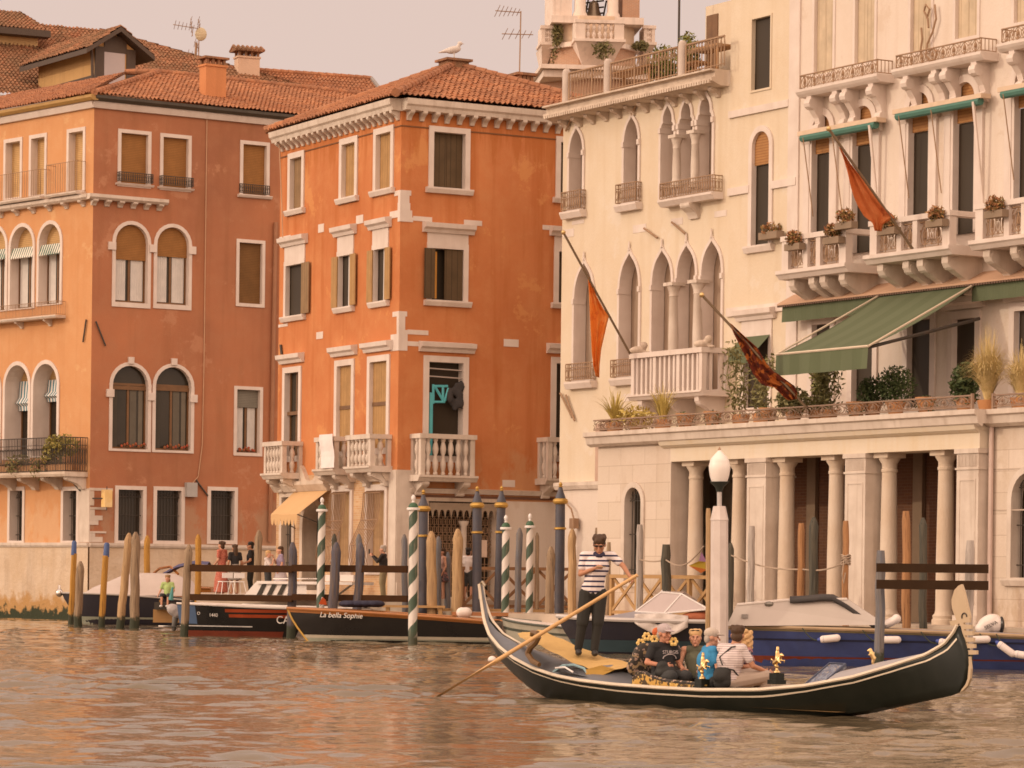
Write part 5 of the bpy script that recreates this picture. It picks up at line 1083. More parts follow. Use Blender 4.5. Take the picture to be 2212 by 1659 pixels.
# lower block of the gothic palace at the left of the portico
s0, s1 = BF.sz(1207, 1040, .12)[0], BF.sz(1300, 1040, .12)[0]; zl_ = BF.sz(1250, 1042, .12)[1]
MB().prof(BF, s0 - .1, s1 + 2.8, [(-.02, zl_ - .22), (.2, zl_ - .22), (.26, zl_ - .1), (.26, zl_), (-.02, zl_ + .03)]).build('ledge', STONE, G1); MB().box(BF, s0, s1 + 2.8, -.3, .12, -1.5, zl_ - .221).build('base_wall', PL_W, G1)
w = window(BF, G1, 'rect', (1275, 920, 1300, 1036), .18, .3, .04, 'shutter', mtl=STONE, blind=mat('brown_door', (.35, .2, .12), .7)) if False else None
MB().box(BF, BF.sz(1287, 960)[0], BF.sz(1325, 960)[0], -.02, .02, zl_ + .03, BF.sz(1300, 915)[1]).build('blind_doorway', mat('pink_door', (.52, .36, .28), .8), G1)
m = MB().tube(px_line(BF, [(1213, 1080), (1222, 1085), (1234, 1100), (1240, 1122)], .3), .03, 6); s, z = BF.sz(1240, 1128, .3); m.box(BF, s - .12, s + .12, .2, .4, z - .2, z + .12); m.build('wall_lamp_arm', IRON_R, G1)
# railing of the terrace over the portico
RM_ = mat('pink_cast_iron', (.30, .20, .14), .6, (.2, .13, .09), 5)
rt = thing('terrace_railing', 'long low cast iron railing of lyre scrolls along the portico terrace', 'railing', PF.P(ps(1700, 900), .2, zCt)); zR = PF.sz(1700, 881, .2)[1]
a, n = sP0 + .1, 5
ornate(PF, rt, sP0 + .05, sP1 - .1, zCt + .07, zR, .2, RM_, .72, .014, 'railing_panel')
ornate(PF, rt, sP1 + .3, sP2, zCt + .07, zR, -.15, RM_, .72, .014, 'railing_panel'); ornate(Frame(PF.P(sP0 + .05, 0, 0).xy, (.859, .513), (-.513, .859)), rt, 0, 2.2, zCt + .07, zR, 0, RM_, .72, .019, 'railing_panel')
MB().box(PF, sP1 - .1, sP1 - .04, .15, .22, zCt, zR + .05).box(PF, sP1 + .28, sP1 + .34, -.2, -.12, zCt, zR + .05).build('railing_post', RM_, rt)
MB().poly([PF.P(sP0, 0, zCt - .01), PF.P(sP2, 0, zCt - .01), PF.P(sP2, -PO, zCt - .01), PF.P(sP0, -PO, zCt - .01)]).build('terrace_floor', STONE_D, PT)
# ---- plants on the terrace
def tpt(u, v, d): s, z = PF.sz(u, v, d); return PF.P(s, d, zCt)
GRASS = foliage('dry_grass', (.55, .42, .18), (.65, .50, .25), (.45, .35, .12)); OLIVE = foliage('olive_leaves', (.16, .15, .06), (.26, .23, .10), (.10, .10, .04)); DGREEN = foliage('dark_leaves', (.05, .075, .03), (.08, .11, .04), (.14, .15, .06))
def plume(p, h, spread, n, label, seed, name='ornamental_grass', mt=None, wdt=.012, droop=.35):
    rng = random.Random(seed); t = thing(name, label, 'plant', p); m = MB(); MB().lathe(p, [(.2, 0), (.27, .3), (.25, .3)], 10).build('pot', POT, t, smooth=True)
    for _ in range(n):
        a = rng.random() * 6.283; r = spread * rng.random() ** .6; hh = h * (.55 + .5 * rng.random()); q = p + Vector((.08 * math.cos(a), .08 * math.sin(a), .28)); pts = []
        for k in range(6): t_ = k / 5; pts.append(q + Vector((r * math.cos(a) * t_ ** 1.5, r * math.sin(a) * t_ ** 1.5, hh * (t_ - droop * r / spread * t_ ** 3))))
        sd_ = Vector((math.sin(a), -math.cos(a), 0)); vs = []
        for k, x in enumerate(pts): ww = wdt * (1 - .8 * k / 5); vs += [x - sd_ * ww, x + sd_ * ww]
        m.add(vs, [(2*k, 2*k+1, 2*k+3, 2*k+2) for k in range(5)])
    m.build('foliage', mt or GRASS, t)
SPK = foliage('yucca_leaves', (.50, .38, .10), (.40, .30, .08), (.58, .45, .16))
plume(tpt(1328, 900, -.35), 1.1, .75, 60, 'spiky yucca at the far left end of the portico terrace', 11, 'yucca', SPK, .03); plume(tpt(1432, 890, -.4), 1.25, .6, 80, 'tall wispy yucca under the gothic stone balcony', 12, 'yucca', SPK, .022)
plume(tpt(2134, 840, -.9), 2.0, .75, 900, 'big round pale tuft of ornamental grass beside the last terrace doors', 13, droop=.6); plume(tpt(2205, 838, -.8), 1.5, .7, 600, 'ornamental grass tuft cut by the right edge of the picture', 14, droop=.6)
potted(tpt(1375, 900, -.5), .55, .6, .35, 'low yellow plants between the two yuccas', leafm=SPK, seed=21, n=400)
def climber(p, h, label, seed, lm, w=.35, n=380):
    rng = random.Random(seed); t = thing('potted_climber', label, 'plant', p); m = MB(); MB().lathe(p, [(.2, 0), (.26, .35), (.24, .35)], 10).build('pot', POT, t, smooth=True)
    for k in range(5):
        x = p + Vector((rng.uniform(-.15, .15), rng.uniform(-.15, .15), .3)); pts = [x]
        for j in range(7): x = x + Vector((rng.uniform(-.12, .12), rng.uniform(-.12, .12), h / 7)); pts.append(x)
        m.tube(pts, .012, 4)
        for j in pts[1:]: tuft(m, j, (w * .6, w * .6, .25), n // 35, rng, .075)
    m.build('foliage', lm, t)
climber(tpt(1600, 870, -1.0), 1.9, 'tall thin climbing plant left of the small green awning', 31, OLIVE); climber(tpt(1645, 868, -1.1), 1.5, 'drooping potted shrub in front of the small window door', 32, OLIVE)
climber(tpt(1766, 858, -1.2), 1.6, 'pale green leafy shrub beneath the big awning', 33, foliage('pale_leaves', (.22, .22, .08), (.32, .30, .12), (.14, .14, .05)), .4, 420); climber(tpt(1790, 858, -1.3), 1.2, 'smaller leafy shrub right of the pale one under the awning', 34, OLIVE)
potted(tpt(1885, 845, -.8), .85, .42, .42, 'dark rounded bush left of the pair by the terrace doors', leafm=DGREEN, seed=41, n=900, leaf=.055); potted(tpt(1935, 845, -.9), 1.05, .55, .5, 'dark rounded bush, larger of the pair by the terrace doors', leafm=DGREEN, seed=42, n=1200, leaf=.055)
potted(tpt(1715, 862, -.6), .7, .55, .4, 'grey green bush behind the furled dark red flag', leafm=OLIVE, seed=43, n=700); potted(tpt(2085, 840, -1.4), 1.0, .4, .6, 'dark bush half hidden by the big grass tuft', leafm=DGREEN, seed=44, n=700)
potted(tpt(2260, 838, -1.6), 1.5, .6, .8, 'green shrub at the far right of the terrace', leafm=DGREEN, seed=45, n=900)
for i, (u, v) in enumerate(((1480, 890), (1540, 882), (1660, 872), (1850, 855), (2000, 848))): potted(tpt(u, v, -.3), .32, .3, .25, ('small pot plant behind the railing under the gothic balcony corner', 'small pot plant behind the railing left of the climbers', 'small pot plant behind the railing right of the small awning', 'small pot plant behind the railing left of the dark bushes', 'small pot plant behind the railing left of the open terrace doors')[i], leafm=DGREEN, seed=50 + i, n=160, leaf=.05, group='pot plants along the terrace railing')
# flower boxes on the main balconies
FLW = foliage('balcony_flowers', (.16, .15, .05), (.42, .16, .08), (.52, .36, .14)); BOXM = mat('flower_trough', (.28, .2, .14), .8, (.2, .15, .1), 4)
for i, (u, v, wd_, lab) in enumerate(((1715, 531, .7, 'flower box hung on the first panel of the left white balcony'), (1799, 517, .72, 'flower box hung on the second panel of the left white balcony'), (1826, 485, .75, 'flower box on top of the left white balcony rail'), (1918, 497, .75, 'flower box beside the orange flag on the middle white balcony'), (2022, 480, .7, 'flower box hung on the far panel of the middle white balcony'), (2150, 460, .72, 'flower box hung on the right white balcony'))):
    s, z = B2.sz(u, v, DMB + .2); p = B2.P(s, DMB + .2, z); t = thing('flower_box', lab, 'flower box', p, 'flower boxes on the white balconies'); MB().box(B2, s - wd_ / 2, s + wd_ / 2, DMB + .06, DMB + .28, z - .12, z + .06).build('trough', BOXM, t); m = MB(); tuft(m, p + Vector((0, 0, .22)), (wd_ * .36, .2, .22), 300, random.Random(60 + i), .06); m.build('flowers', FLW, t)
s, z = B2.sz(1667, 509, .2); p = B2.P(s, .2, z); t = thing('flower_box', 'flower box with red blooms on the sill of the single arched window', 'flower box', p, 'flower boxes on the white balconies'); MB().box(B2, s - .45, s + .45, .08, .35, z - .1, z + .1).build('trough', BOXM, t); m = MB(); tuft(m, p + Vector((0, 0, .2)), (.35, .18, .18), 180, random.Random(70), .06); m.build('flowers', FLW, t)
# plants on the left palazzo balcony
for i, (u, v, h, w_, n, lab) in enumerate(((133, 985, 1.3, .75, 700, 'tall loose shrub at the corner of the lower left balcony'), (112, 985, .9, .5, 400, 'yellowish shrub beside the tall one on the lower left balcony'), (45, 1000, .5, .7, 500, 'low green plants spilling over the lower left balcony'), (95, 1000, .35, .6, 300, 'short trailing plants along the lower left balcony trough'))):
    s, _ = AL.sz(u, v, .8); potted(AL.P(s, .8, AL.sz(186, 1020)[1]), h, w_, .5, lab, leafm=foliage('balcony_green%d' % i, (.20, .19, .05), (.34, .26, .07), (.12, .13, .04)) if i < 2 else OLIVE, seed=80 + i, n=n, pot=False)
# ---- flags
def flag(label, fr, base, tip, d0, d1, rows, mtl, fold=.03):
    """rows = list of (left px, right px) going down the cloth"""
    sb, zb = fr.sz(*base, d0); st, zt_ = fr.sz(*tip, d1); P0, P1 = fr.P(sb, d0, zb), fr.P(st, d1, zt_)
    t = thing('flag', label, 'flag', P0); MB().tube([P0, P1], .035, 6).build('flagpole', mat('flagpole_wood', (.18, .12, .07), .6), t); MB().ell(P1, (.07, .07, .07), None, 8, 6).build('finial', GOLD, t)
    m = MB(); nx, ny = 18, 28; vs = []
    for j in range(ny + 1):
        q = j / ny * (len(rows) - 1); k = min(int(q), len(rows) - 2); f = q - k
        L = Vector(rows[k][0]).lerp(Vector(rows[k + 1][0]), f); Rr = Vector(rows[k][1]).lerp(Vector(rows[k + 1][1]), f)
        for i in range(nx + 1):
            a = L.lerp(Rr, i / nx)
            y = (a.y - tip[1]) / (base[1] - tip[1]); dd = d1 + (d0 - d1) * min(max((a.x - tip[0]) / (base[0] - tip[0]), 0), 1)
            dd += fold * math.sin(i * .8 + j * .1) * min(1, j / 4 + .2)
            s, z = fr.sz(a.x, a.y, dd); vs.append(fr.P(s, dd, z))
    m.add(vs, [(j*(nx+1)+i, j*(nx+1)+i+1, (j+1)*(nx+1)+i+1, (j+1)*(nx+1)+i) for j in range(ny) for i in range(nx)])
    o = m.build('flag_cloth', mtl, t, smooth=True); md = o.modifiers.new('thick', 'SOLIDIFY'); md.thickness = .012; return t
FO = spots('orange_flag_cloth', (.85, .33, .06), (.88, .42, .12), (.78, .26, .05), 2.5, lo=.45, hi=.6, thin=True); FR_ = spots('dark_red_flag_cloth', (.20, .035, .012), (.55, .17, .03), (.10, .02, .01), 4.0, lo=.50, hi=.55, thin=True); FO2 = spots('rust_flag_cloth', (.62, .19, .05), (.72, .28, .10), (.5, .13, .04), 1.5, lo=.45, hi=.6, thin=True)
z7 = lambda x, y: (1152 + .2778 * x, 460.8 + .2778 * y); z8 = lambda x, y: (1578 + .2865 * x, 432 + .2865 * y); z4 = lambda x, y: (1578 + .2865 * x, .2865 * y)
flag('thin orange flag hanging from a pole on the gothic balcony', BF, (1363, 768), (1217, 502), 1.0, 3.3, [(z7(424, 490), z7(438, 500)), (z7(432, 600), z7(490, 640)), (z7(436, 700), z7(545, 740)), (z7(442, 800), z7(588, 800)), (z7(450, 930), z7(560, 920)), (z7(458, 1080), z7(528, 1060)), (z7(468, 1180), z7(516, 1180)), (z7(490, 1270), z7(514, 1278))], FO)
flag('dark red flag with gold ornament sagging over the portico railing', PF, (1742, 880), (1516, 637), .25, 2.6, [(z8(-10, 925), z8(10, 940)), (z8(20, 1000), z8(110, 1030)), (z8(60, 1080), z8(200, 1110)), (z8(110, 1180), z8(270, 1230)), (z8(170, 1310), z8(330, 1290)), (z8(240, 1395), z8(410, 1350)), (z8(330, 1410), z8(480, 1400)), (z8(420, 1500), z8(505, 1440)), (z8(450, 1510), z8(508, 1500))], FR_, .035)
flag('rust orange flag furled on a long pole above the white balconies', B2, (1972, 538), (1790, 278), DMB + .1, 3.7, [(z4(820, 1110), z4(832, 1125)), (z4(850, 1190), z4(900, 1230)), (z4(880, 1290), z4(980, 1330)), (z4(905, 1400), z4(1060, 1440)), (z4(930, 1480), z4(1130, 1530)), (z4(960, 1550), z4(1200, 1600)), (z4(1010, 1630), z4(1240, 1640)), (z4(1075, 1680), z4(1150, 1690)), (z4(1090, 1740), z4(1140, 1745))], FO2, .03)
# ================================================================== WATER
def water_mat():
    m, t, p, oc = nodes('canal_water')
    k = mix(t, noise(t, oc, .12, 4), (.22, .16, .098), (.14, .112, .068))
    t.links.new(k, p.inputs['Base Color']); p.inputs['Roughness'].default_value = .02; p.inputs['IOR'].default_value = 1.33; p.inputs['Specular IOR Level'].default_value = .6
    h = N(t, 'ShaderNodeMath', {0: noise(t, oc, 2.6, 4, (1, 1.6, 1), lo=.2, hi=.8), 1: mul(t, noise(t, oc, 8, 3, (1, 1.5, 1), lo=.2, hi=.8), .35)}, operation='ADD').outputs[0]
    bump(t, p, h, .16, .03); return m
WAT = water_mat()
def water():
    rng = np.random.RandomState(4); Ys = [27.0]
    while Ys[-1] < 150: Ys.append(Ys[-1] + max(.07, Ys[-1] / 520))
    Y = np.array(Ys); ncol = 560; tt = np.linspace(-.27, .33, ncol); YY = np.repeat(Y[:, None], ncol, 1); XX = YY * tt[None, :]
    Z = np.zeros_like(XX)
    for i in range(96):
        lam = .26 * (2.7 / .26) ** rng.rand(); k = 2 * math.pi / lam; a = rng.normal(-1.42, .66); amp = .0036 * lam * (.5 + rng.rand()) * (.8 if lam < .5 else 1.0 if lam < 1.5 else .5); ph = rng.rand() * 6.28
        Z += amp * np.sin(k * (XX * math.cos(a) + YY * math.sin(a)) + ph + .6 * np.sin(.21 * XX + .13 * YY + i))
    Z *= np.clip(.74 + .5 * np.sin(XX * .35 + 1.3 * np.sin(YY * .12)) * np.sin(YY * .2 + .8 * np.sin(XX * .2)) + .38 * np.sin(XX * .9 + YY * .5 + np.sin(YY * .33)) * np.sin(YY * .55 - XX * .3), .25, 1.5)
    V = np.stack([XX, YY, Z - .01], -1).reshape(-1, 3); nr = len(Y); i = np.arange(nr - 1)[:, None] * ncol + np.arange(ncol - 1)[None, :]
    Q = np.stack([i, i + 1, i + ncol + 1, i + ncol], -1).reshape(-1, 4)
    me = bpy.data.meshes.new('water'); me.vertices.add(len(V)); me.vertices.foreach_set('co', V.ravel()); me.loops.add(Q.size); me.loops.foreach_set('vertex_index', Q.ravel().astype(np.int32))
    me.polygons.add(len(Q)); me.polygons.foreach_set('loop_start', np.arange(0, Q.size, 4, dtype=np.int32)); me.update(calc_edges=True); me.polygons.foreach_set('use_smooth', [True] * len(Q))
    me.materials.append(WAT); o = bpy.data.objects.new('water', me); C.objects.link(o); o['kind'] = 'structure'
    MB().poly([(-2500, -2500, -.12), (2500, -2500, -.12), (2500, 2500, -.12), (-2500, 2500, -.12)]).build('water_far', WAT, None, (0, 0, 0), kind='structure')
water()
# ================================================================== QUAYS
QM = mat('quay_stone', (.52, .42, .33), .9, (.38, .30, .23), .8, .9, .3, 6)
def slab(name, pts, z0, z1, m):
    n = len(pts); b = MB(); b.add([Vector((*p, z0)) for p in pts] + [Vector((*p, z1)) for p in pts], [(i, (i+1) % n, n + (i+1) % n, n + i) for i in range(n)] + [tuple(range(n, 2*n)), tuple(range(n))[::-1]]); b.build(name, m, None, (0, 0, 0), kind='structure')
gxy = lambda u, Y: (unroll(u, 1250)[0] * Y, Y)
slab('quay', [gxy(425, 107.5), gxy(900, 101.8), gxy(1216, 100.6), gxy(1330, 112), gxy(900, 122), gxy(430, 124)], -2, QZ, QM)
e0, e1 = PF.P(-.4, 1.2, 0), PF.P(SE, 1.2, 0); slab('quay_right', [e0.xy, e1.xy, PF.P(SE, -8, 0).xy, PF.P(-.4, -8, 0).xy], -2, BQ, QM)
# ================================================================== POLES
WP = wood_pole('grey_pile_wood', (.34, .24, .15), (.20, .14, .09)); WPT = wood_pole('tan_pile_wood', (.50, .33, .17), (.36, .23, .12)); WPO = wood_pole('ochre_paint_pile', (.46, .24, .045), (.38, .19, .035)); WPB = wood_pole('worn_blue_pile', (.075, .08, .115), (.15, .11, .09)); WPD = wood_pole('dark_pile_wood', (.10, .085, .06), (.05, .05, .04)); WPG = wood_pole('pale_grey_pile', (.46, .40, .36), (.36, .31, .27)); WPN = wood_pole('blue_grey_pile', (.14, .15, .18), (.20, .17, .15)); WPR = wood_pole('red_brown_pile', (.42, .21, .09), (.32, .16, .07))
BLC = mat('blue_cap_paint', (.06, .10, .25), .6, (.08, .12, .22), 5); STR = striped_pole('green_white_spiral', (.68, .62, .57), (.05, .085, .055), .80); NAVY = mat('navy_pole_paint', (.065, .07, .095), .5, (.12, .10, .10), 3, streak=.5); GRP = mat('green_cap_paint', (.05, .12, .065), .45); GOLDP = mat('gold_paint', (.56, .35, .09), .45, (.42, .25, .07), 6, metal=.6)
def pole(kind, ut, vt, ub, vb, w, Y, label, group=None, mtl=None, z_in=None, name='mooring_pole'):
    Yb = Y; top = at(ut, vt, Y); bot = at(ub, vb, Y)
    ax = (top - bot); 
    if ax.length < .5: ax = Vector((0, 0, 1))
    k = (bot.z + 1.2) / ax.z; foot = bot - ax * k; base = bot - ax * (bot.z / ax.z); r = w * Y / F / 2; t = thing(name, label, 'pole', base, group); H = (top - foot).length
    rng = random.Random(int(ut * 7 + vt)); lean = ax.normalized()
    if kind in ('wood', 'cap', 'flat'):
        n = 9; pts = [foot + ax.normalized() * (H * i / n) + Vector((rng.uniform(-1, 1), rng.uniform(-1, 1), 0)) * r * (.17 if i not in (0,) else 0) for i in range(n + 1)]; rad = [r * (1.04 - .1 * i / n) for i in range(n + 1)]
        if kind == 'wood': tl = r * 1.9; pts[-1] = top - lean * tl; rad[-1] = r * 1.0; pts += [top - lean * tl * .35, top]; rad += [r * .62, r * .28]
        elif kind == 'flat': tl = r * 2.2; pts[-1] = top - lean * tl; pts += [top]; rad += [r * .74]
        else: pts[-1] = top - lean * (30 * Y / F)
        MB().tube(pts, rad, 9).build('pile', mtl, t, smooth=True)
        if kind == 'cap': MB().tube([top - lean * (31 * Y / F), top - lean * .06, top], [rad[-1] * 1.02, rad[-1] * .9, rad[-1] * .55], 9).build('painted_cap', BLC, t, smooth=True)
    elif kind == 'striped':
        tf = .38 * Y / 95; MB().tube([foot, top - lean * tf], [r, r * .9], 14).build('striped_pole', STR, t, smooth=True)
        MB().lathe(top - lean * tf, [(r * 1.35, 0), (r * 1.42, .03), (r * 1.35, .07), (r * 1.0, .075)], 14, lean).build('collar', WHITE_P, t, smooth=True)
        MB().lathe(top - lean * (tf - .076), [(r * 1.0, 0), (r * 1.05, .03), (r * .8, .10), (r * .45, .13)], 14, lean).build('painted_cap', GRP, t, smooth=True)
        MB().lathe(top - lean * (tf - .2), [(r * .3, 0), (r * .42, .03), (r * .25, .06), (r * .48, .12), (r * .42, .19), (r * .12, .235)], 10, lean).build('finial', WHITE_P, t, smooth=True)
    elif kind == 'fancy':
        kk = Y / 97; MB().tube([foot, top - lean * .62 * kk], [r, r], 12).build('shaft', mtl or NAVY, t, smooth=True)
        MB().lathe(top - lean * 1.42 * kk, [(r, 0), (r * 1.28, .02), (r * 1.28, .06), (r, .08)], 14, lean).build('collar', GOLDP, t, smooth=True)
        MB().lathe(top - lean * .66 * kk, [(r, 0), (r * 1.45, .03), (r * 1.62, .09), (r * 1.45, .15), (r * 1.1, .18)], 16, lean).build('gilt_ring', GOLDP, t, smooth=True)
        MB().lathe(top - lean * .48 * kk, [(r * 1.12, 0), (r * .95, .08), (r * .62, .2), (r * .42, .31), (r * .3, .34)], 14, lean).build('domed_cap', NAVY, t, smooth=True)
        MB().lathe(top - lean * .15 * kk, [(r * .3, 0), (r * .5, .02), (r * .26, .05), (r * .42, .09), (r * .3, .13), (r * .08, .16)], 10, lean).build('finial', GOLDP, t, smooth=True)
    return t
GS, GF, GOc, GW_ = 'green and white spiral mooring poles', 'blue poles with gilt tops', 'ochre poles by the salmon palazzo', 'plain wooden piles'
pole('cap', 160.5, 1168, 153, 1347, 12.6, 121, 'ochre pole with blue top, leftmost of all poles', GOc, WPO); pole('wood', 174, 1212, 168, 1352, 18, 117, 'short dark wooden pile just right of the leftmost ochre pole', GW_, WP)
pole('cap', 231, 1172, 220, 1352, 14, 117, 'leaning ochre pole with blue top in front of the navy boat bow', GOc, WPO); pole('wood', 279, 1151, 259, 1357, 18, 115, 'leaning grey pile, left one of the crossed pair by the covered boat', GW_, WPT); pole('wood', 293, 1149, 289, 1358, 21, 114, 'thick upright grey pile, right one of the crossed pair by the covered boat', GW_, WP)
pole('wood', 318, 1156, 318, 1250, 14, 127.3, 'ochre pole standing behind the covered boat against the palazzo base', GOc, WPO); pole('wood', 408, 1176, 399, 1366, 18, 101.3, 'grey pile at the left end of the two dark beams', GW_, WP); pole('wood', 428, 1154, 427, 1280, 14, 108, 'tall ochre pole behind the left end of the dark beams', GOc, WPO)
pole('wood', 559.5, 1145, 557, 1258, 17, 106.2, 'pale grey pile standing between the people on the quay', GW_, WP); pole('wood', 632, 1171, 629, 1363, 20, 100, 'flaking dark blue pile at the bow of the boat with the white script name', GW_, WPB)
pole('striped', 696, 1077, 692, 1307, 18, 99.3, 'green and white spiral pole in front of the buff awning', GS); pole('wood', 727, 1171, 720, 1310, 22, 98.9, 'dark blue pile under the left bellied window grille', GW_, WPB); pole('wood', 722, 1153, 721, 1290, 12, 101, 'thin dark pile top peeking out behind the blue pile below the left grille', GW_, WPD)
pole('wood', 779.5, 1172, 773, 1297, 20, 99.0, 'dark blue pile between the two bellied window grilles', GW_, WPB); pole('wood', 775, 1153, 774, 1290, 14, 101, 'blue grey pile top behind the pile between the grilles', GW_, WPN); pole('wood', 873, 1154, 875, 1300, 14, 99.6, 'slim grey pile in front of the white corner pillar', GW_, WPN)
pole('striped', 893, 1074, 891.5, 1394, 20.6, 91.4, 'largest green and white spiral pole standing in front of the black boat', GS); pole('fancy', 914.6, 1058, 914, 1300, 20, 99.2, 'blue pole with gilt ring and domed top beside the largest spiral pole', GF); pole('wood', 931.6, 1147, 931.6, 1326, 23, 98.7, 'thick tan pile right of the largest spiral pole', GW_, WPT); pole('wood', 947, 1158, 947, 1300, 14, 100.6, 'blue pile hidden behind the thick tan pile', GW_, WPN)
pole('wood', 989, 1142, 986, 1325, 24, 98.7, 'thick tan pile with a rope in front of the grilled shop front', GW_, WPT); pole('wood', 967, 1192, 966, 1310, 14, 100.9, 'low grey pile between the two thick tan piles', GW_, WPN); pole('fancy', 1031, 1050.5, 1030, 1331, 20, 98.9, 'blue pole with gilt ring just left of the gondola stern tip', GF); pole('fancy', 1084, 1050, 1076, 1320, 19, 100.2, 'blue gilt topped pole rising behind a spiral pole by the gondola stern', GF)
pole('striped', 1093, 1116, 1091, 1343, 18, 97, 'green and white spiral pole just right of the gondola stern tip', GS); pole('striped', 1145, 1112.5, 1143, 1340, 17, 97, 'green and white spiral pole nearest to the gondolier', GS); pole('wood', 1122.5, 1140, 1117, 1335, 15, 98.6, 'blue grey pile between the two spiral poles by the gondola stern', GW_, WPN); pole('wood', 1160, 1150, 1160, 1320, 9, 99.4, 'thin brown pile behind the spiral pole nearest the gondolier', GW_, WP)
pole('wood', 1190, 1180.5, 1186.6, 1340, 20, 96, 'rough grey pile below the wall lamp left of the gondolier', GW_, WP); pole('fancy', 1211, 1042, 1208, 1324, 21, 96.6, 'blue gilt topped pole in front of the edge of the white palace', GF); pole('wood', 1236, 1142, 1235, 1326, 19, 95.6, 'yellowish pile directly left of the gondolier', GW_, WPT); pole('flat', 1292, 1140, 1290, 1310, 17, 94.5, 'brown pile rising behind the gondolier head', GW_, WP); pole('flat', 1316.6, 1171, 1312, 1340, 13, 93.5, 'grey pile behind the gondolier shoulder', GW_, WP)
GR_ = 'piles along the white portico'
pole('flat', 1382, 1133, 1381, 1302, 16, 88.6, 'smooth pale grey pile in front of the arched grille window', GR_, WPG); pole('flat', 1439, 1176, 1438, 1275, 22, 87.5, 'dark weathered pile left of the first portico columns', GR_, WPD); pole('flat', 1530, 1098, 1530, 1320, 12, 82, 'tan pile half hidden behind the white lamp post', GR_, WPT); pole('wood', 1578, 1172, 1577, 1320, 15, 82.5, 'dark pile touching the right side of the white lamp post', GR_, WPD)
pole('flat', 1624, 1136, 1622, 1302, 16, 80.8, 'pale brown pile with a white rope ring right of the lamp post', GR_, WPG); pole('flat', 1731, 1130, 1729, 1295, 16, 78.6, 'leaning red brown pile left of the dark green one', GR_, WPR); pole('wood', 1758, 1116.5, 1757, 1280, 21, 78.2, 'thick black green pointed pile before the dark portico bay', GR_, WPD); pole('flat', 1827, 1125, 1826, 1288, 15, 77.4, 'red brown pile wound with rope in front of a square pier', GR_, WPR)
pole('flat', 1957, 1104, 1957, 1348, 19, 76.2, 'tall orange brown pile crossing the two short dark beams', GR_, WPR); pole('wood', 1994, 1118, 1993, 1348, 18, 76.0, 'dark pointed pile in the darkest portico bay', GR_, WPD); pole('flat', 1902.6, 1189, 1898, 1430, 22, 71.5, 'grey pile at the left end of the two short dark beams', GR_, WPN); pole('flat', 2096, 1167.5, 2090, 1430, 21, 71.3, 'grey brown pile behind the gondola ferro', GR_, WPG)
# beams bolted across piles
BEAM = mat('dark_beam_wood', (.060, .028, .013), .9, (.04, .02, .010), 4, spec=.1); BEAM2 = mat('tarred_beam_wood', (.036, .020, .011), .9, (.05, .028, .015), 4, spec=.1)
t = thing('mooring_barrier', 'long pair of dark horizontal beams bolted to piles along the quay', 'barrier', at(640, 1300, 99.7))
for va, vb_, h in ((1227, 1229, 15), (1290, 1292, 14)):
    for ua, Ya, ub_, Yb_ in ((412, 101.0, 632, 99.7), (632, 99.7, 880, 98.5)):
        a, b_ = at(ua, va, Ya), at(ub_, vb_, Yb_); hz = h * Ya / F / 2; f = Frame(a.xy, (b_ - a).xy); L_ = (b_ - a).xy.length; MB().box(f, 0, L_, -.07, .07, a.z - hz, a.z + hz).build('beam', BEAM, t)
t = thing('mooring_barrier', 'short pair of black horizontal beams across the piles at the right', 'barrier', at(2010, 1260, 70.9))
for v0_, v1_, hh in ((1226, 1229, 19), (1263, 1264, 20)):
    a, b_ = at(1893, v0_, 70.9), at(2135, v1_, 70.7); f = Frame(a.xy, (b_ - a).xy); L_ = (b_ - a).xy.length; hz = hh * 71 / F / 2; MB().box(f, 0, L_, -.06, .06, (a.z + b_.z) / 2 - hz, (a.z + b_.z) / 2 + hz).build('beam', BEAM2, t)
# wooden pier fences with crossed braces
def lattice(label, pa_, pb_, vtop, vbot, mtl, bay=1.25):
    a, b_ = Vector(pa_), Vector(pb_); f = Frame(a, b_ - a); L_ = (b_ - a).length; z1, z0 = vtop, vbot; t = thing('pier_fence', label, 'fence', f.P(0, 0, z0), 'crossed timber fences'); n = max(1, round(L_ / bay)); w_ = L_ / n
    MB().box(f, -.05, L_ + .05, -.07, .07, z1 - .10, z1).build('top_rail', mtl, t); MB().box(f, 0, L_, -.04, .04, z0 + .02, z0 + .11).build('bottom_rail', mtl, t)
    for i in range(n + 1): s = w_ * i; MB().box(f, s - .055, s + .055, -.055, .055, z0 - .3, z1 - .10).build('post', mtl, t)
    for i in range(n):
        m = MB(); s0, s1 = w_ * i + .05, w_ * (i + 1) - .05; h0, h1 = z0 + .11, z1 - .1
        for (x0, y0, x1, y1, dd) in ((s0, h0, s1, h1, .02), (s0, h1, s1, h0, -.025)):
            q = Vector((x1 - x0, y1 - y0)).normalized(); nn = Vector((-q.y, q.x)) * .045; m.ext(f, [(x0 - nn.x, y0 - nn.y), (x1 - nn.x, y1 - nn.y), (x1 + nn.x, y1 + nn.y), (x0 + nn.x, y0 + nn.y)], dd - .02, dd + .02)
        m.build('cross_brace', mtl, t)
WB = mat('red_brown_timber', (.26, .13, .06), .8, (.18, .09, .04), 4); WO = mat('ochre_timber', (.46, .28, .12), .8, (.36, .2, .09), 4)
lattice('dark red brown pier fence with crossed braces behind the spiral poles', gxy(1000, 100.9), gxy(1240, 100.0), 2.28, 1.0, WB, 1.2)
e = PF.sz(1322, 1280, 1.0)[0]; e2 = PF.sz(1548, 1280, 1.0)[0]; lattice('lighter ochre pier fence with crossed braces in front of the portico', PF.P(e, 1.0, 0).xy, PF.P(e2, 1.0, 0).xy, PF.sz(1430, 1242, 1.0)[1], .95, WO, 1.3)
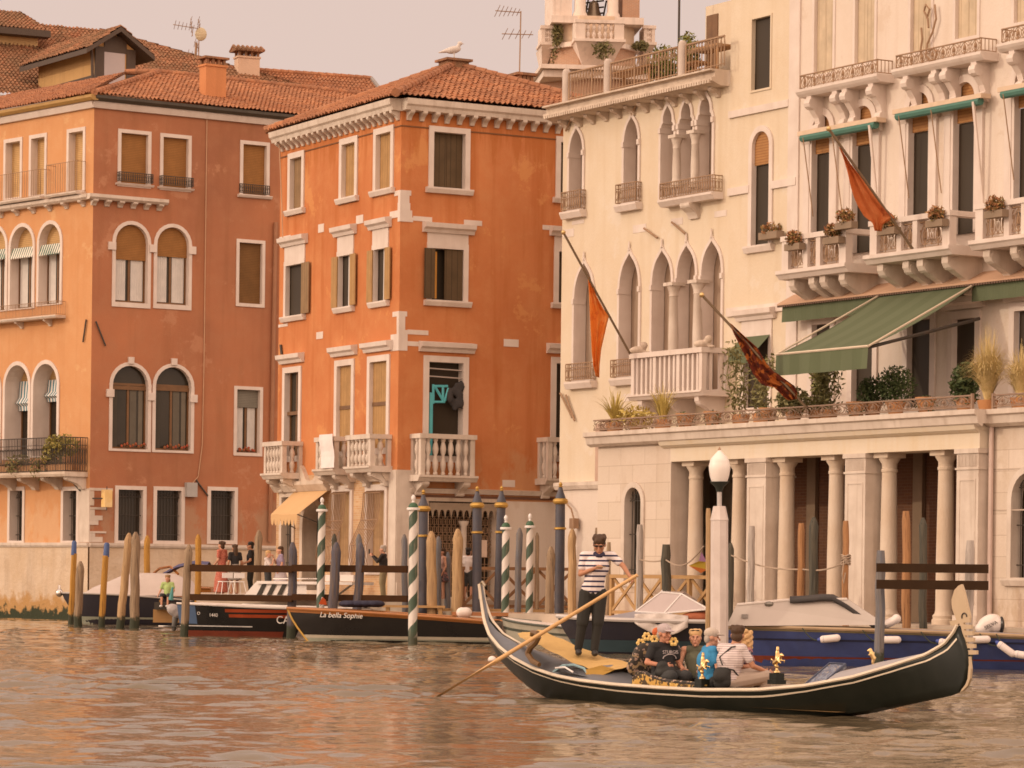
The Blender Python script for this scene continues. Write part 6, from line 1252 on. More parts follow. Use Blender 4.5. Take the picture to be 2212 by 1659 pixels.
# ropes between piles
m = MB(); pts = []
def sag(a, b_, dz, n=10): return [a + (b_ - a) * (i / n) - Vector((0, 0, dz * math.sin(math.pi * i / n))) for i in range(n + 1)]
for (a, b_, dz) in ((at(1382, 1209, 88.5), at(1439, 1209, 87.4), .05), (at(1439, 1210, 87.4), at(1520, 1180, 82.4), .3), (at(1580, 1200, 82.4), at(1735, 1230, 78.5), .12), (at(1735, 1230, 78.5), at(1827, 1213, 77.3), .1)):
    MB().tube(sag(a, b_, dz), .02, 5).build('mooring_rope', mat('rope', (.42, .32, .24), .9), None, a, label={1382: 'x'}.get(0) or ('slack rope between the pale grey pile and the dark pile' if a.x < at(1400, 1209, 88).x else 'rope rising from the dark pile towards the lamp post' if a.x < at(1480, 1209, 87).x else 'long sagging rope from the lamp post to the leaning red brown pile' if a.x < at(1650, 1209, 82).x else 'rope from the leaning red brown pile to the rope wound pile'), cat='rope')
a = at(1827, 1210, 77.4); m = MB()
for k in range(5): c_ = a + Vector((0, 0, -.09 + .05 * k)); m.tube([c_ + Vector((.11 * math.cos(q), .11 * math.sin(q), .02 * math.sin(3 * q + k))) for q in [x * math.pi / 6 for x in range(13)]], .02, 5)
m.tube([a + Vector((-.05, -.1, 0)), a + Vector((-.1, -.14, -.35)), a + Vector((-.06, -.14, -.55)), a + Vector((-.02, -.13, -.3))], .016, 5); m.build('rope_coil', MT['rope'], None, a, label='rope wound several times round a red brown pile before the square pier', cat='rope')
# ================================================================== LAMP POST
b_ = at(1553, 1400, 74); b0 = Vector((b_.x, b_.y, 0)); t = thing('lamp_post', 'stout white pile lamp post with an onion shaped white globe', 'lamp post', b0); ppm = F / 74; zz = lambda v: HC - (v - 1255) / ppm
LPM = mat('white_lamp_post', (.66, .58, .54), .7, (.50, .42, .38), 2.2, .7, .2, 9, streak=.45, scol=(.36, .30, .26)); r = .205; cx = Vector((at(1554, 1250, 74).x, 74, 0)); tl_ = Vector((.012, 0, 1))
px_ = lambda v: Vector((at(1554, v, 74).x, 74, zz(v)))
MB().tube([px_(1560), px_(1122)], [r * 1.02, r * .97], 8).build('pile', LPM, t, smooth=False); MB().tube([px_(1123), px_(1121), px_(1093)], [r * 1.04, r * 1.0, r * .68], 8).build('tapered_head', LPM, t)
MB().tube([px_(1093), px_(1060)], [.055, .055], 10).build('neck', mat('galvanised_neck', (.5, .46, .44), .4), t, smooth=True); MB().tube([px_(1062), px_(1052), px_(1041), px_(1040)], [.07, .10, .22, .22], 12).build('lamp_holder', mat('black_holder', (.03, .035, .03), .5), t, smooth=True)
MB().lathe(px_(1040), [(.18, 0), (.22, .12), (.243, .27), (.248, .36), (.23, .42), (.225, .44), (.225, .47), (.18, .55), (.10, .64), (.04, .70), (.035, .72)], 20).build('globe', mat('opal_glass', (.82, .75, .70), .35, (.76, .68, .62), 2), t, smooth=True)
MB().lathe(px_(980), [(.035, 0), (.05, .03), (.02, .06), (.04, .09), (.008, .16)], 8).build('finial', IRON_R, t, smooth=True)
# ================================================================== MOORED BOATS
def lerp3(a, b, c, q): return a * (1 - q) * (1 - 2 * q) + b * 4 * q * (1 - q) + c * q * (2 * q - 1)
class Hull:
    def __init__(h, bow, stern, beam, zs, rake, tumble=.86, full=2.2, entry=.45, sternw=.85):
        h.fr = Frame(bow, Vector(stern) - Vector(bow)); 
        if h.fr.n.y > 0: h.fr.n = -h.fr.n
        h.L = (Vector(stern) - Vector(bow)).length; h.beam, h.zs, h.rake, h.tum, h.full, h.entry, h.sw = beam, zs, rake, tumble, full, entry, sternw
    def half(h, q):
        b = h.beam / 2
        if q < h.entry: return b * max(.015, 1 - (1 - q / h.entry) ** h.full)
        return b * (1 - (1 - h.sw) * ((q - h.entry) / (1 - h.entry)) ** 2)
    def sheer(h, q): return lerp3(*h.zs, q)
    def pt(h, q, f, side, off=0.0):
        """f: 0 keel .. 1 sheer"""
        zk = -.35; z = zk + (h.sheer(q) - zk) * f; w = h.half(q) * (f ** .35 if f > 0 else 0) * (h.tum + (1 - h.tum) * f); s = q * h.L + h.rake * (1 - f) ** 1.3 * (1 - q) ** 2
        return h.fr.P(s, side * (w + off), z)
    def build(h, root, hm, dm, trim=None, deckz=.0, nq=28, crown=.06, gun=.035):
        fs = [0, .12, .3, .5, .7, .86, 1]; V = []; n = len(fs); row = 2 * n - 1
        for i in range(nq + 1):
            q = i / nq; V += [h.pt(q, f, 1) for f in fs[::-1]] + [h.pt(q, f, -1) for f in fs[1:]]
        Fc = [(i*row+k, i*row+k+1, (i+1)*row+k+1, (i+1)*row+k) for i in range(nq) for k in range(row - 1)] + [tuple(nq*row+k for k in range(row))]
        m = MB(); m.add(V, Fc); hu = m.build('hull', hm, root, smooth=True); V = []
        for i in range(nq + 1):
            q = i / nq; s = q * h.L; w = h.half(q) - .01; z = h.sheer(q) - .02 - deckz
            for k in range(5): x = -1 + k * .5; V.append(h.fr.P(s + (.0), w * x, z + crown * (1 - x * x)))
        if dm: MB().add(V, [(i*5+k, i*5+k+1, (i+1)*5+k+1, (i+1)*5+k) for i in range(nq) for k in range(4)]).build('deck', dm, root)
        if trim:
            for sd in (1, -1): MB().tube([h.pt(i / nq, 1, sd, .012) for i in range(nq + 1)], gun, 6).build('gunwale', trim, root)
        return hu
    def band(h, root, f0, f1, m, off=.008, q0=0, q1=1, name='stripe', n=26):
        for sd in (1, -1):
            b = MB(); V = []
            for i in range(n + 1): q = q0 + (q1 - q0) * i / n; V += [h.pt(q, f0(q) if callable(f0) else f0, sd, off), h.pt(q, f1(q) if callable(f1) else f1, sd, off)]
            b.add(V, [(2*i, 2*i+1, 2*i+3, 2*i+2) for i in range(n)]).build(name, m, root)
    def fz(h, z): return lambda q: (z + .35) / (h.sheer(q) + .35)
NAVYH = mat('navy_hull', (.022, .022, .035), .22, (.03, .028, .035), 2, spec=.5); BLACKH = mat('black_hull', (.014, .013, .014), .25, (.022, .02, .018), 2, spec=.5); GREYC = mat('grey_boat_cover', (.52, .44, .40), .85, (.44, .37, .33), 1.5, .8, .25, 5); WHB = mat('white_boat', (.74, .67, .62), .4, (.64, .57, .52), 2); TEAK = mat('varnished_wood', (.36, .14, .035), .25, (.28, .10, .025), 5, spec=.6); GRB = mat('pale_green_bottom', (.36, .36, .30), .6, (.2, .24, .16), 2); REDB = mat('red_bottom_paint', (.22, .045, .02), .7, (.14, .03, .015), 3); CHROME = mat('chrome', (.7, .66, .62), .15, metal=1.)
def hv(u, v, Y): return at(u, v, Y).z
# 1 navy boat with grey cover by the salmon palazzo
t = thing('covered_boat', 'navy motorboat under a pale grey cover with its bow towards the salmon palazzo', 'boat', Vector((*gxy(136, 124.5), 0))); h = Hull(gxy(134, 124.5), gxy(430, 123.5), 2.4, (hv(134, 1281, 124), hv(280, 1285, 124), hv(430, 1297, 124)), 1.2)
h.build(t, NAVYH, WHB, mat('grey_trim', (.4, .36, .33), .5)); h.band(t, h.fz(-.2), h.fz(.28), GRB, name='bottom_paint'); m = MB(); V = []
cs_ = ((1.1, .05, .3), (1.6, .3, .7), (2.4, .55, .85), (3.0, .78, .9), (3.6, .85, .92), (4.4, .86, .92), (5.4, .84, .9), (6.2, .6, .85), (6.6, .1, .8))
for s, z, w_ in cs_:
    for k in range(9): x = -1 + k / 4; V.append(h.fr.P(s * h.L / 4.75 * .72, x * w_ * 1.1, h.sheer(.4) + z * (1 - abs(x) ** 2.4) - .03))
m.add(V, [(i*9+k, i*9+k+1, i*9+k+10, i*9+k+9) for i in range(len(cs_) - 1) for k in range(8)]); m.build('boat_cover', GREYC, t, smooth=True); MB().tube([h.fr.P(-.1, 0, h.sheer(0) + .02), h.fr.P(-.1, 0, h.sheer(0) + .3)], .04, 6).ell(h.fr.P(-.1, 0, h.sheer(0)), (.14, .14, .16)).build('bow_fitting', CHROME, t, smooth=True)
# 1b wooden boat with blue canopy beyond
t = thing('canopied_boat', 'wooden taxi boat with a blue canopy seen behind the grey boat cover', 'boat', Vector((*gxy(400, 128), 0))); h = Hull(gxy(325, 128.5), gxy(475, 127.5), 2.0, (1.5, 1.45, 1.4), .8); h.build(t, TEAK, TEAK, TEAK)
m = MB(); V = []
for u, z0, w_ in ((352, 1240, .9), (385, 1222, 1.), (420, 1214, 1.), (452, 1216, .9)): q = gxy(u, 128); V += [Vector((q[0], q[1] + w_, hv(u, z0 + 4, 128))), Vector((q[0], q[1], hv(u, z0 - 3, 128))), Vector((q[0], q[1] - w_, hv(u, z0 + 4, 128)))]
m.add(V, [(3*i+k, 3*i+k+1, 3*i+k+4, 3*i+k+3) for i in range(3) for k in range(2)]); m.build('canopy', mat('blue_canopy', (.10, .10, .19), .8), t)
m = MB().tube([at(330, 1240, 128), at(345, 1228, 127.5), at(368, 1224, 127.5), at(385, 1240, 127)], .05, 6); m.build('hoop', TEAK, t)
# 2 black launch with red stripes
t = thing('black_launch', 'black launch with red stripes and white lettering moored left of the scripted boat', 'boat', Vector((*gxy(500, 102.4), 0))); h = Hull(gxy(660, 101.4), gxy(408, 103), 1.7, (hv(640, 1316, 101), hv(500, 1309, 102), hv(410, 1303, 103)), .5, sternw=.9)
h.build(t, BLACKH, WHB, WHB); RED = mat('red_stripe', (.42, .07, .02), .4); TW_ = mat('white_lettering', (.78, .72, .66), .5); BLU = mat('blue_stern_paint', (.10, .16, .28), .35)
h.band(t, h.fz(.76), h.fz(.86), RED, q0=.1, q1=.58); h.band(t, h.fz(.60), h.fz(.70), RED, q0=.1, q1=.55); h.band(t, h.fz(.30), h.fz(.33), WHITE_P, q0=.35, q1=1, name='white_line'); h.band(t, h.fz(-.1), h.fz(.17), REDB, q0=.1, q1=.95, name='bottom_paint'); h.band(t, h.fz(.38), h.fz(.97), BLU, q0=.84, q1=1, name='stern_paint')
fx = Frame(h.fr.O, h.fr.d * (1 if h.fr.d.x > 0 else -1), h.fr.n)
def htext(body, u, v, px, dd, m, **k): s, z = fx.sz(u, v, dd); text(body, fx, s, dd, z, px * 102 / F * 1.35, m, t, **k)
htext('CA', 611, 1340, 17, .88, TW_); htext('1440', 461, 1329, 8, .87, TW_); htext('O', 429, 1325, 7, .86, TW_, name='emblem')
# outboard and people platform at its stern
o = thing('outboard_motor', 'grey outboard motor hanging over the water at the left end of the black launch', 'motor', at(372, 1350, 103)); m = MB()
p = at(376, 1325, 103); m.ell(p + Vector((.0, 0, .10)), (.27, .2, .19), Matrix.Rotation(R(32), 3, 'Y')).ell(p + Vector((.12, 0, .0)), (.2, .19, .16)); m.blob('cowl', mat('grey_cowl', (.34, .30, .29), .4, (.46, .42, .4), 4), o, voxel=.03); MB().cap(p + Vector((.05, 0, -.1)), p + Vector((.0, 0, -.5)), .11, .07).ell(p + Vector((-.05, 0, -.42)), (.3, .12, .025)).build('motor_leg', mat('dark_leg', (.12, .11, .1), .5), o, smooth=True)
MB().tube([p + Vector((-.5, .1, -.42)), p + Vector((.9, .1, -.45))], .035, 6).build('trim_bar', CHROME, o, smooth=True)
# 2b white cabin cruiser behind the beams
t = thing('cabin_cruiser', 'white cabin cruiser with slanted windows moored behind the dark beams', 'boat', Vector((*gxy(640, 103.8), 0))); h = Hull(gxy(525, 104.9), gxy(790, 102.6), 1.1, (.98, .95, .92), .7); h.build(t, WHB, WHB, WHB)
zt_ = hv(640, 1249, 103); fr = h.fr; f3 = lambda u, v, dd: (lambda q: fr.P(q[0], dd, q[1]))(fr.sz(u, v, dd))
m = MB(); P4 = [(522, 1292), (552, 1258), (662, 1258), (662, 1292)]
m.add([f3(u, v, .55) for u, v in P4] + [f3(u, v, -.55) for u, v in P4], [(0,1,2,3), (7,6,5,4), (0,4,5,1), (1,5,6,2), (2,6,7,3)]); cb = m.build('cabin', WHB, t)
for u in (568, 590, 612, 634): MB().add([f3(a, b, .57) for a, b in ((u - 14, 1285), (u - 2, 1262), (u + 8, 1262), (u - 3, 1285))], [(0, 1, 2, 3)]).build('window', GLASS, cb)
s0, s1 = fr.sz(556, 1255, .6)[0], fr.sz(762, 1255, .6)[0]; MB().box(fr, s0, s1, -.65, .65, hv(640, 1262, 103), hv(640, 1256, 103)).build('roof', WHB, cb); MB().tube([f3(724, 1290, .5), f3(762, 1262, .5)], .04, 5).tube([f3(700, 1290, .5), f3(700, 1262, .5)], .03, 5).tube([f3(590, 1250, .3), f3(690, 1250, .3)], .025, 5).build('roof_post', CHROME, cb)
for i, u in enumerate((728, 760)): MB().box(fr, fr.sz(u, 1240, 0)[0] - .25, fr.sz(u, 1240, 0)[0] + .25, -.3, .3, hv(u, 1256, 102.5), hv(u, 1242, 102.5)).build('deck_box', WHB, t)
# 3 the black boat with white script
t = thing('scripted_boat', 'long black open boat with varnished rim and white script name on its bow', 'boat', Vector((*gxy(850, 95.6), 0))); h = Hull(gxy(622, 96.2), gxy(1075, 95), 1.9, (hv(624, 1314, 96), hv(850, 1325, 96), hv(1070, 1342, 95.5)), .95, tumble=.8)
h.build(t, BLACKH, TEAK, TEAK, deckz=.0, gun=.05); h.band(t, h.fz(.92) if False else (lambda q: 1 - .085), lambda q: .985, TEAK, .012, name='varnished_rim'); h.band(t, h.fz(.10), h.fz(.19), mat('cream_waterline', (.52, .46, .36), .5), name='waterline_stripe'); h.band(t, h.fz(-.3), h.fz(.10), GRB, name='bottom_paint')
fx = h.fr; s, z = fx.sz(738, 1329.5, .85); text('La bella Sophie', fx, s, h.half((s + .5) / h.L) * .98 + .03, z, .215, TW_, t, shear=.25, slope=-.02)
s, z = fx.sz(690, 1325.5, .5); MB().ell(fx.P(s, .40, z), (.2, .03, .07), None, 10, 6).build('bow_emblem', mat('green_emblem', (.2, .28, .16), .5), t)
m = MB(); p = at(640, 1322, 96); m.tube([h.pt(0, f, 1, .015) for f in (.15, .35, .55, .75, 1)], .035, 6); m.build('stem_band', GOLDP, t)
fg = thing('pennant', 'small red pennant on a staff at the bow of the scripted boat', 'flag', at(690, 1308, 96.2)); MB().tube([at(690, 1310, 96.2), at(696, 1290, 96.2)], .015, 5).build('staff', WHITE_P, fg); MB().add([at(697, 1289, 96.2), at(688, 1305, 96.1), at(706, 1307, 96.25), at(704, 1296, 96.4)], [(0, 1, 2, 3)]).build('cloth', mat('red_pennant', (.5, .09, .02), .8), fg)
cu = MB()
for k in range(9): cu.ell(at(748 + k * 8.4, 1304.5, 96.3 - .1 * (k % 2)), (.24, .34, .105), None, 10, 6)
cu.blob('boat_cushion', mat('dark_blue_cushion', (.03, .03, .055), .85), None, at(780, 1312, 96.2), .03, label='dark blue rolled cushion lying on the deck of the scripted boat', cat='cushion')
MB().box(Frame(gxy(985, 96.3), (1, 0)), -.1, 2.0, -.3, .3, hv(985, 1330, 96), hv(985, 1322, 96)).build('thwart', TEAK, t); 
for u in (1000, 1245): pass
for i, (u, v, lab) in enumerate(((1003, 1333, 'white fender bag hung on the right end of the scripted boat'),)): MB().cap(at(u - 6, v - 10, 96), at(u + 5, v - 10, 96), .16, .16).build('deck_fender', WHB, None, at(u, v, 96), smooth=True, label='white deck bag at the right end of the scripted boat', cat='fender')
for u0, u1, v in ((945, 1080, 1268), (1050, 1240, 1262)): pass
t = thing('jetty', 'brown plank jetty on low legs behind the scripted boat', 'jetty', Vector((*gxy(1000, 99.6), 0))); f = Frame(gxy(945, 99.9), (1, -.02)); MB().box(f, 0, 5.2, -.5, .5, .88, .98).build('planking', WO, t)
for k in range(6): MB().box(f, .2 + k * .98, .32 + k * .98, .36, .48, -1, .88).build('leg', WB, t)
t = thing('quay_bench', 'low tan plank bench on the quay behind the scripted boat', 'bench', Vector((*gxy(850, 98.3), 1.0))); f = Frame(gxy(806, 98.6), (1, -.02)); MB().box(f, .3, 2.2, -.2, .2, hv(830, 1312, 98.4), hv(830, 1307, 98.4)).build('seat', WO, t)
for s in (.4, 2.0): MB().box(f, s, s + .12, -.15, .15, .3, hv(830, 1312, 98.4)).build('leg', WO, t)
# 4 pale rowing boat and 5 navy boat with windscreen
t = thing('pale_boat', 'pale green rowing boat whose bow shows behind the gondola stern', 'boat', Vector((*gxy(1165, 93.4), 0))); h = Hull(gxy(1086, 94.5), gxy(1330, 92), 1.5, (hv(1088, 1336, 94), hv(1190, 1350, 94), hv(1290, 1360, 93)), .5); h.build(t, mat('pale_green_hull', (.46, .43, .35), .45, (.36, .35, .28), 2), WHB, mat('dark_green_trim', (.09, .1, .08), .5)); h.band(t, .72, .8, MT['dark_green_trim'])
t = thing('windscreen_boat', 'navy motorboat with a grey foredeck and framed windscreen behind the gondolier', 'boat', Vector((*gxy(1350, 84.5), 0))); h = Hull(gxy(1205, 85.2), gxy(1560, 84), 2.1, (hv(1210, 1331, 85), hv(1380, 1338, 85), hv(1560, 1342, 84)), .9)
SLATE = mat('slate_deck', (.28, .26, .28), .5, (.22, .2, .22), 2); h.build(t, NAVYH, SLATE, mat('pale_rubbing_strake', (.55, .5, .47), .5), gun=.06); h.band(t, h.fz(.05), h.fz(.36), mat('teal_bottom', (.04, .07, .085), .4), name='bottom_paint')
fr = h.fr; f3 = lambda u, v, dd: (lambda q: fr.P(q[0], dd, q[1]))(fr.sz(u, v, dd)); SCR = mat('misty_perspex', (.48, .40, .39), .12, (.40, .33, .32), 1.5, spec=.6)
ws = [f3(1372, 1321, .75), f3(1428, 1279, .55), f3(1472, 1283, .6), f3(1434, 1325, .8), f3(1530, 1316, .85), f3(1535, 1318, -.6), f3(1480, 1278, -.45), f3(1430, 1276, -.45), f3(1385, 1317, -.6)]
MB().add(ws, [(0, 1, 2, 3), (3, 2, 4), (1, 7, 6, 2), (2, 6, 5, 4), (0, 8, 7, 1)]).build('windscreen', SCR, t); m = MB()
for a, b_ in ((0, 1), (1, 2), (2, 3), (0, 3), (2, 4), (3, 4), (1, 7)): m.tube([ws[a], ws[b_]], .025, 5)
m.build('windscreen_frame', WHITE_P, t); MB().add([f3(1300, 1335, .9), f3(1372, 1321, .75), f3(1434, 1325, .8), f3(1470, 1340, .95), f3(1470, 1330, -.9), f3(1385, 1317, -.6), f3(1310, 1332, -.7)], [(0, 1, 2, 3), (0, 6, 5, 1), (1, 5, 4, 2)]).build('cabin_top', SLATE, t)
m = MB(); V = []; nx, ny = 14, 6; DR = [(1370, 1327), (1395, 1352), (1410, 1366), (1440, 1368), (1475, 1352), (1484, 1345)]
for i in range(nx + 1):
    for j in range(ny + 1):
        x = i / nx; u = 1371 + 115 * x; vt_ = 1326 - 3 * math.sin(math.pi * x) + 4 * x; vb_ = 1330 + 42 * math.sin(math.pi * min(1, x * .75 + .08)) ** .8
        V.append(f3(u, vt_ + (vb_ - vt_) * j / ny, 1.12 + .05 * math.sin(i * 1.3 + j) - .2 * (1 - j / ny)))
m.add(V, [(i*(ny+1)+j, i*(ny+1)+j+1, (i+1)*(ny+1)+j+1, (i+1)*(ny+1)+j) for i in range(nx) for j in range(ny)]); o = m.build('folded_tarpaulin', mat('white_tarpaulin', (.60, .53, .49), .8, (.5, .44, .40), 2, .8, .3, 6), None, f3(1430, 1350, 1.1), smooth=True, label='crumpled white tarpaulin hanging over the side of the windscreen boat', cat='tarpaulin'); o.modifiers.new('t', 'SOLIDIFY').thickness = .03
m = MB().ell(f3(1515, 1334, .6), (.55, .3, .17)).ell(f3(1490, 1338, .65), (.35, .25, .13)); m.blob('rolled_cover', mat('rust_red_cover', (.36, .11, .05), .8), None, f3(1515, 1345, .6), .03, label='rust red rolled cover lying on the windscreen boat beside the lamp post', cat='cover')
# 6 blue work boat on the right
t = thing('blue_workboat', 'long blue wooden workboat with a grey cabin moored in front of the portico', 'boat', Vector((*gxy(1900, 74), 0))); h = Hull(gxy(1540, 75.2), gxy(2330, 73.4), 2.0, (hv(1545, 1352, 75), hv(1900, 1361, 74), hv(2330, 1378, 73.5)), .7, tumble=.88)
BLUEH = mat('blue_hull', (.055, .078, .22), .4, (.04, .055, .15), 1.5, .8, .15, 6, streak=.3, scol=(.06, .06, .08)); h.build(t, BLUEH, SLATE, mat('tan_gunwale', (.40, .28, .17), .6), gun=.045); h.band(t, h.fz(-.3), h.fz(.22), REDB, name='bottom_paint'); h.band(t, h.fz(.58), h.fz(.62), mat('dark_rubbing_strip', (.02, .022, .05), .5), .02, name='rubbing_strip'); h.band(t, .93, .985, mat('olive_strake', (.22, .18, .10), .6), .01, name='strake')
fr = h.fr; f3 = lambda u, v, dd: (lambda q: fr.P(q[0], dd, q[1]))(fr.sz(u, v, dd))
CAB = mat('grey_cabin_paint', (.50, .44, .40), .45, (.44, .38, .34), 1.2); cb_ = [(1570, 1352), (1592, 1306), (1700, 1296), (1830, 1294), (1915, 1350)]; nn = len(cb_)
near = [f3(u, v, .82 if i in (0, nn - 1) else .62) for i, (u, v) in enumerate(cb_)]; far = [f3(u, v - 1, -.82 if i in (0, nn - 1) else -.62) for i, (u, v) in enumerate(cb_)]
cb = MB().add(near + far, [(0, 1, 2, 3, 4), (9, 8, 7, 6, 5)] + [(i, nn + i, nn + i + 1, i + 1) for i in range(nn - 1)]).build('cabin', CAB, t)
MB().tube([near[1], near[2], near[3]], .03, 5).build('roof_edge', WHB, cb); a = f3(1608, 1331, .78); MB().box(fr, fr.sz(1602, 1331, .76)[0], fr.sz(1615, 1331, .76)[0], .70, .79, hv(1608, 1335, 74), hv(1608, 1327, 74)).build('vent', mat('grey_vent', (.3, .27, .25), .5), cb); MB().ell(f3(1662, 1305, .6), (.12, .1, .07)).build('cleat', mat('tarnished_cleat', (.25, .23, .2), .4, metal=.8), cb)
m = MB(); V = []
prof_ = [(1706, 1290), (1740, 1287), (1775, 1285), (1800, 1284), (1830, 1302), (1862, 1322), (1890, 1345), (1905, 1352)]
for i, (u, v) in enumerate(prof_):
    for k in range(7): x = -1 + k / 3; V.append(f3(u, v + 7 * (abs(x) ** 3) - 2 + (i % 2) * 1.5, x * .74))
m.add(V, [(i*7+k, i*7+k+1, i*7+k+8, i*7+k+7) for i in range(len(prof_) - 1) for k in range(6)]); o = m.build('folded_canopy', mat('black_canvas', (.045, .04, .04), .8, (.07, .06, .055), 3), cb, smooth=True); o.modifiers.new('t', 'SOLIDIFY').thickness = .09
m = MB().ell(f3(1922, 1345, .2), (.26, .22, .10), Matrix.Rotation(R(-28), 3, 'Y')).ell(f3(1936, 1337, .2), (.12, .15, .11), Matrix.Rotation(R(-50), 3, 'Y')); m.blob('white_bag', WHB, None, f3(1925, 1350, .2), .025, label='white bag lying on the workboat deck beside the left barrier pile', cat='bag')
FEN = mat('white_fender', (.76, .68, .64), .45, (.66, .58, .55), 3); FENB = mat('fender_blue_end', (.06, .09, .33), .4)
for i, (u0, v0, u1, v1, lab) in enumerate(((1778, 1381, 1808, 1378, 'white fender hung at the left of the blue workboat side'), (1908, 1382, 1939, 1382, 'white fender just right of the left barrier pile'), (2034, 1387, 2062, 1394, 'white fender hidden by the gondola bow curve'), (2100, 1382, 2132, 1381, 'white fender just right of the gondola ferro'), (2161, 1393, 2187, 1412, 'tilted white fender near the right picture edge'), (2197, 1413, 2226, 1418, 'white fender cut by the right edge of the picture'))):
    a, b_ = f3(u0, v0, 1.07), f3(u1, v1, 1.07); tt = thing('fender', lab, 'fender', a, 'fenders along the blue workboat'); MB().cap(a, b_, .085, .085, 12).build('fender_body', FEN, tt, smooth=True); MB().cap(a - (b_ - a).normalized() * .10, a + (b_ - a).normalized() * .01, .04, .085, 12).build('fender_end', FENB, tt, smooth=True)
    MB().tube(sag(f3(u0 - 45, 1357 + (u0 - 1780) * .03, 1.06), a, .12), .014, 4).build('lanyard', mat('green_line', (.06, .07, .05), .8), tt)
o = thing('outboard_motor', 'white outboard motor with dark lettering at the right behind the gondola ferro', 'motor', at(2135, 1365, 74.6)); p = at(2136, 1346, 74.6); rt_ = Matrix.Rotation(R(-28), 3, 'Y')
m = MB().ell(p, (.30, .2, .19), rt_).ell(p + Vector((.14, 0, -.02)), (.2, .2, .2)).ell(p + Vector((-.12, 0, -.12)), (.2, .17, .14)); m.blob('cowl', WHB, o, voxel=.02); MB().ell(p + Vector((.29, 0, -.04)), (.07, .18, .2)).cap(p + Vector((-.05, .05, -.15)), p + Vector((-.1, .05, -.6)), .1, .09).build('motor_leg', BLACKH, o, smooth=True)
text('SELVA', Frame(p.xy, (1, 0), (0, -1)), .02, .215, p.z - .045, .12, mat('dark_lettering', (.04, .03, .03), .5), o, slope=.55)
# ================================================================== GONDOLA
GD = Frame((.79 + .41, 51.9 + .28), (.569, -.822)); gf3 = lambda u, v, dd=0.0: (lambda q: GD.P(q[0], dd, q[1]))(GD.sz(u, v, dd))
SH = [(1038.5, 1262), (1041, 1300), (1047, 1340), (1058, 1370), (1080, 1397), (1110, 1421), (1150, 1442), (1200, 1459), (1250, 1469), (1325, 1478), (1420, 1485), (1515, 1490), (1636, 1490), (1740, 1481), (1844, 1462), (1922, 1439), (2000, 1414), (2040, 1391), (2060, 1367), (2070, 1347)]
sg0, sg1 = GD.sz(1038.5, 1262)[0], GD.sz(2071, 1345)[0]
def gw(s): 
    q = (s - sg0) / (sg1 - sg0); return max(.02, .70 * (1 - abs(2 * q - 1) ** 2.5))
ss, zs_ = [], []
for u, v in SH:
    w_ = 0.0
    for _ in range(12): s, z = GD.sz(u, v, w_); w_ = .5 * w_ + .5 * gw(s)
    ss.append(s); zs_.append(z)
ss = np.maximum.accumulate(np.array(ss) + np.arange(len(ss)) * 1e-4); NG = 72
tg = np.concatenate([np.linspace(0, .12, 22), np.linspace(.13, .87, 40), np.linspace(.88, 1, 22)]); S_ = sg0 + (sg1 - sg0) * tg
def smooth_interp(x, xp, fp):
    """Catmull style interpolation (monotone enough for a sheer line)"""
    xp = np.array(xp); fp = np.array(fp); d = np.gradient(fp, xp); i = np.clip(np.searchsorted(xp, x) - 1, 0, len(xp) - 2); h = xp[i + 1] - xp[i]; t = (x - xp[i]) / h
    return (2*t**3-3*t**2+1)*fp[i] + (t**3-2*t**2+t)*h*d[i] + (-2*t**3+3*t**2)*fp[i+1] + (t**3-t**2)*h*d[i+1]
def gz(s): return float(np.interp(s, ss, zs_))
KE = [(1041, 1292), (1058, 1385), (1085, 1428), (1120, 1460), (1160, 1490), (1205, 1512)]; KB = [(1800, 1549), (1845, 1544.5), (1885, 1539), (1922, 1530), (2000, 1512.5), (2052, 1502), (2076, 1493)]
kk = [GD.sz(*p) for p in KE] + [(2.0, -.16), (5.6, -.16)] + [GD.sz(*p) for p in KB]; ks, kz = [k[0] for k in kk], [k[1] for k in kk]
def gk(t): return ks[0] + (ks[-1] - ks[0]) * t
def gpt(t, f, side, off=0.0):
    s1 = sg0 + (sg1 - sg0) * t; w_ = gw(s1); zt = gz(s1); sk = gk(t); zk = float(np.interp(sk, ks, kz)); s = sk + (s1 - sk) * f + .20 * 4 * f * (1 - f) * max(0, (t - .9) / .1) ** 2
    e = abs(2 * t - 1) ** 1.6; half = 0 if f <= 0 else w_ * ((1 - e) * (.60 + .40 * f ** .8) * min(1, f / .06) + e * f ** .75)
    return GD.P(s, side * (half + off), zk + (zt - zk) * f)
GO = thing('gondola', 'long black gondola carrying passengers across the foreground water', 'boat', GD.P(3.7, 0, 0))
GBL = mat('gondola_black', (.009, .011, .008), .32, (.018, .019, .014), 3, .6, spec=.22); CRM = mat('cream_line', (.70, .60, .47), .5); GRYD = mat('grey_deck_paint', (.13, .135, .15), .3, (.10, .10, .115), 2, spec=.5)
fsg = [0, .06, .2, .4, .6, .78, .9, 1]; V = []; n = len(fsg); row = 2 * n - 1
for t in tg: V += [gpt(t, f, 1) for f in fsg[::-1]] + [gpt(t, f, -1) for f in fsg[1:]]
nq = len(tg) - 1
o = MB().add(V, [(i*row+k, i*row+k+1, (i+1)*row+k+1, (i+1)*row+k) for i in range(nq) for k in range(row - 1)]).build('hull', GBL, GO, smooth=True); md = o.modifiers.new('t', 'SOLIDIFY'); md.thickness = .025; md.offset = 0
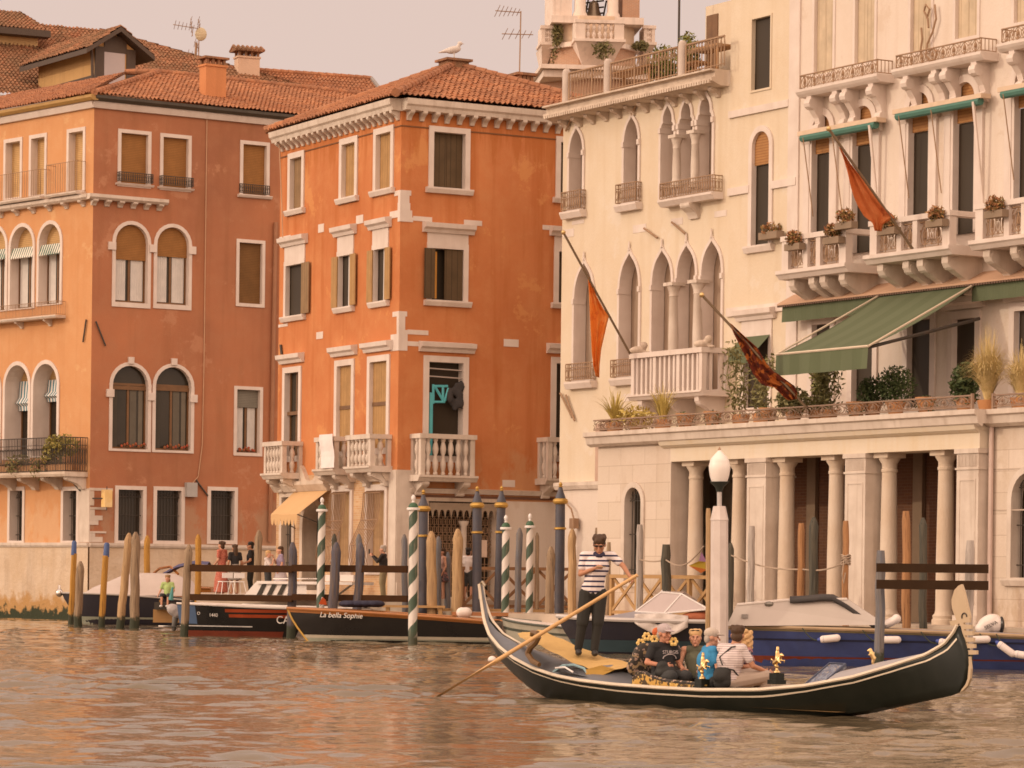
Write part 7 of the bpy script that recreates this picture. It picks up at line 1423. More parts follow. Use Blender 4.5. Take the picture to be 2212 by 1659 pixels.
for sd in (1, -1):
    MB().tube([gpt(t, 1, sd, .012) for t in tg], .027, 6).build('gunwale', CRM, GO, smooth=True)
    V = []
    for t in tg[3:-1]: V += [gpt(t, 1 - k_ / (gz(sg0 + (sg1 - sg0) * t) + .2 - max(0, float(np.interp(gk(t), ks, kz)))), sd, .022) for k_ in (.125, .097)]
    MB().add(V, [(2*i, 2*i+1, 2*i+3, 2*i+2) for i in range(len(V) // 2 - 1)]).build('painted_line', CRM, GO)
def gdeck(sA, sB, crown, name, m, n=26, k=9, drop=.02):
    V = []
    for i in range(n + 1):
        s = sA + (sB - sA) * i / n; w_ = max(.015, gw(s) - .03); c_ = crown(s) if callable(crown) else crown
        for j in range(k): x = -1 + 2 * j / (k - 1); V.append(GD.P(s, w_ * x, gz(s) - drop + c_ * min(1, w_ / .35) * (1 - abs(x) ** 2)))
    return MB().add(V, [(i*k+j, i*k+j+1, (i+1)*k+j+1, (i+1)*k+j) for i in range(n) for j in range(k - 1)]).build(name, m, GO, smooth=True)
sBD = GD.sz(1775, 1475, .5)[0]; sSD = GD.sz(1372, 1470, .5)[0]
gdeck(sBD, sg1 - .03, .20, 'bow_deck', mat('pale_grey_deck', (.34, .31, .31), .35, (.28, .26, .26), 2, spec=.4)); gdeck(sg0 + .03, sSD, lambda s: .16 + .12 * max(0, 1 - abs(s - .9) / 1.6), 'stern_deck', GRYD)
V = []
for i in range(21):
    s = sSD - .2 + (sBD - sSD + .4) * i / 20
    for x in (-1, 1): V.append(GD.P(s, x * gw(s) * .8, .06))
MB().add(V, [(2*i, 2*i+1, 2*i+3, 2*i+2) for i in range(20)]).build('floor', mat('ochre_floor', (.42, .24, .09), .8), GO)
# ferro
z8b = lambda x, y: (1636 + .2604 * x, 1210 + .2604 * y)
fo = [(1700, 200), (1722, 262), (1747, 370), (1768, 455), (1770, 482)]
for k, xr in enumerate((1768, 1780, 1792, 1800, 1810, 1826)): y = 484 + 53 * k; xl_ = 1713 + 7 * k; fo += [(xr, y), (xr, y + 33), (xl_ + 4, y + 35), (xl_ + 8, y + 50)]
fo += [(1768, 800), (1779, 900), (1772, 985), (1752, 1040), (1715, 1080), (1690, 1095), (1700, 1075), (1735, 1030), (1752, 980), (1758, 900), (1748, 800), (1730, 710), (1712, 620), (1695, 545), (1680, 520), (1668, 540), (1612, 545), (1600, 505), (1658, 495), (1640, 450), (1622, 395), (1617, 330), (1640, 250), (1672, 215)]
MB().ext(GD, [GD.sz(*z8b(*p)) for p in fo], -.018, .018).build('ferro', mat('ferro_steel', (.50, .38, .25), .38, (.43, .32, .2), 3, metal=.6), GO)
sf, zf = GD.sz(*z8b(1725, 470)); MB().tube([GD.P(sf + .05 * math.cos(a), .02, zf + .05 * math.sin(a)) for a in [x * math.pi / 6 for x in range(8)]], .012, 5).build('ferro_scroll', IRON, GO)
# stern post curl
MB().tube([GD.P(sg0 - .01, 0, gz(sg0) - .25), GD.P(sg0 - .03, 0, gz(sg0)), GD.P(sg0 + .05, 0, gz(sg0) + .04), GD.P(sg0 + .14, 0, gz(sg0) - .03)], [.03, .03, .025, .02], 6).build('stern_curl', mat('stern_iron', (.35, .28, .2), .4, metal=.6), GO)
# ochre carpet sloping over the stern deck
CARP = mat('ochre_carpet', (.56, .36, .13), .9, (.48, .30, .11), 3, .7, .2, 12); nc, kc = 18, 8; V = []
top_ = [(1117, 1369), (1168, 1360), (1230, 1388), (1300, 1418), (1378, 1436)]; bot_ = [(1128, 1380), (1172, 1397), (1235, 1430), (1290, 1452), (1360, 1440)]
def pl(pts, t): q = t * (len(pts) - 1); k = min(int(q), len(pts) - 2); return Vector(pts[k]).lerp(Vector(pts[k + 1]), q - k)
for i in range(nc + 1):
    for j in range(kc + 1): p = pl(top_, i / nc).lerp(pl(bot_, i / nc), j / kc); V.append(gf3(p.x, p.y, -.22 + .66 * j / kc) + Vector((0, 0, .012 * math.sin(i * 1.7 + j))))
MB().add(V, [(i*(kc+1)+j, i*(kc+1)+j+1, (i+1)*(kc+1)+j+1, (i+1)*(kc+1)+j) for i in range(nc) for j in range(kc)]).build('stern_carpet', CARP, GO, smooth=True)
MB().add([gf3(1262, 1447, .46), gf3(1300, 1437, .44), gf3(1330, 1446, .42), gf3(1272, 1472, .5)], [(0, 1, 2, 3)]).build('carpet_corner', mat('ochre_carpet_fold', (.40, .23, .05), .9), GO)
MB().add([gf3(1180, 1440, .3), gf3(1375, 1450, .25), gf3(1375, 1478, .5), gf3(1215, 1455, .55)], [(0, 1, 2, 3)]).build('stern_hatch', GBL, GO)
MB().tube([gf3(u, v, .45) for u, v in ((1195, 1452), (1215, 1438), (1240, 1436), (1262, 1444), (1276, 1466))], .022, 6).build('blue_hose', mat('pale_blue_rope', (.25, .38, .42), .7), GO)
MB().tube([gf3(u, v, .55) for u, v in ((1200, 1443), (1220, 1441), (1238, 1452))], .015, 6).build('white_cord', WHITE_P, GO)
# forcola
FOR = mat('walnut_forcola', (.17, .095, .04), .35, (.11, .06, .025), 5); m = MB(); FC = [(1140, 1412), (1146, 1398), (1157, 1388), (1163, 1377), (1160, 1368), (1150, 1366), (1148, 1374)]
m.tube([gf3(u, v, .55) for u, v in FC], [.05, .055, .05, .05, .05, .045, .03], 8); m.tube([gf3(1140, 1412, .55), gf3(1150, 1428, .56), gf3(1165, 1436, .56)], [.05, .05, .04], 8); m.build('forcola', FOR, GO, smooth=True)
# sofa, side panel, flowers
DAM = spots('black_gold_damask', (.035, .028, .022), (.36, .25, .13), (.38, .26, .2), 9, .7, .54, .57); GILT = spots('gilt_carving', (.62, .36, .08), (.08, .05, .02), (.75, .5, .16), 8, .35, .5, .53, .5)
sf = GD.sz(1420, 1440, 0)[0]
m = MB()
for u, v, dd in ((1402, 1420, .22), (1452, 1416, -.32)): m.ell(gf3(u, v, dd) + Vector((-.05, .1, 0)), (.10, .27, .24), Matrix.Rotation(R(-55), 3, 'Z'))
m.ell(gf3(1425, 1440, 0) + Vector((-.05, .1, 0)), (.10, .6, .28), Matrix.Rotation(R(-55), 3, 'Z')); bk = m.blob('sofa_back', DAM, GO, voxel=.03)
MB().box(GD, sf, sf + .5, -.5, .5, .10, .34).build('sofa_seat', DAM, GO); m = MB()
for (u, v) in ((1371, 1475), (1376, 1458), (1386, 1452), (1400, 1455), (1416, 1464), (1440, 1471), (1480, 1475), (1522, 1480)): m.tube([gf3(u, v, .56), gf3(u + 14, v + 3, .56)], .05, 6)
lp_ = [(1366, 1486), (1368, 1466), (1378, 1454), (1394, 1453), (1412, 1463), (1440, 1471), (1484, 1475), (1524, 1479), (1524, 1489)]
MB().ext(GD, [GD.sz(u, v, .56) for u, v in lp_], .53, .575).build('carved_side_panel', GILT, GO); MB().tube([gf3(u, v, .555) for u, v in lp_[1:-1]], .03, 6).build('panel_moulding', DAM, GO)
rg = random.Random(8); FLO = mat('gold_flowers', (.72, .48, .14), .6, (.78, .60, .28), 7)
for (u, v) in ((1384, 1389), (1397, 1375), (1414, 1381), (1455, 1386)):
    p = gf3(u, v, .1); fl = MB()
    for a in range(6): q = p + Vector((.045 * math.cos(a * 1.05), .02 * math.sin(a), .045 * math.sin(a * 1.05))); fl.ell(q, (.030, .02, .030), None, 6, 4)
    fl.build('flower', FLO, bk)
MB().ell(gf3(1418, 1365, .05), (.07, .05, .07), None, 8, 6).ell(gf3(1428, 1368, .05), (.06, .04, .05), None, 8, 6).build('red_flower', mat('orange_red_flower', (.55, .13, .04), .7), bk)
# gilt statuettes and bow panel
def horse(u, vt, vb, dd, parent_label, tip=1.0, base=True):
    p = gf3(u, vb, dd); H = (gf3(u, vt, dd) - p).z; ex = Vector((.57, -.82, 0)); q = lambda x, z, y=0: p + ex * (x * H) + Vector((.82, .57, 0)) * y * H + Vector((0, 0, z * H)); t = thing('gilt_statuette', parent_label, 'statuette', p - Vector((0, 0, .16 if base else .0)), 'gilt statuettes on the gondola')
    m = MB().lathe(p, [(.13 * H, 0), (.13 * H, .05 * H), (.05 * H, .12 * H), (.045 * H, .2 * H), (.09 * H, .27 * H)], 12)
    m.cap(q(-.12, .36), q(.12, .48), .10 * H, .10 * H).cap(q(.12, .48), q(.24, .66), .08 * H, .055 * H).cap(q(.24, .68), q(.36, .62), .05 * H, .035 * H).cap(q(.12, .44, .06), q(.34, .46, .06), .035 * H, .025 * H).cap(q(.34, .46, .06), q(.34, .36, .06), .025 * H, .02 * H).cap(q(.12, .44, -.06), q(.3, .36, -.06), .035 * H, .025 * H)
    m.cap(q(-.12, .36), q(-.06, .2), .05 * H, .035 * H).cap(q(-.16, .4), q(-.32, .5), .035 * H, .03 * H).cap(q(-.32, .5), q(-.36, .34), .03 * H, .015 * H)
    m.cap(q(.0, .5), q(.02, .74), .085 * H, .075 * H).ell(q(.03, .84), (.065 * H,) * 3).lathe(q(.03, .88), [(.05 * H, 0), (.065 * H, .06 * H), (.03 * H, .07 * H)], 8).cap(q(.02, .7, .06), q(.16, .58, .05), .03 * H, .025 * H)
    m.blob('figure', GOLD, t, voxel=.012, it=2)
    if base: MB().box(GD, GD.sz(u, vb, dd)[0] - .08, GD.sz(u, vb, dd)[0] + .08, dd - .08, dd + .08, p.z - .16, p.z).box(GD, GD.sz(u, vb, dd)[0] - .10, GD.sz(u, vb, dd)[0] + .10, dd - .10, dd + .10, p.z - .165, p.z - .10).build('plinth', GBL, t)
horse(1517, 1406, 1467, .56, 'gilt horse and rider statuette in front of the man in the blue shirt'); horse(1678, 1393, 1454, -.1, 'gilt horse and rider statuette beside the knees of the man in the striped shirt')
p = gf3(1883, 1440, .0); t = thing('gilt_statuette', 'small gilt sea horse figure on the gondola bow deck', 'statuette', p); m = MB(); H = .27; q = lambda x, z: p + Vector((x * H, 0, z * H))
for a, b_, r0, r1 in (((.1, .0), (.05, .2), .05, .08), ((.05, .2), (.1, .42), .08, .12), ((.1, .42), (-.02, .7), .12, .13), ((-.02, .7), (-.08, .9), .12, .1), ((-.08, .9), (-.22, .84), .09, .05), ((.1, .42), (.25, .5), .05, .03), ((-.05, .6), (-.2, .62), .05, .03), ((.05, .75), (.16, .72), .06, .03)): m.cap(q(*a), q(*b_), r0 * H, r1 * H)
m.blob('figure', GOLD, t, voxel=.012, it=1); MB().box(GD, GD.sz(1888, 1447)[0] - .1, GD.sz(1888, 1447)[0] + .1, -.08, .08, p.z - .14, p.z + .005).build('plinth', GBL, t)
P4 = [gf3(1738, 1480, .3), gf3(1774, 1480, .35), gf3(1826, 1435, -.1), gf3(1793, 1433, -.15)]; nP = (P4[1] - P4[0]).cross(P4[3] - P4[0]).normalized() * .05
bp = MB().add(P4 + [x - nP for x in P4], [(0,1,2,3), (7,6,5,4), (0,4,5,1), (1,5,6,2), (2,6,7,3), (3,7,4,0)]).build('bow_panel', spots('carved_blue_panel', (.10, .11, .16), (.20, .22, .27), (.30, .24, .18), 16, .5, .5, .53), GO)
MB().tube(P4 + [P4[0]], .022, 5).build('panel_frame', mat('dark_blue_frame', (.06, .07, .11), .4), GO)
SIT = {}
for u, dd, z in ((1440, .05, .34), (1500, -.3, .34), (1530, .2, .34), (1590, .1, .34), (1630, -.38, .34)):
    s = GD.sz(u, 1450, dd)[0]
    if u > 1510: MB().box(GD, s - .2, s + .2, dd - .2, dd + .2, .06, z - .02).build('stool', GBL, GO)
# ---- oar
hA, hB = at(1377, 1242, 50.75), on_z(945, 1505, 0.0); fA = gf3(1152, 1376, .62); OAR = mat('oar_wood', (.64, .40, .19), .6, (.54, .32, .14), 4, spec=.15)
dirn = (hB - hA).normalized(); L_ = (hB - hA).length; t = thing('oar', 'long wooden oar held by the gondolier and dipping into the water', 'oar', hB); MB().tube([hA, hA + dirn * (L_ * .62), hA + dirn * (L_ * .70)], [.028, .034, .036], 10).build('shaft', OAR, t, smooth=True)
bl_ = MB(); sd_ = dirn.cross(Vector((0, 0, 1))).normalized(); nn_ = sd_.cross(dirn); V = []
for k, (tt_, w_, th) in enumerate(((.70, .036, .034), (.78, .055, .022), (.9, .075, .012), (1.0, .08, .01), (1.25, .08, .009))): c_ = hA + dirn * (L_ * tt_); V += [c_ + nn_ * th, c_ + sd_ * w_, c_ - nn_ * th, c_ - sd_ * w_]
bl_.add(V, [(4*i+k, 4*i+(k+1) % 4, 4*i+4+(k+1) % 4, 4*i+4+k) for i in range(4) for k in range(4)] + [(0, 1, 2, 3), (19, 18, 17, 16)]).build('blade', OAR, t)
# ================================================================== PEOPLE
def skin(name, a): return mat(name, a, .55, tuple(x * .82 for x in a), 9, .5, spec=.3)
SK1 = skin('tanned_skin', (.46, .22, .13)); SK2 = skin('fair_skin', (.56, .29, .19)); SK3 = skin('ruddy_skin', (.52, .24, .15))
def person(label, loc, face, J, h=1.75, sk=SK1, shirt=None, sleeve='short', pants=None, leg='long', hair=None, hstyle='short', cap=None, shoes=None, look=(0, 0), fat=1.0, skirt=None, glasses=None, fine=True, group=None, bald=False, hs=1.12):
    """J: joints in metres (right, forward, up) from the point the figure stands or sits on"""
    k = h / 1.75; loc = Vector(loc); fw = Vector((math.cos(face), math.sin(face), 0)); rt = Vector((fw.y, -fw.x, 0)); up = Vector((0, 0, 1))
    T = lambda p: loc + (rt * p[0] + fw * p[1] + up * p[2]) * k
    D = dict(pel=(0, 0, .95), che=(0, .01, 1.25), nec=(0, .0, 1.46), hed=(0, .03, 1.60), shR=(.185, 0, 1.41), shL=(-.185, 0, 1.41), elR=(.25, -.02, 1.12), elL=(-.25, -.02, 1.12), haR=(.24, .10, .88), haL=(-.24, .10, .88), hiR=(.10, 0, .92), hiL=(-.10, 0, .92), knR=(.11, .03, .50), knL=(-.11, .03, .50), anR=(.11, -.01, .09), anL=(-.11, -.01, .09)); D.update(J)
    P = {a: T(b) for a, b in D.items()}; root = thing('person', label, 'person', loc, group); rot = Matrix((rt, fw, up)).transposed(); Rl = rot @ Matrix.Rotation(look[0], 3, 'Z') @ Matrix.Rotation(look[1], 3, 'X')
    vx = (.009 if fine else .016) ; K = k; H = lambda x, y, z: P['hed'] + Rl @ (Vector((x, y, z)) * K * hs); m = MB(); f = fat
    # torso and head
    m.ell(P['pel'], (.155 * k * f, .115 * k * f, .13 * k), rot).ell(P['che'], (.165 * k * f, .115 * k * f, .20 * k), rot).cap(P['pel'], P['che'], .125 * k * f, .135 * k * f).cap(P['che'], P['nec'], .10 * k, .055 * k).cap(P['nec'], H(0, -.02, -.03), .056 * k, .055 * k)
    m.cap(P['shR'], P['shL'], .062 * k, .062 * k); m.ell(H(0, -.01, .03), (.076 * k * hs, .095 * k * hs, .105 * k * hs), Rl).ell(H(0, .025, -.055), (.055 * k * hs, .062 * k * hs, .065 * k * hs), Rl)
    m.cap(H(0, .088, .015), H(0, .110, -.022), .010 * k * hs, .016 * k * hs).ell(H(0, .086, -.062), (.025 * k * hs, .012 * k * hs, .009 * k * hs), Rl).ell(H(0, .075, -.105), (.022 * k * hs, .02 * k * hs, .018 * k * hs), Rl)
    for sx_ in (1, -1): m.ell(H(sx_ * .078, -.005, .0), (.012 * k * hs, .024 * k * hs, .032 * k * hs), Rl).ell(H(sx_ * .03, .082, .036), (.022 * k * hs, .012 * k * hs, .008 * k * hs), Rl).ell(H(sx_ * .045, .05, -.02), (.025 * k * hs, .03 * k * hs, .03 * k * hs), Rl)
    for sd in 'RL':
        m.cap(P['sh' + sd], P['el' + sd], .050 * k, .040 * k).cap(P['el' + sd], P['ha' + sd], .042 * k, .026 * k)
        m.cap(P['hi' + sd], P['kn' + sd], .082 * k * f, .056 * k).cap(P['kn' + sd], P['an' + sd], .058 * k, .038 * k)
        ft = rt * (0) + fw; ft = Vector((ft.x, ft.y, 0)) if D['an' + sd][2] < .25 or True else ft; m.cap(P['an' + sd] - up * .045 * k, P['an' + sd] - up * .05 * k + ft * .15 * k, .035 * k, .03 * k)
        # hand : palm, four fingers of unequal length, thumb from the palm's side
        hd = (P['ha' + sd] - P['el' + sd]).normalized(); sgn = 1 if sd == 'R' else -1; inn = (-rt * sgn + fw * .3); inn = (inn - hd * inn.dot(hd)).normalized(); ac = hd.cross(inn).normalized(); w0 = P['ha' + sd]; pc = w0 + hd * .045 * k
        m.cap(w0, w0 + hd * .075 * k, .024 * k, .028 * k)
        m.cap(w0 + hd * .06 * k + ac * .022 * k, w0 + hd * .06 * k - ac * .022 * k, .018 * k, .018 * k)
        for q, (o_, l1) in enumerate(((.030, .062), (.011, .072), (-.010, .068), (-.029, .052))):
            a0 = w0 + hd * .075 * k + ac * o_ * k; a1 = a0 + (hd * .82 + inn * .5).normalized() * l1 * .55 * k; a2 = a1 + (hd * .35 + inn * .9).normalized() * l1 * .55 * k; m.cap(a0, a1, .0105 * k, .0095 * k, 6).cap(a1, a2, .0095 * k, .008 * k, 6)
        b0 = w0 + hd * .03 * k + ac * .022 * k; b1 = b0 + (hd * .5 + ac * .6 + inn * .4).normalized() * .042 * k; m.cap(b0, b1, .012 * k, .0105 * k, 6).cap(b1, b1 + (hd * .7 + inn * .7).normalized() * .03 * k, .0105 * k, .008 * k, 6)
    body = m.blob('body', sk, root, voxel=vx, it=2)
    if fine:
        e = MB()
        for sx_ in (1, -1): e.ell(H(sx_ * .031, .080, .020), (.012 * k * hs, .006 * k * hs, .006 * k * hs), Rl, 8, 5)
        e.build('eyes', mat('dark_eyes', (.03, .02, .015), .3), root); MB().ell(H(0, .096, -.062), (.022 * k * hs, .006 * k * hs, .005 * k * hs), Rl, 8, 5).build('lips', mat('lips', (.36, .12, .09), .5), root)
    if shirt is not None:
        m = MB(); m.ell(P['che'], (.182 * k * f, .132 * k * f, .205 * k), rot).ell(P['pel'] + up * .03 * k, (.170 * k * f, .132 * k * f, .13 * k), rot).cap(P['pel'] + up * .02 * k, P['che'], .145 * k * f, .152 * k * f).cap(P['shR'].lerp(P['shL'], 0 if sleeve != 'none' else .22), P['shL'].lerp(P['shR'], 0 if sleeve != 'none' else .22), .076 * k, .076 * k).cap(P['che'] + (P['nec'] - P['che']) * .4, P['nec'] - up * .03 * k, .12 * k, .066 * k)
        for sd in 'RL':
            if sleeve == 'none': continue
            fr_ = .62 if sleeve == 'short' else 1; m.cap(P['sh' + sd], P['sh' + sd].lerp(P['el' + sd], fr_), .068 * k, (.064 if sleeve == 'short' else .052) * k)
            if sleeve == 'long': m.cap(P['el' + sd], P['el' + sd].lerp(P['ha' + sd], .92), .053 * k, .036 * k)
        m.blob('shirt', shirt, root, voxel=vx * 1.15, it=3)
    if pants is not None:
        m = MB(); m.ell(P['pel'] - up * .03 * k, (.168 * k * f, .130 * k * f, .12 * k), rot)
        for sd in 'RL':
            m.cap(P['hi' + sd], P['kn' + sd], .108 * k * f, .088 * k * f)
            if leg == 'long': m.cap(P['kn' + sd], P['kn' + sd].lerp(P['an' + sd], .97), .078 * k * f, .062 * k)
        m.blob('trousers' if leg == 'long' else 'shorts', pants, root, voxel=vx * 1.2, it=3)
    if skirt is not None:
        zb, r1, m_ = skirt; b_ = P['pel'].copy(); b_.z = loc.z + zb * k; ax = P['pel'] + up * .12 * k - b_; m = MB().lathe(b_, [(r1 * k, 0), (r1 * .9 * k, ax.length * .4), (.17 * k, ax.length * .75), (.14 * k, ax.length)], 14, ax); m.blob('skirt', m_, root, voxel=.02, it=2)
    if hair is not None:
        m = MB()
        if not bald:
            m.ell(H(0, -.018, .062), (.089 * k * hs, .106 * k * hs, .082 * k * hs), Rl)
            for q in range(14): a = q * 2.4; m.ell(H(.066 * math.cos(a), -.02 + .068 * math.sin(a), .084 + .022 * math.sin(q * 1.7)), (.036 * k * hs,) * 3, Rl, 8, 6)
        if hstyle == 'long': m.ell(H(0, -.065, -.06), (.085 * k * hs, .06 * k * hs, .15 * k * hs), Rl).ell(H(0, -.085, -.18), (.075 * k * hs, .04 * k * hs, .13 * k * hs), Rl)
        if hstyle == 'bun': m.ell(H(0, -.11, .08), (.05 * k * hs, .05 * k * hs, .05 * k * hs), Rl).ell(H(0, -.05, -.02), (.083 * k * hs, .055 * k * hs, .09 * k * hs), Rl)
        if hstyle == 'curly':
            for q in range(40): a = q * 2.399; zz_ = -.12 + .25 * ((q * 7) % 40) / 40; m.ell(H(.085 * math.cos(a) * 1.05, -.04 + .075 * math.sin(a), zz_), (.038 * k * hs,) * 3, Rl, 7, 5)
        if hstyle == 'short': m.ell(H(0, -.06, -.015), (.078 * k * hs, .05 * k * hs, .07 * k * hs), Rl)
        o = m.blob('hair', hair, root, voxel=vx * 1.2, it=1)
    if cap is not None:
        m = MB(); m.ell(H(0, -.012, .062), (.092 * k * hs, .108 * k * hs, .082 * k * hs), Rl).ell(H(0, .105, .052), (.07 * k * hs, .075 * k * hs, .012 * k * hs), Rl); c_ = m.blob('cap', cap, root, voxel=vx, it=1)
    if glasses: 
        m = MB(); zg = .028 if glasses == 'on' else .115; yg = .098 if glasses == 'on' else .06
        for sx_ in (1, -1): m.ell(H(sx_ * .034, yg, zg), (.026 * k * hs, .010 * k * hs, (.016 if glasses == 'on' else .010) * k * hs), Rl, 10, 6).tube([H(sx_ * .065, yg - .01, zg), H(sx_ * .082, -.01, zg)], .006 * k * hs, 5)
        m.tube([H(-.02, yg, zg), H(.02, yg, zg)], .006 * k * hs, 5).build('sunglasses', mat('dark_lens', (.02, .015, .012), .15), root)
    if shoes is not None:
        m = MB()
        for sd in 'RL': m.ell(P['an' + sd] - up * .048 * k + fw * .065 * k, (.052 * k, .155 * k, .05 * k), rot)
        m.build('shoes', shoes, root, smooth=True)
    return root, P, T, H
BRN = mat('dark_brown_hair', (.055, .028, .014), .6, (.09, .045, .02), 12); BLK = mat('black_hair', (.02, .014, .01), .5); BLD = mat('blonde_hair', (.60, .38, .18), .6, (.48, .28, .12), 12); GREYH = mat('grey_hair', (.45, .38, .32), .7); DKP = mat('black_trousers', (.022, .021, .018), .85, (.035, .032, .028), 4); SHO = mat('dark_shoes', (.035, .03, .027), .6)
# gondolier
NAVS = stripes('navy_striped_jersey', (.74, .66, .65), (.04, .035, .075), 2, .083, .36, off=.02)
fz_ = gf3(1268, 1411, .02); kx = lambda u, v, f=0.0: None
Yg = fz_.y; kg = 1.86 / 1.75; fc = R(-86); fwg = Vector((math.cos(fc), math.sin(fc), 0)); rtg = Vector((fwg.y, -fwg.x, 0))
def J(u, v, f): p = at(u, v, Yg - f * .95); q = p - fz_; return (q.dot(rtg) / kg, q.dot(fwg) / kg, q.z / kg)
g_, PG, TG, HG = person('gondolier in a navy striped jersey reading his phone while holding the oar', fz_, fc, dict(pel=J(1281, 1275, 0), che=J(1289, 1224, .02), nec=J(1294, 1196, .03), hed=J(1295, 1177, .10), shR=J(1262, 1201, 0), shL=J(1322, 1201, 0), elR=J(1254, 1240, .05), elL=J(1346, 1222, .10), haR=J(1284, 1228, .26), haL=J(1361, 1246, .22), hiR=J(1267, 1283, 0), hiL=J(1296, 1283, 0), knR=J(1258, 1345, .05), knL=J(1291, 1345, .04), anR=J(1249, 1402, 0), anL=J(1284, 1404, .05)), 1.86, SK1, NAVS, 'short', DKP, 'long', BRN, 'short', None, SHO, (R(-12), R(-26)), 1.08, glasses='on')
ph = PG['haR'] + Vector((.10, -.06, .02)); tp = thing('phone', 'mobile phone in a tan case held up by the gondolier', 'phone', ph); MB().box(frame_xy(ph.x, ph.y, -.2), -.075, .075, -.045, .04, ph.z, ph.z + .014).build('phone_case', mat('tan_case', (.40, .28, .15), .5), tp)
MB().cap(PG['nec'] + Vector((-.05, -.03, -.01)), PG['nec'] + Vector((.05, -.03, -.01)), .05, .05).cap(PG['nec'] + Vector((-.03, -.09, -.03)), PG['nec'] + Vector((.03, -.09, -.03)), .035, .035).blob('collar', mat('navy_collar', (.04, .035, .07), .8), g_, voxel=.014)
# passengers : seated poses
def seated(label, u, v_seat, dd, face, J_=None, **kw):
    s, _ = GD.sz(u, v_seat, dd); loc = GD.P(s, dd, .30)
    D = dict(pel=(0, 0, .12), che=(0, -.02, .42), nec=(0, -.01, .63), hed=(0, .03, .77), shR=(.185, 0, .58), shL=(-.185, 0, .58), elR=(.26, .04, .32), elL=(-.26, .04, .32), haR=(.16, .30, .26), haL=(-.16, .30, .26), hiR=(.10, .02, .10), hiL=(-.10, .02, .10), knR=(.13, .43, .14), knL=(-.13, .43, .14), anR=(.12, .44, -.22), anL=(-.12, .44, -.22)); D.update(J_ or {})
    return person(label, loc, face, D, **kw)
def vz(o, top_v, u, dd): pass
TEE = mat('black_tee', (.022, .022, .024), .9, (.035, .034, .035), 5); CAPG = mat('lilac_grey_cap', (.46, .38, .38), .85); OLV = mat('olive_vest', (.12, .12, .08), .9); BLUS = mat('bright_blue_shirt', (.045, .24, .46), .9, (.035, .19, .38), 5); STRS = stripes('thin_striped_shirt', (.62, .54, .52), (.40, .32, .33), 2, .035, .35); FLO_ = spots('floral_blouse', (.035, .035, .07), (.42, .16, .14), (.45, .35, .35), 14); LTP = mat('pale_chinos', (.42, .33, .27), .9); SHT = mat('dark_shorts', (.05, .05, .05), .9)
m1, P1, T1, H1 = seated('seated man in a black printed tee and lilac grey cap', 1432, 1452, .18, R(-60), dict(haR=(.14, .26, .30), elR=(.30, .02, .34)), h=1.80, sk=SK3, shirt=TEE, pants=SHT, leg='short', cap=CAPG, fat=1.2, hair=GREYH, bald=True, look=(R(10), R(-5)))
w2, P2, T2, H2 = seated('seated blonde woman in an olive vest with sunglasses on her head', 1502, 1445, -.28, R(-100), h=1.66, sk=SK2, shirt=OLV, sleeve='none', pants=SHT, leg='short', hair=BLD, hstyle='bun', glasses='up', look=(R(6), 0))
m3, P3, T3, H3 = seated('seated man in a bright blue shirt and pale cap seen from behind', 1533, 1457, .16, R(15), h=1.72, sk=SK2, shirt=BLUS, pants=SHT, leg='short', cap=mat('sand_cap', (.52, .44, .37), .85), hair=GREYH, bald=True, fat=1.25, look=(R(-14), R(-4)))
m4, P4_, T4, H4 = seated('seated man in a pale striped shirt with a black sling bag on his back', 1572, 1460, .22, R(52), dict(nec=(.05, .08, .62), hed=(.06, .15, .76), che=(.02, .03, .41), shR=(.205, .06, .58), shL=(-.165, .08, .58), haR=(.44, .36, .25), haL=(.22, .48, .27), elR=(.34, .14, .33), elL=(-.20, .24, .36), knR=(.42, .34, .18), knL=(.22, .46, .22), anR=(.40, .36, -.2), anL=(.24, .46, -.2)), h=1.84, sk=SK1, shirt=STRS, pants=LTP, hair=BRN, fat=1.2, look=(R(25), R(-4)))
w5, P5, T5, H5 = seated('seated woman with curly blonde hair and a dark floral blouse', 1608, 1452, -.42, R(195), h=1.66, sk=SK3, shirt=FLO_, pants=SHT, hair=BLD, hstyle='curly', look=(R(-15), 0))
# print on the tee, bags
fT = Frame(P1['che'].xy, (math.cos(R(30)), math.sin(R(30)))); fT = Frame(P1['che'].xy, (-math.sin(R(-60)), math.cos(R(-60)))); 
text('STURGIS', fT, .03, .185, P1['che'].z + .08, .075, mat('faded_print', (.55, .48, .47), .9), m1, ext=.002); MB().tube([fT.P(.03 + .12 * math.cos(a), .19 - .03 * abs(math.cos(a)), P1['che'].z - .02 + .07 * math.sin(a)) for a in [x * math.pi / 8 for x in range(9)]], .007, 5).build('print_arc', MT['faded_print'], m1)
fC = Frame(H1(0, 0, 0).xy, (-math.sin(R(-50)), math.cos(R(-50)))); text('STAR', fC, 0, .10, H1(0, 0, .085).z, .05, WHITE_P, m1, ext=.003)
BLKB = mat('black_nylon', (.02, .02, .019), .6, (.035, .033, .03), 6)
p = T1((.12, .26, .20)); m = MB().ell(p, (.17, .12, .13)).ell(p + Vector((-.05, -.02, .1)), (.1, .08, .08)); m.blob('camera_bag', BLKB, None, p, .02, label='black camera bag in the lap of the man in the printed tee', cat='bag')
p = T4((.02, -.17, .20)); rb = thing('sling_bag', 'black drawstring sling bag hanging on the back of the striped shirt man', 'bag', p); m = MB()
for k in range(8): m.ell(p + Vector((.05 * math.cos(k * 2.1), .04 * math.sin(k * 2.1) * .5, .09 * math.sin(k * 1.3) - .05)), (.10 + .015 * (k % 3), .06, .09), None, 8, 6)
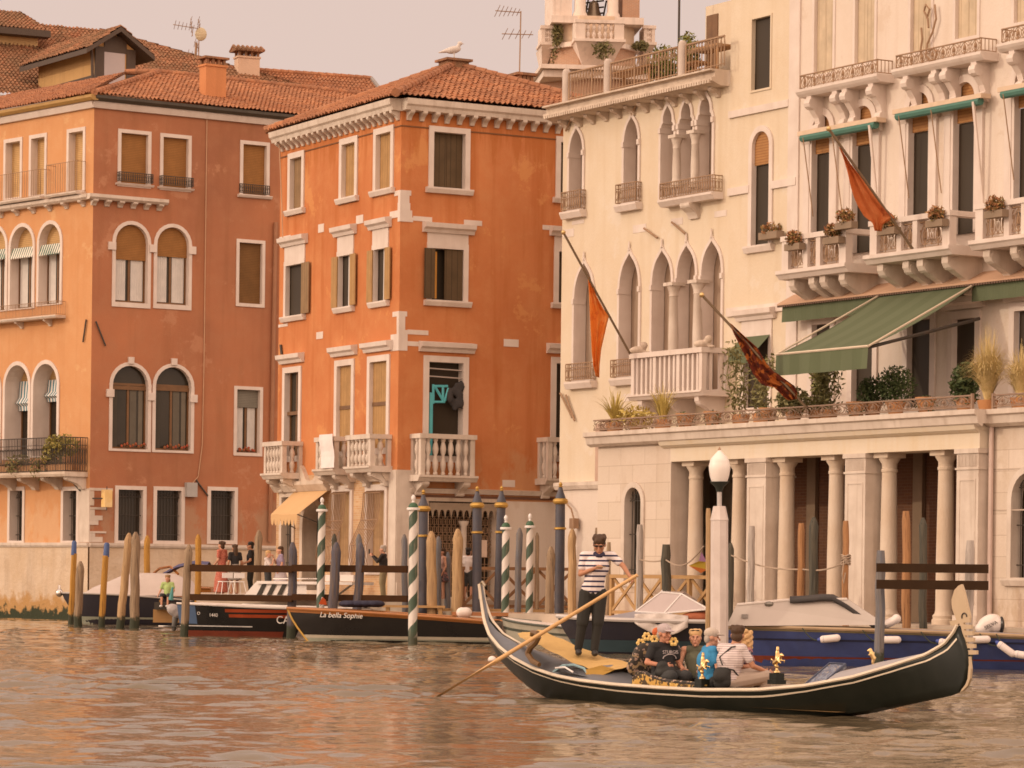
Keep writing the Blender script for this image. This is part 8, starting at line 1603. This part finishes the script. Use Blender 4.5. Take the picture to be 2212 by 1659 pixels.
m.blob('bag_body', BLKB, rb, voxel=.02); MB().tube([p + Vector((0, -.05, .15)), T4((-.05, -.14, .45)), T4((.1, -.06, .60)), T4((.16, .08, .62))], .012, 6).tube([p + Vector((.02, -.03, .1)), T4((.16, -.1, .28)), T4((.2, .05, .14))], .012, 6).build('strap', BLKB, rb)
# people on the quay and in the boats
def standing(label, u, vt, Y, face, J_=None, zf=QZ, **kw):
    p = at(u, vt, Y); hh = kw.pop('hgt', p.z - zf); return person(label, (p.x, p.y, zf), face, J_ or {}, h=hh, fine=False, **kw)
QG = 'people on the quay'; REDD = spots('red_print_dress', (.42, .11, .07), (.50, .17, .11), (.26, .06, .05), 18); TEEB = mat('black_top', (.025, .022, .022), .9); LIL = mat('lilac_top', (.30, .24, .34), .9); WHT = mat('white_tee', (.66, .58, .55), .9); KHA = mat('khaki_trousers', (.30, .24, .14), .9)
standing('woman in a long red patterned dress standing at the quay rail', 480, 1164, 106.6, R(150), dict(haR=(.16, .2, .95), haL=(-.16, .2, .95)), zf=1.30, sk=SK2, shirt=REDD, skirt=(.06, .27, REDD), hair=BRN, hstyle='bun', group=QG, hgt=1.74)
standing('woman with long brown hair in a black top beside the red dress', 508, 1172, 106.4, R(120), zf=1.30, sk=SK1, shirt=TEEB, skirt=(.5, .25, mat('grey_skirt', (.28, .24, .21), .9)), hair=BRN, hstyle='long', group=QG, hgt=1.64)
standing('man in black with sunglasses left of the pale quay pile', 543, 1164, 106.9, R(175), dict(haR=(.10, .25, 1.05), haL=(-.12, .25, 1.0)), zf=1.30, sk=SK1, shirt=TEEB, pants=DKP, hair=BLK, glasses='on', group=QG, hgt=1.74)
standing('child in a white tee leaning on the quay rail behind the pale pile', 579, 1183, 105.0, R(-20), dict(haR=(.12, .28, 1.35), elR=(.2, .25, 1.1), haL=(-.14, .25, 1.15)), zf=1.28, sk=SK2, shirt=WHT, pants=SHT, leg='short', hair=BLD, group=QG, hgt=1.46)
standing('woman in a lilac top with a light skirt by the dark blue pile', 607, 1176, 105.0, R(-170), dict(haR=(.0, .28, 1.38), elR=(.2, .15, 1.15)), zf=1.28, sk=SK2, shirt=LIL, skirt=(.35, .27, mat('pale_skirt', (.46, .40, .42), .9)), hair=BRN, hstyle='long', group=QG, hgt=1.60)
pm_, PPm, Tm, Hm = standing('grey haired man in a dark sweater photographing with his phone', 829, 1167, 102.6, R(168), dict(haR=(.08, .38, 1.42), haL=(-.06, .38, 1.40), elR=(.22, .16, 1.2), elL=(-.2, .16, 1.2)), zf=QZ, sk=SK2, shirt=mat('dark_sweater', (.035, .028, .026), .9), sleeve='long', pants=KHA, hair=GREYH, group=QG, hgt=1.68, shoes=SHO)
q = PPm['haR'] + Vector((-.12, -.02, .08)); MB().box(frame_xy(q.x, q.y, 1.2), -.04, .04, -.008, .008, q.z - .04, q.z + .11).build('phone', BLKB, None, q, label='dark phone raised by the grey haired man', cat='phone')
standing('woman with long dark hair half hidden by a thick tan pile', 957, 1182, 100.9, R(-160), dict(haR=(.1, .2, 1.5), elR=(.22, .1, 1.2)), zf=QZ, sk=SK2, shirt=mat('pink_vest', (.5, .3, .25), .9), sleeve='none', skirt=(.6, .24, spots('dark_print_skirt', (.05, .04, .05), (.3, .14, .12), (.1, .08, .1), 12)), hair=BRN, hstyle='long', group=QG, hgt=1.6)
standing('woman in a white tee with dark hair by the shop grille', 1012, 1177, 100.9, R(70), zf=QZ, sk=SK2, shirt=WHT, pants=SHT, leg='short', hair=BLK, hstyle='bun', group=QG, hgt=1.62)
c_ = at(362, 1294, 111); person('child in a lime green tee sitting at the stern of the black launch', c_ + Vector((0, 0, .0)), R(-100), dict(pel=(0, 0, .12), che=(0, -.02, .42), nec=(0, -.01, .63), hed=(0, .03, .77), shR=(.185, 0, .58), shL=(-.185, 0, .58), elR=(.27, .04, .32), elL=(-.26, .04, .32), haR=(.30, .24, .14), haL=(-.16, .25, .10), hiR=(.10, .02, .10), hiL=(-.10, .02, .10), knR=(.13, .35, .14), knL=(-.13, .35, .14), anR=(.12, .40, -.22), anL=(-.12, .40, -.22)), h=1.58, sk=SK2, shirt=mat('lime_tee', (.40, .52, .20), .9), pants=SHT, leg='short', hair=mat('light_brown_hair', (.30, .17, .07), .6), hstyle='long', fine=False, shoes=WHITE_P)
MB().tube([at(373, 1268, 110.6), at(369, 1296, 110.6)], [.03, .09], 8).build('blue_towel', mat('teal_towel', (.10, .30, .30), .9), None, at(366, 1300, 110.6), label='teal towel beside the child in the lime tee', cat='towel')
t = thing('stern_platform', 'wooden stern platform where the lime tee child sits', 'platform', at(360, 1310, 111)); f = Frame(gxy(336, 111), (1, 0)); a = hv(360, 1301, 111); MB().box(f, 0, 1.1, -.3, .3, a - .25, a).build('locker', mat('dark_locker', (.05, .04, .03), .6), t); MB().box(f, -.1, 1.3, -.34, -.28, a - .7, a - .25).box(f, .1, .2, -.36, -.3, a - .4, a + .08).build('ladder_frame', mat('amber_wood', (.4, .22, .08), .5), t)
def chair(u, Y, label):
    p = at(u, 1290, Y); p.z = 1.28; t = thing('terrace_chair', label, 'chair', p, 'white chairs on the quay'); f = frame_xy(p.x, p.y, .5); MB().box(f, -.18, .18, -.18, .18, p.z + .42, p.z + .45).build('seat', WHITE_P, t); MB().box(f, -.18, .18, .16, .19, p.z + .55, p.z + .72).build('backrest', WHITE_P, t)
    for a in (-1, 1):
        for b_ in (-1, 1): MB().tube([f.P(a * .16, b_ * .16, p.z + .42), f.P(a * .24, b_ * .24, p.z)], .014, 5).build('leg', WHITE_P, t)
chair(486, 105.6, 'white chair in front of the woman in the red dress'); chair(512, 105.3, 'white chair in front of the man in black sunglasses')
kt = thing('kite', 'small rainbow coloured kite tied up behind the white lamp post', 'kite', at(1515, 1218, 83)); MB().add([at(1515, 1192, 83), at(1527, 1214, 82.9), at(1510, 1212, 82.8)], [(0, 1, 2)]).build('purple_panel', mat('purple_nylon', (.30, .15, .27), .7), kt); MB().add([at(1488, 1222, 82.9), at(1510, 1212, 82.8), at(1527, 1214, 82.9), at(1528, 1230, 83)], [(0, 1, 2, 3)]).build('yellow_panel', mat('yellow_nylon', (.72, .52, .08), .7), kt); MB().add([at(1488, 1222, 82.9), at(1528, 1230, 83), at(1514, 1238, 83)], [(0, 1, 2)]).build('orange_panel', mat('orange_nylon', (.66, .20, .05), .7), kt)
MB().ell(at(1409, 1398 + 50, 40), (.01,) * 3) if False else None
b_ = on_z(826, 0, 0) if False else on_z(826.5, 1416, 0) if False else on_z(1063, 1428, 0.0); MB().ell(b_ + Vector((0, 0, .03)), (.10, .10, .09)).build('buoy', WHB, None, b_, smooth=True, label='small white buoy floating below the gondola stern', cat='buoy')
# ---- scene tidy-up
for o in list(bpy.data.objects):
    if '_geo' in o.keys(): del o['_geo']
bpy.context.view_layer.update()
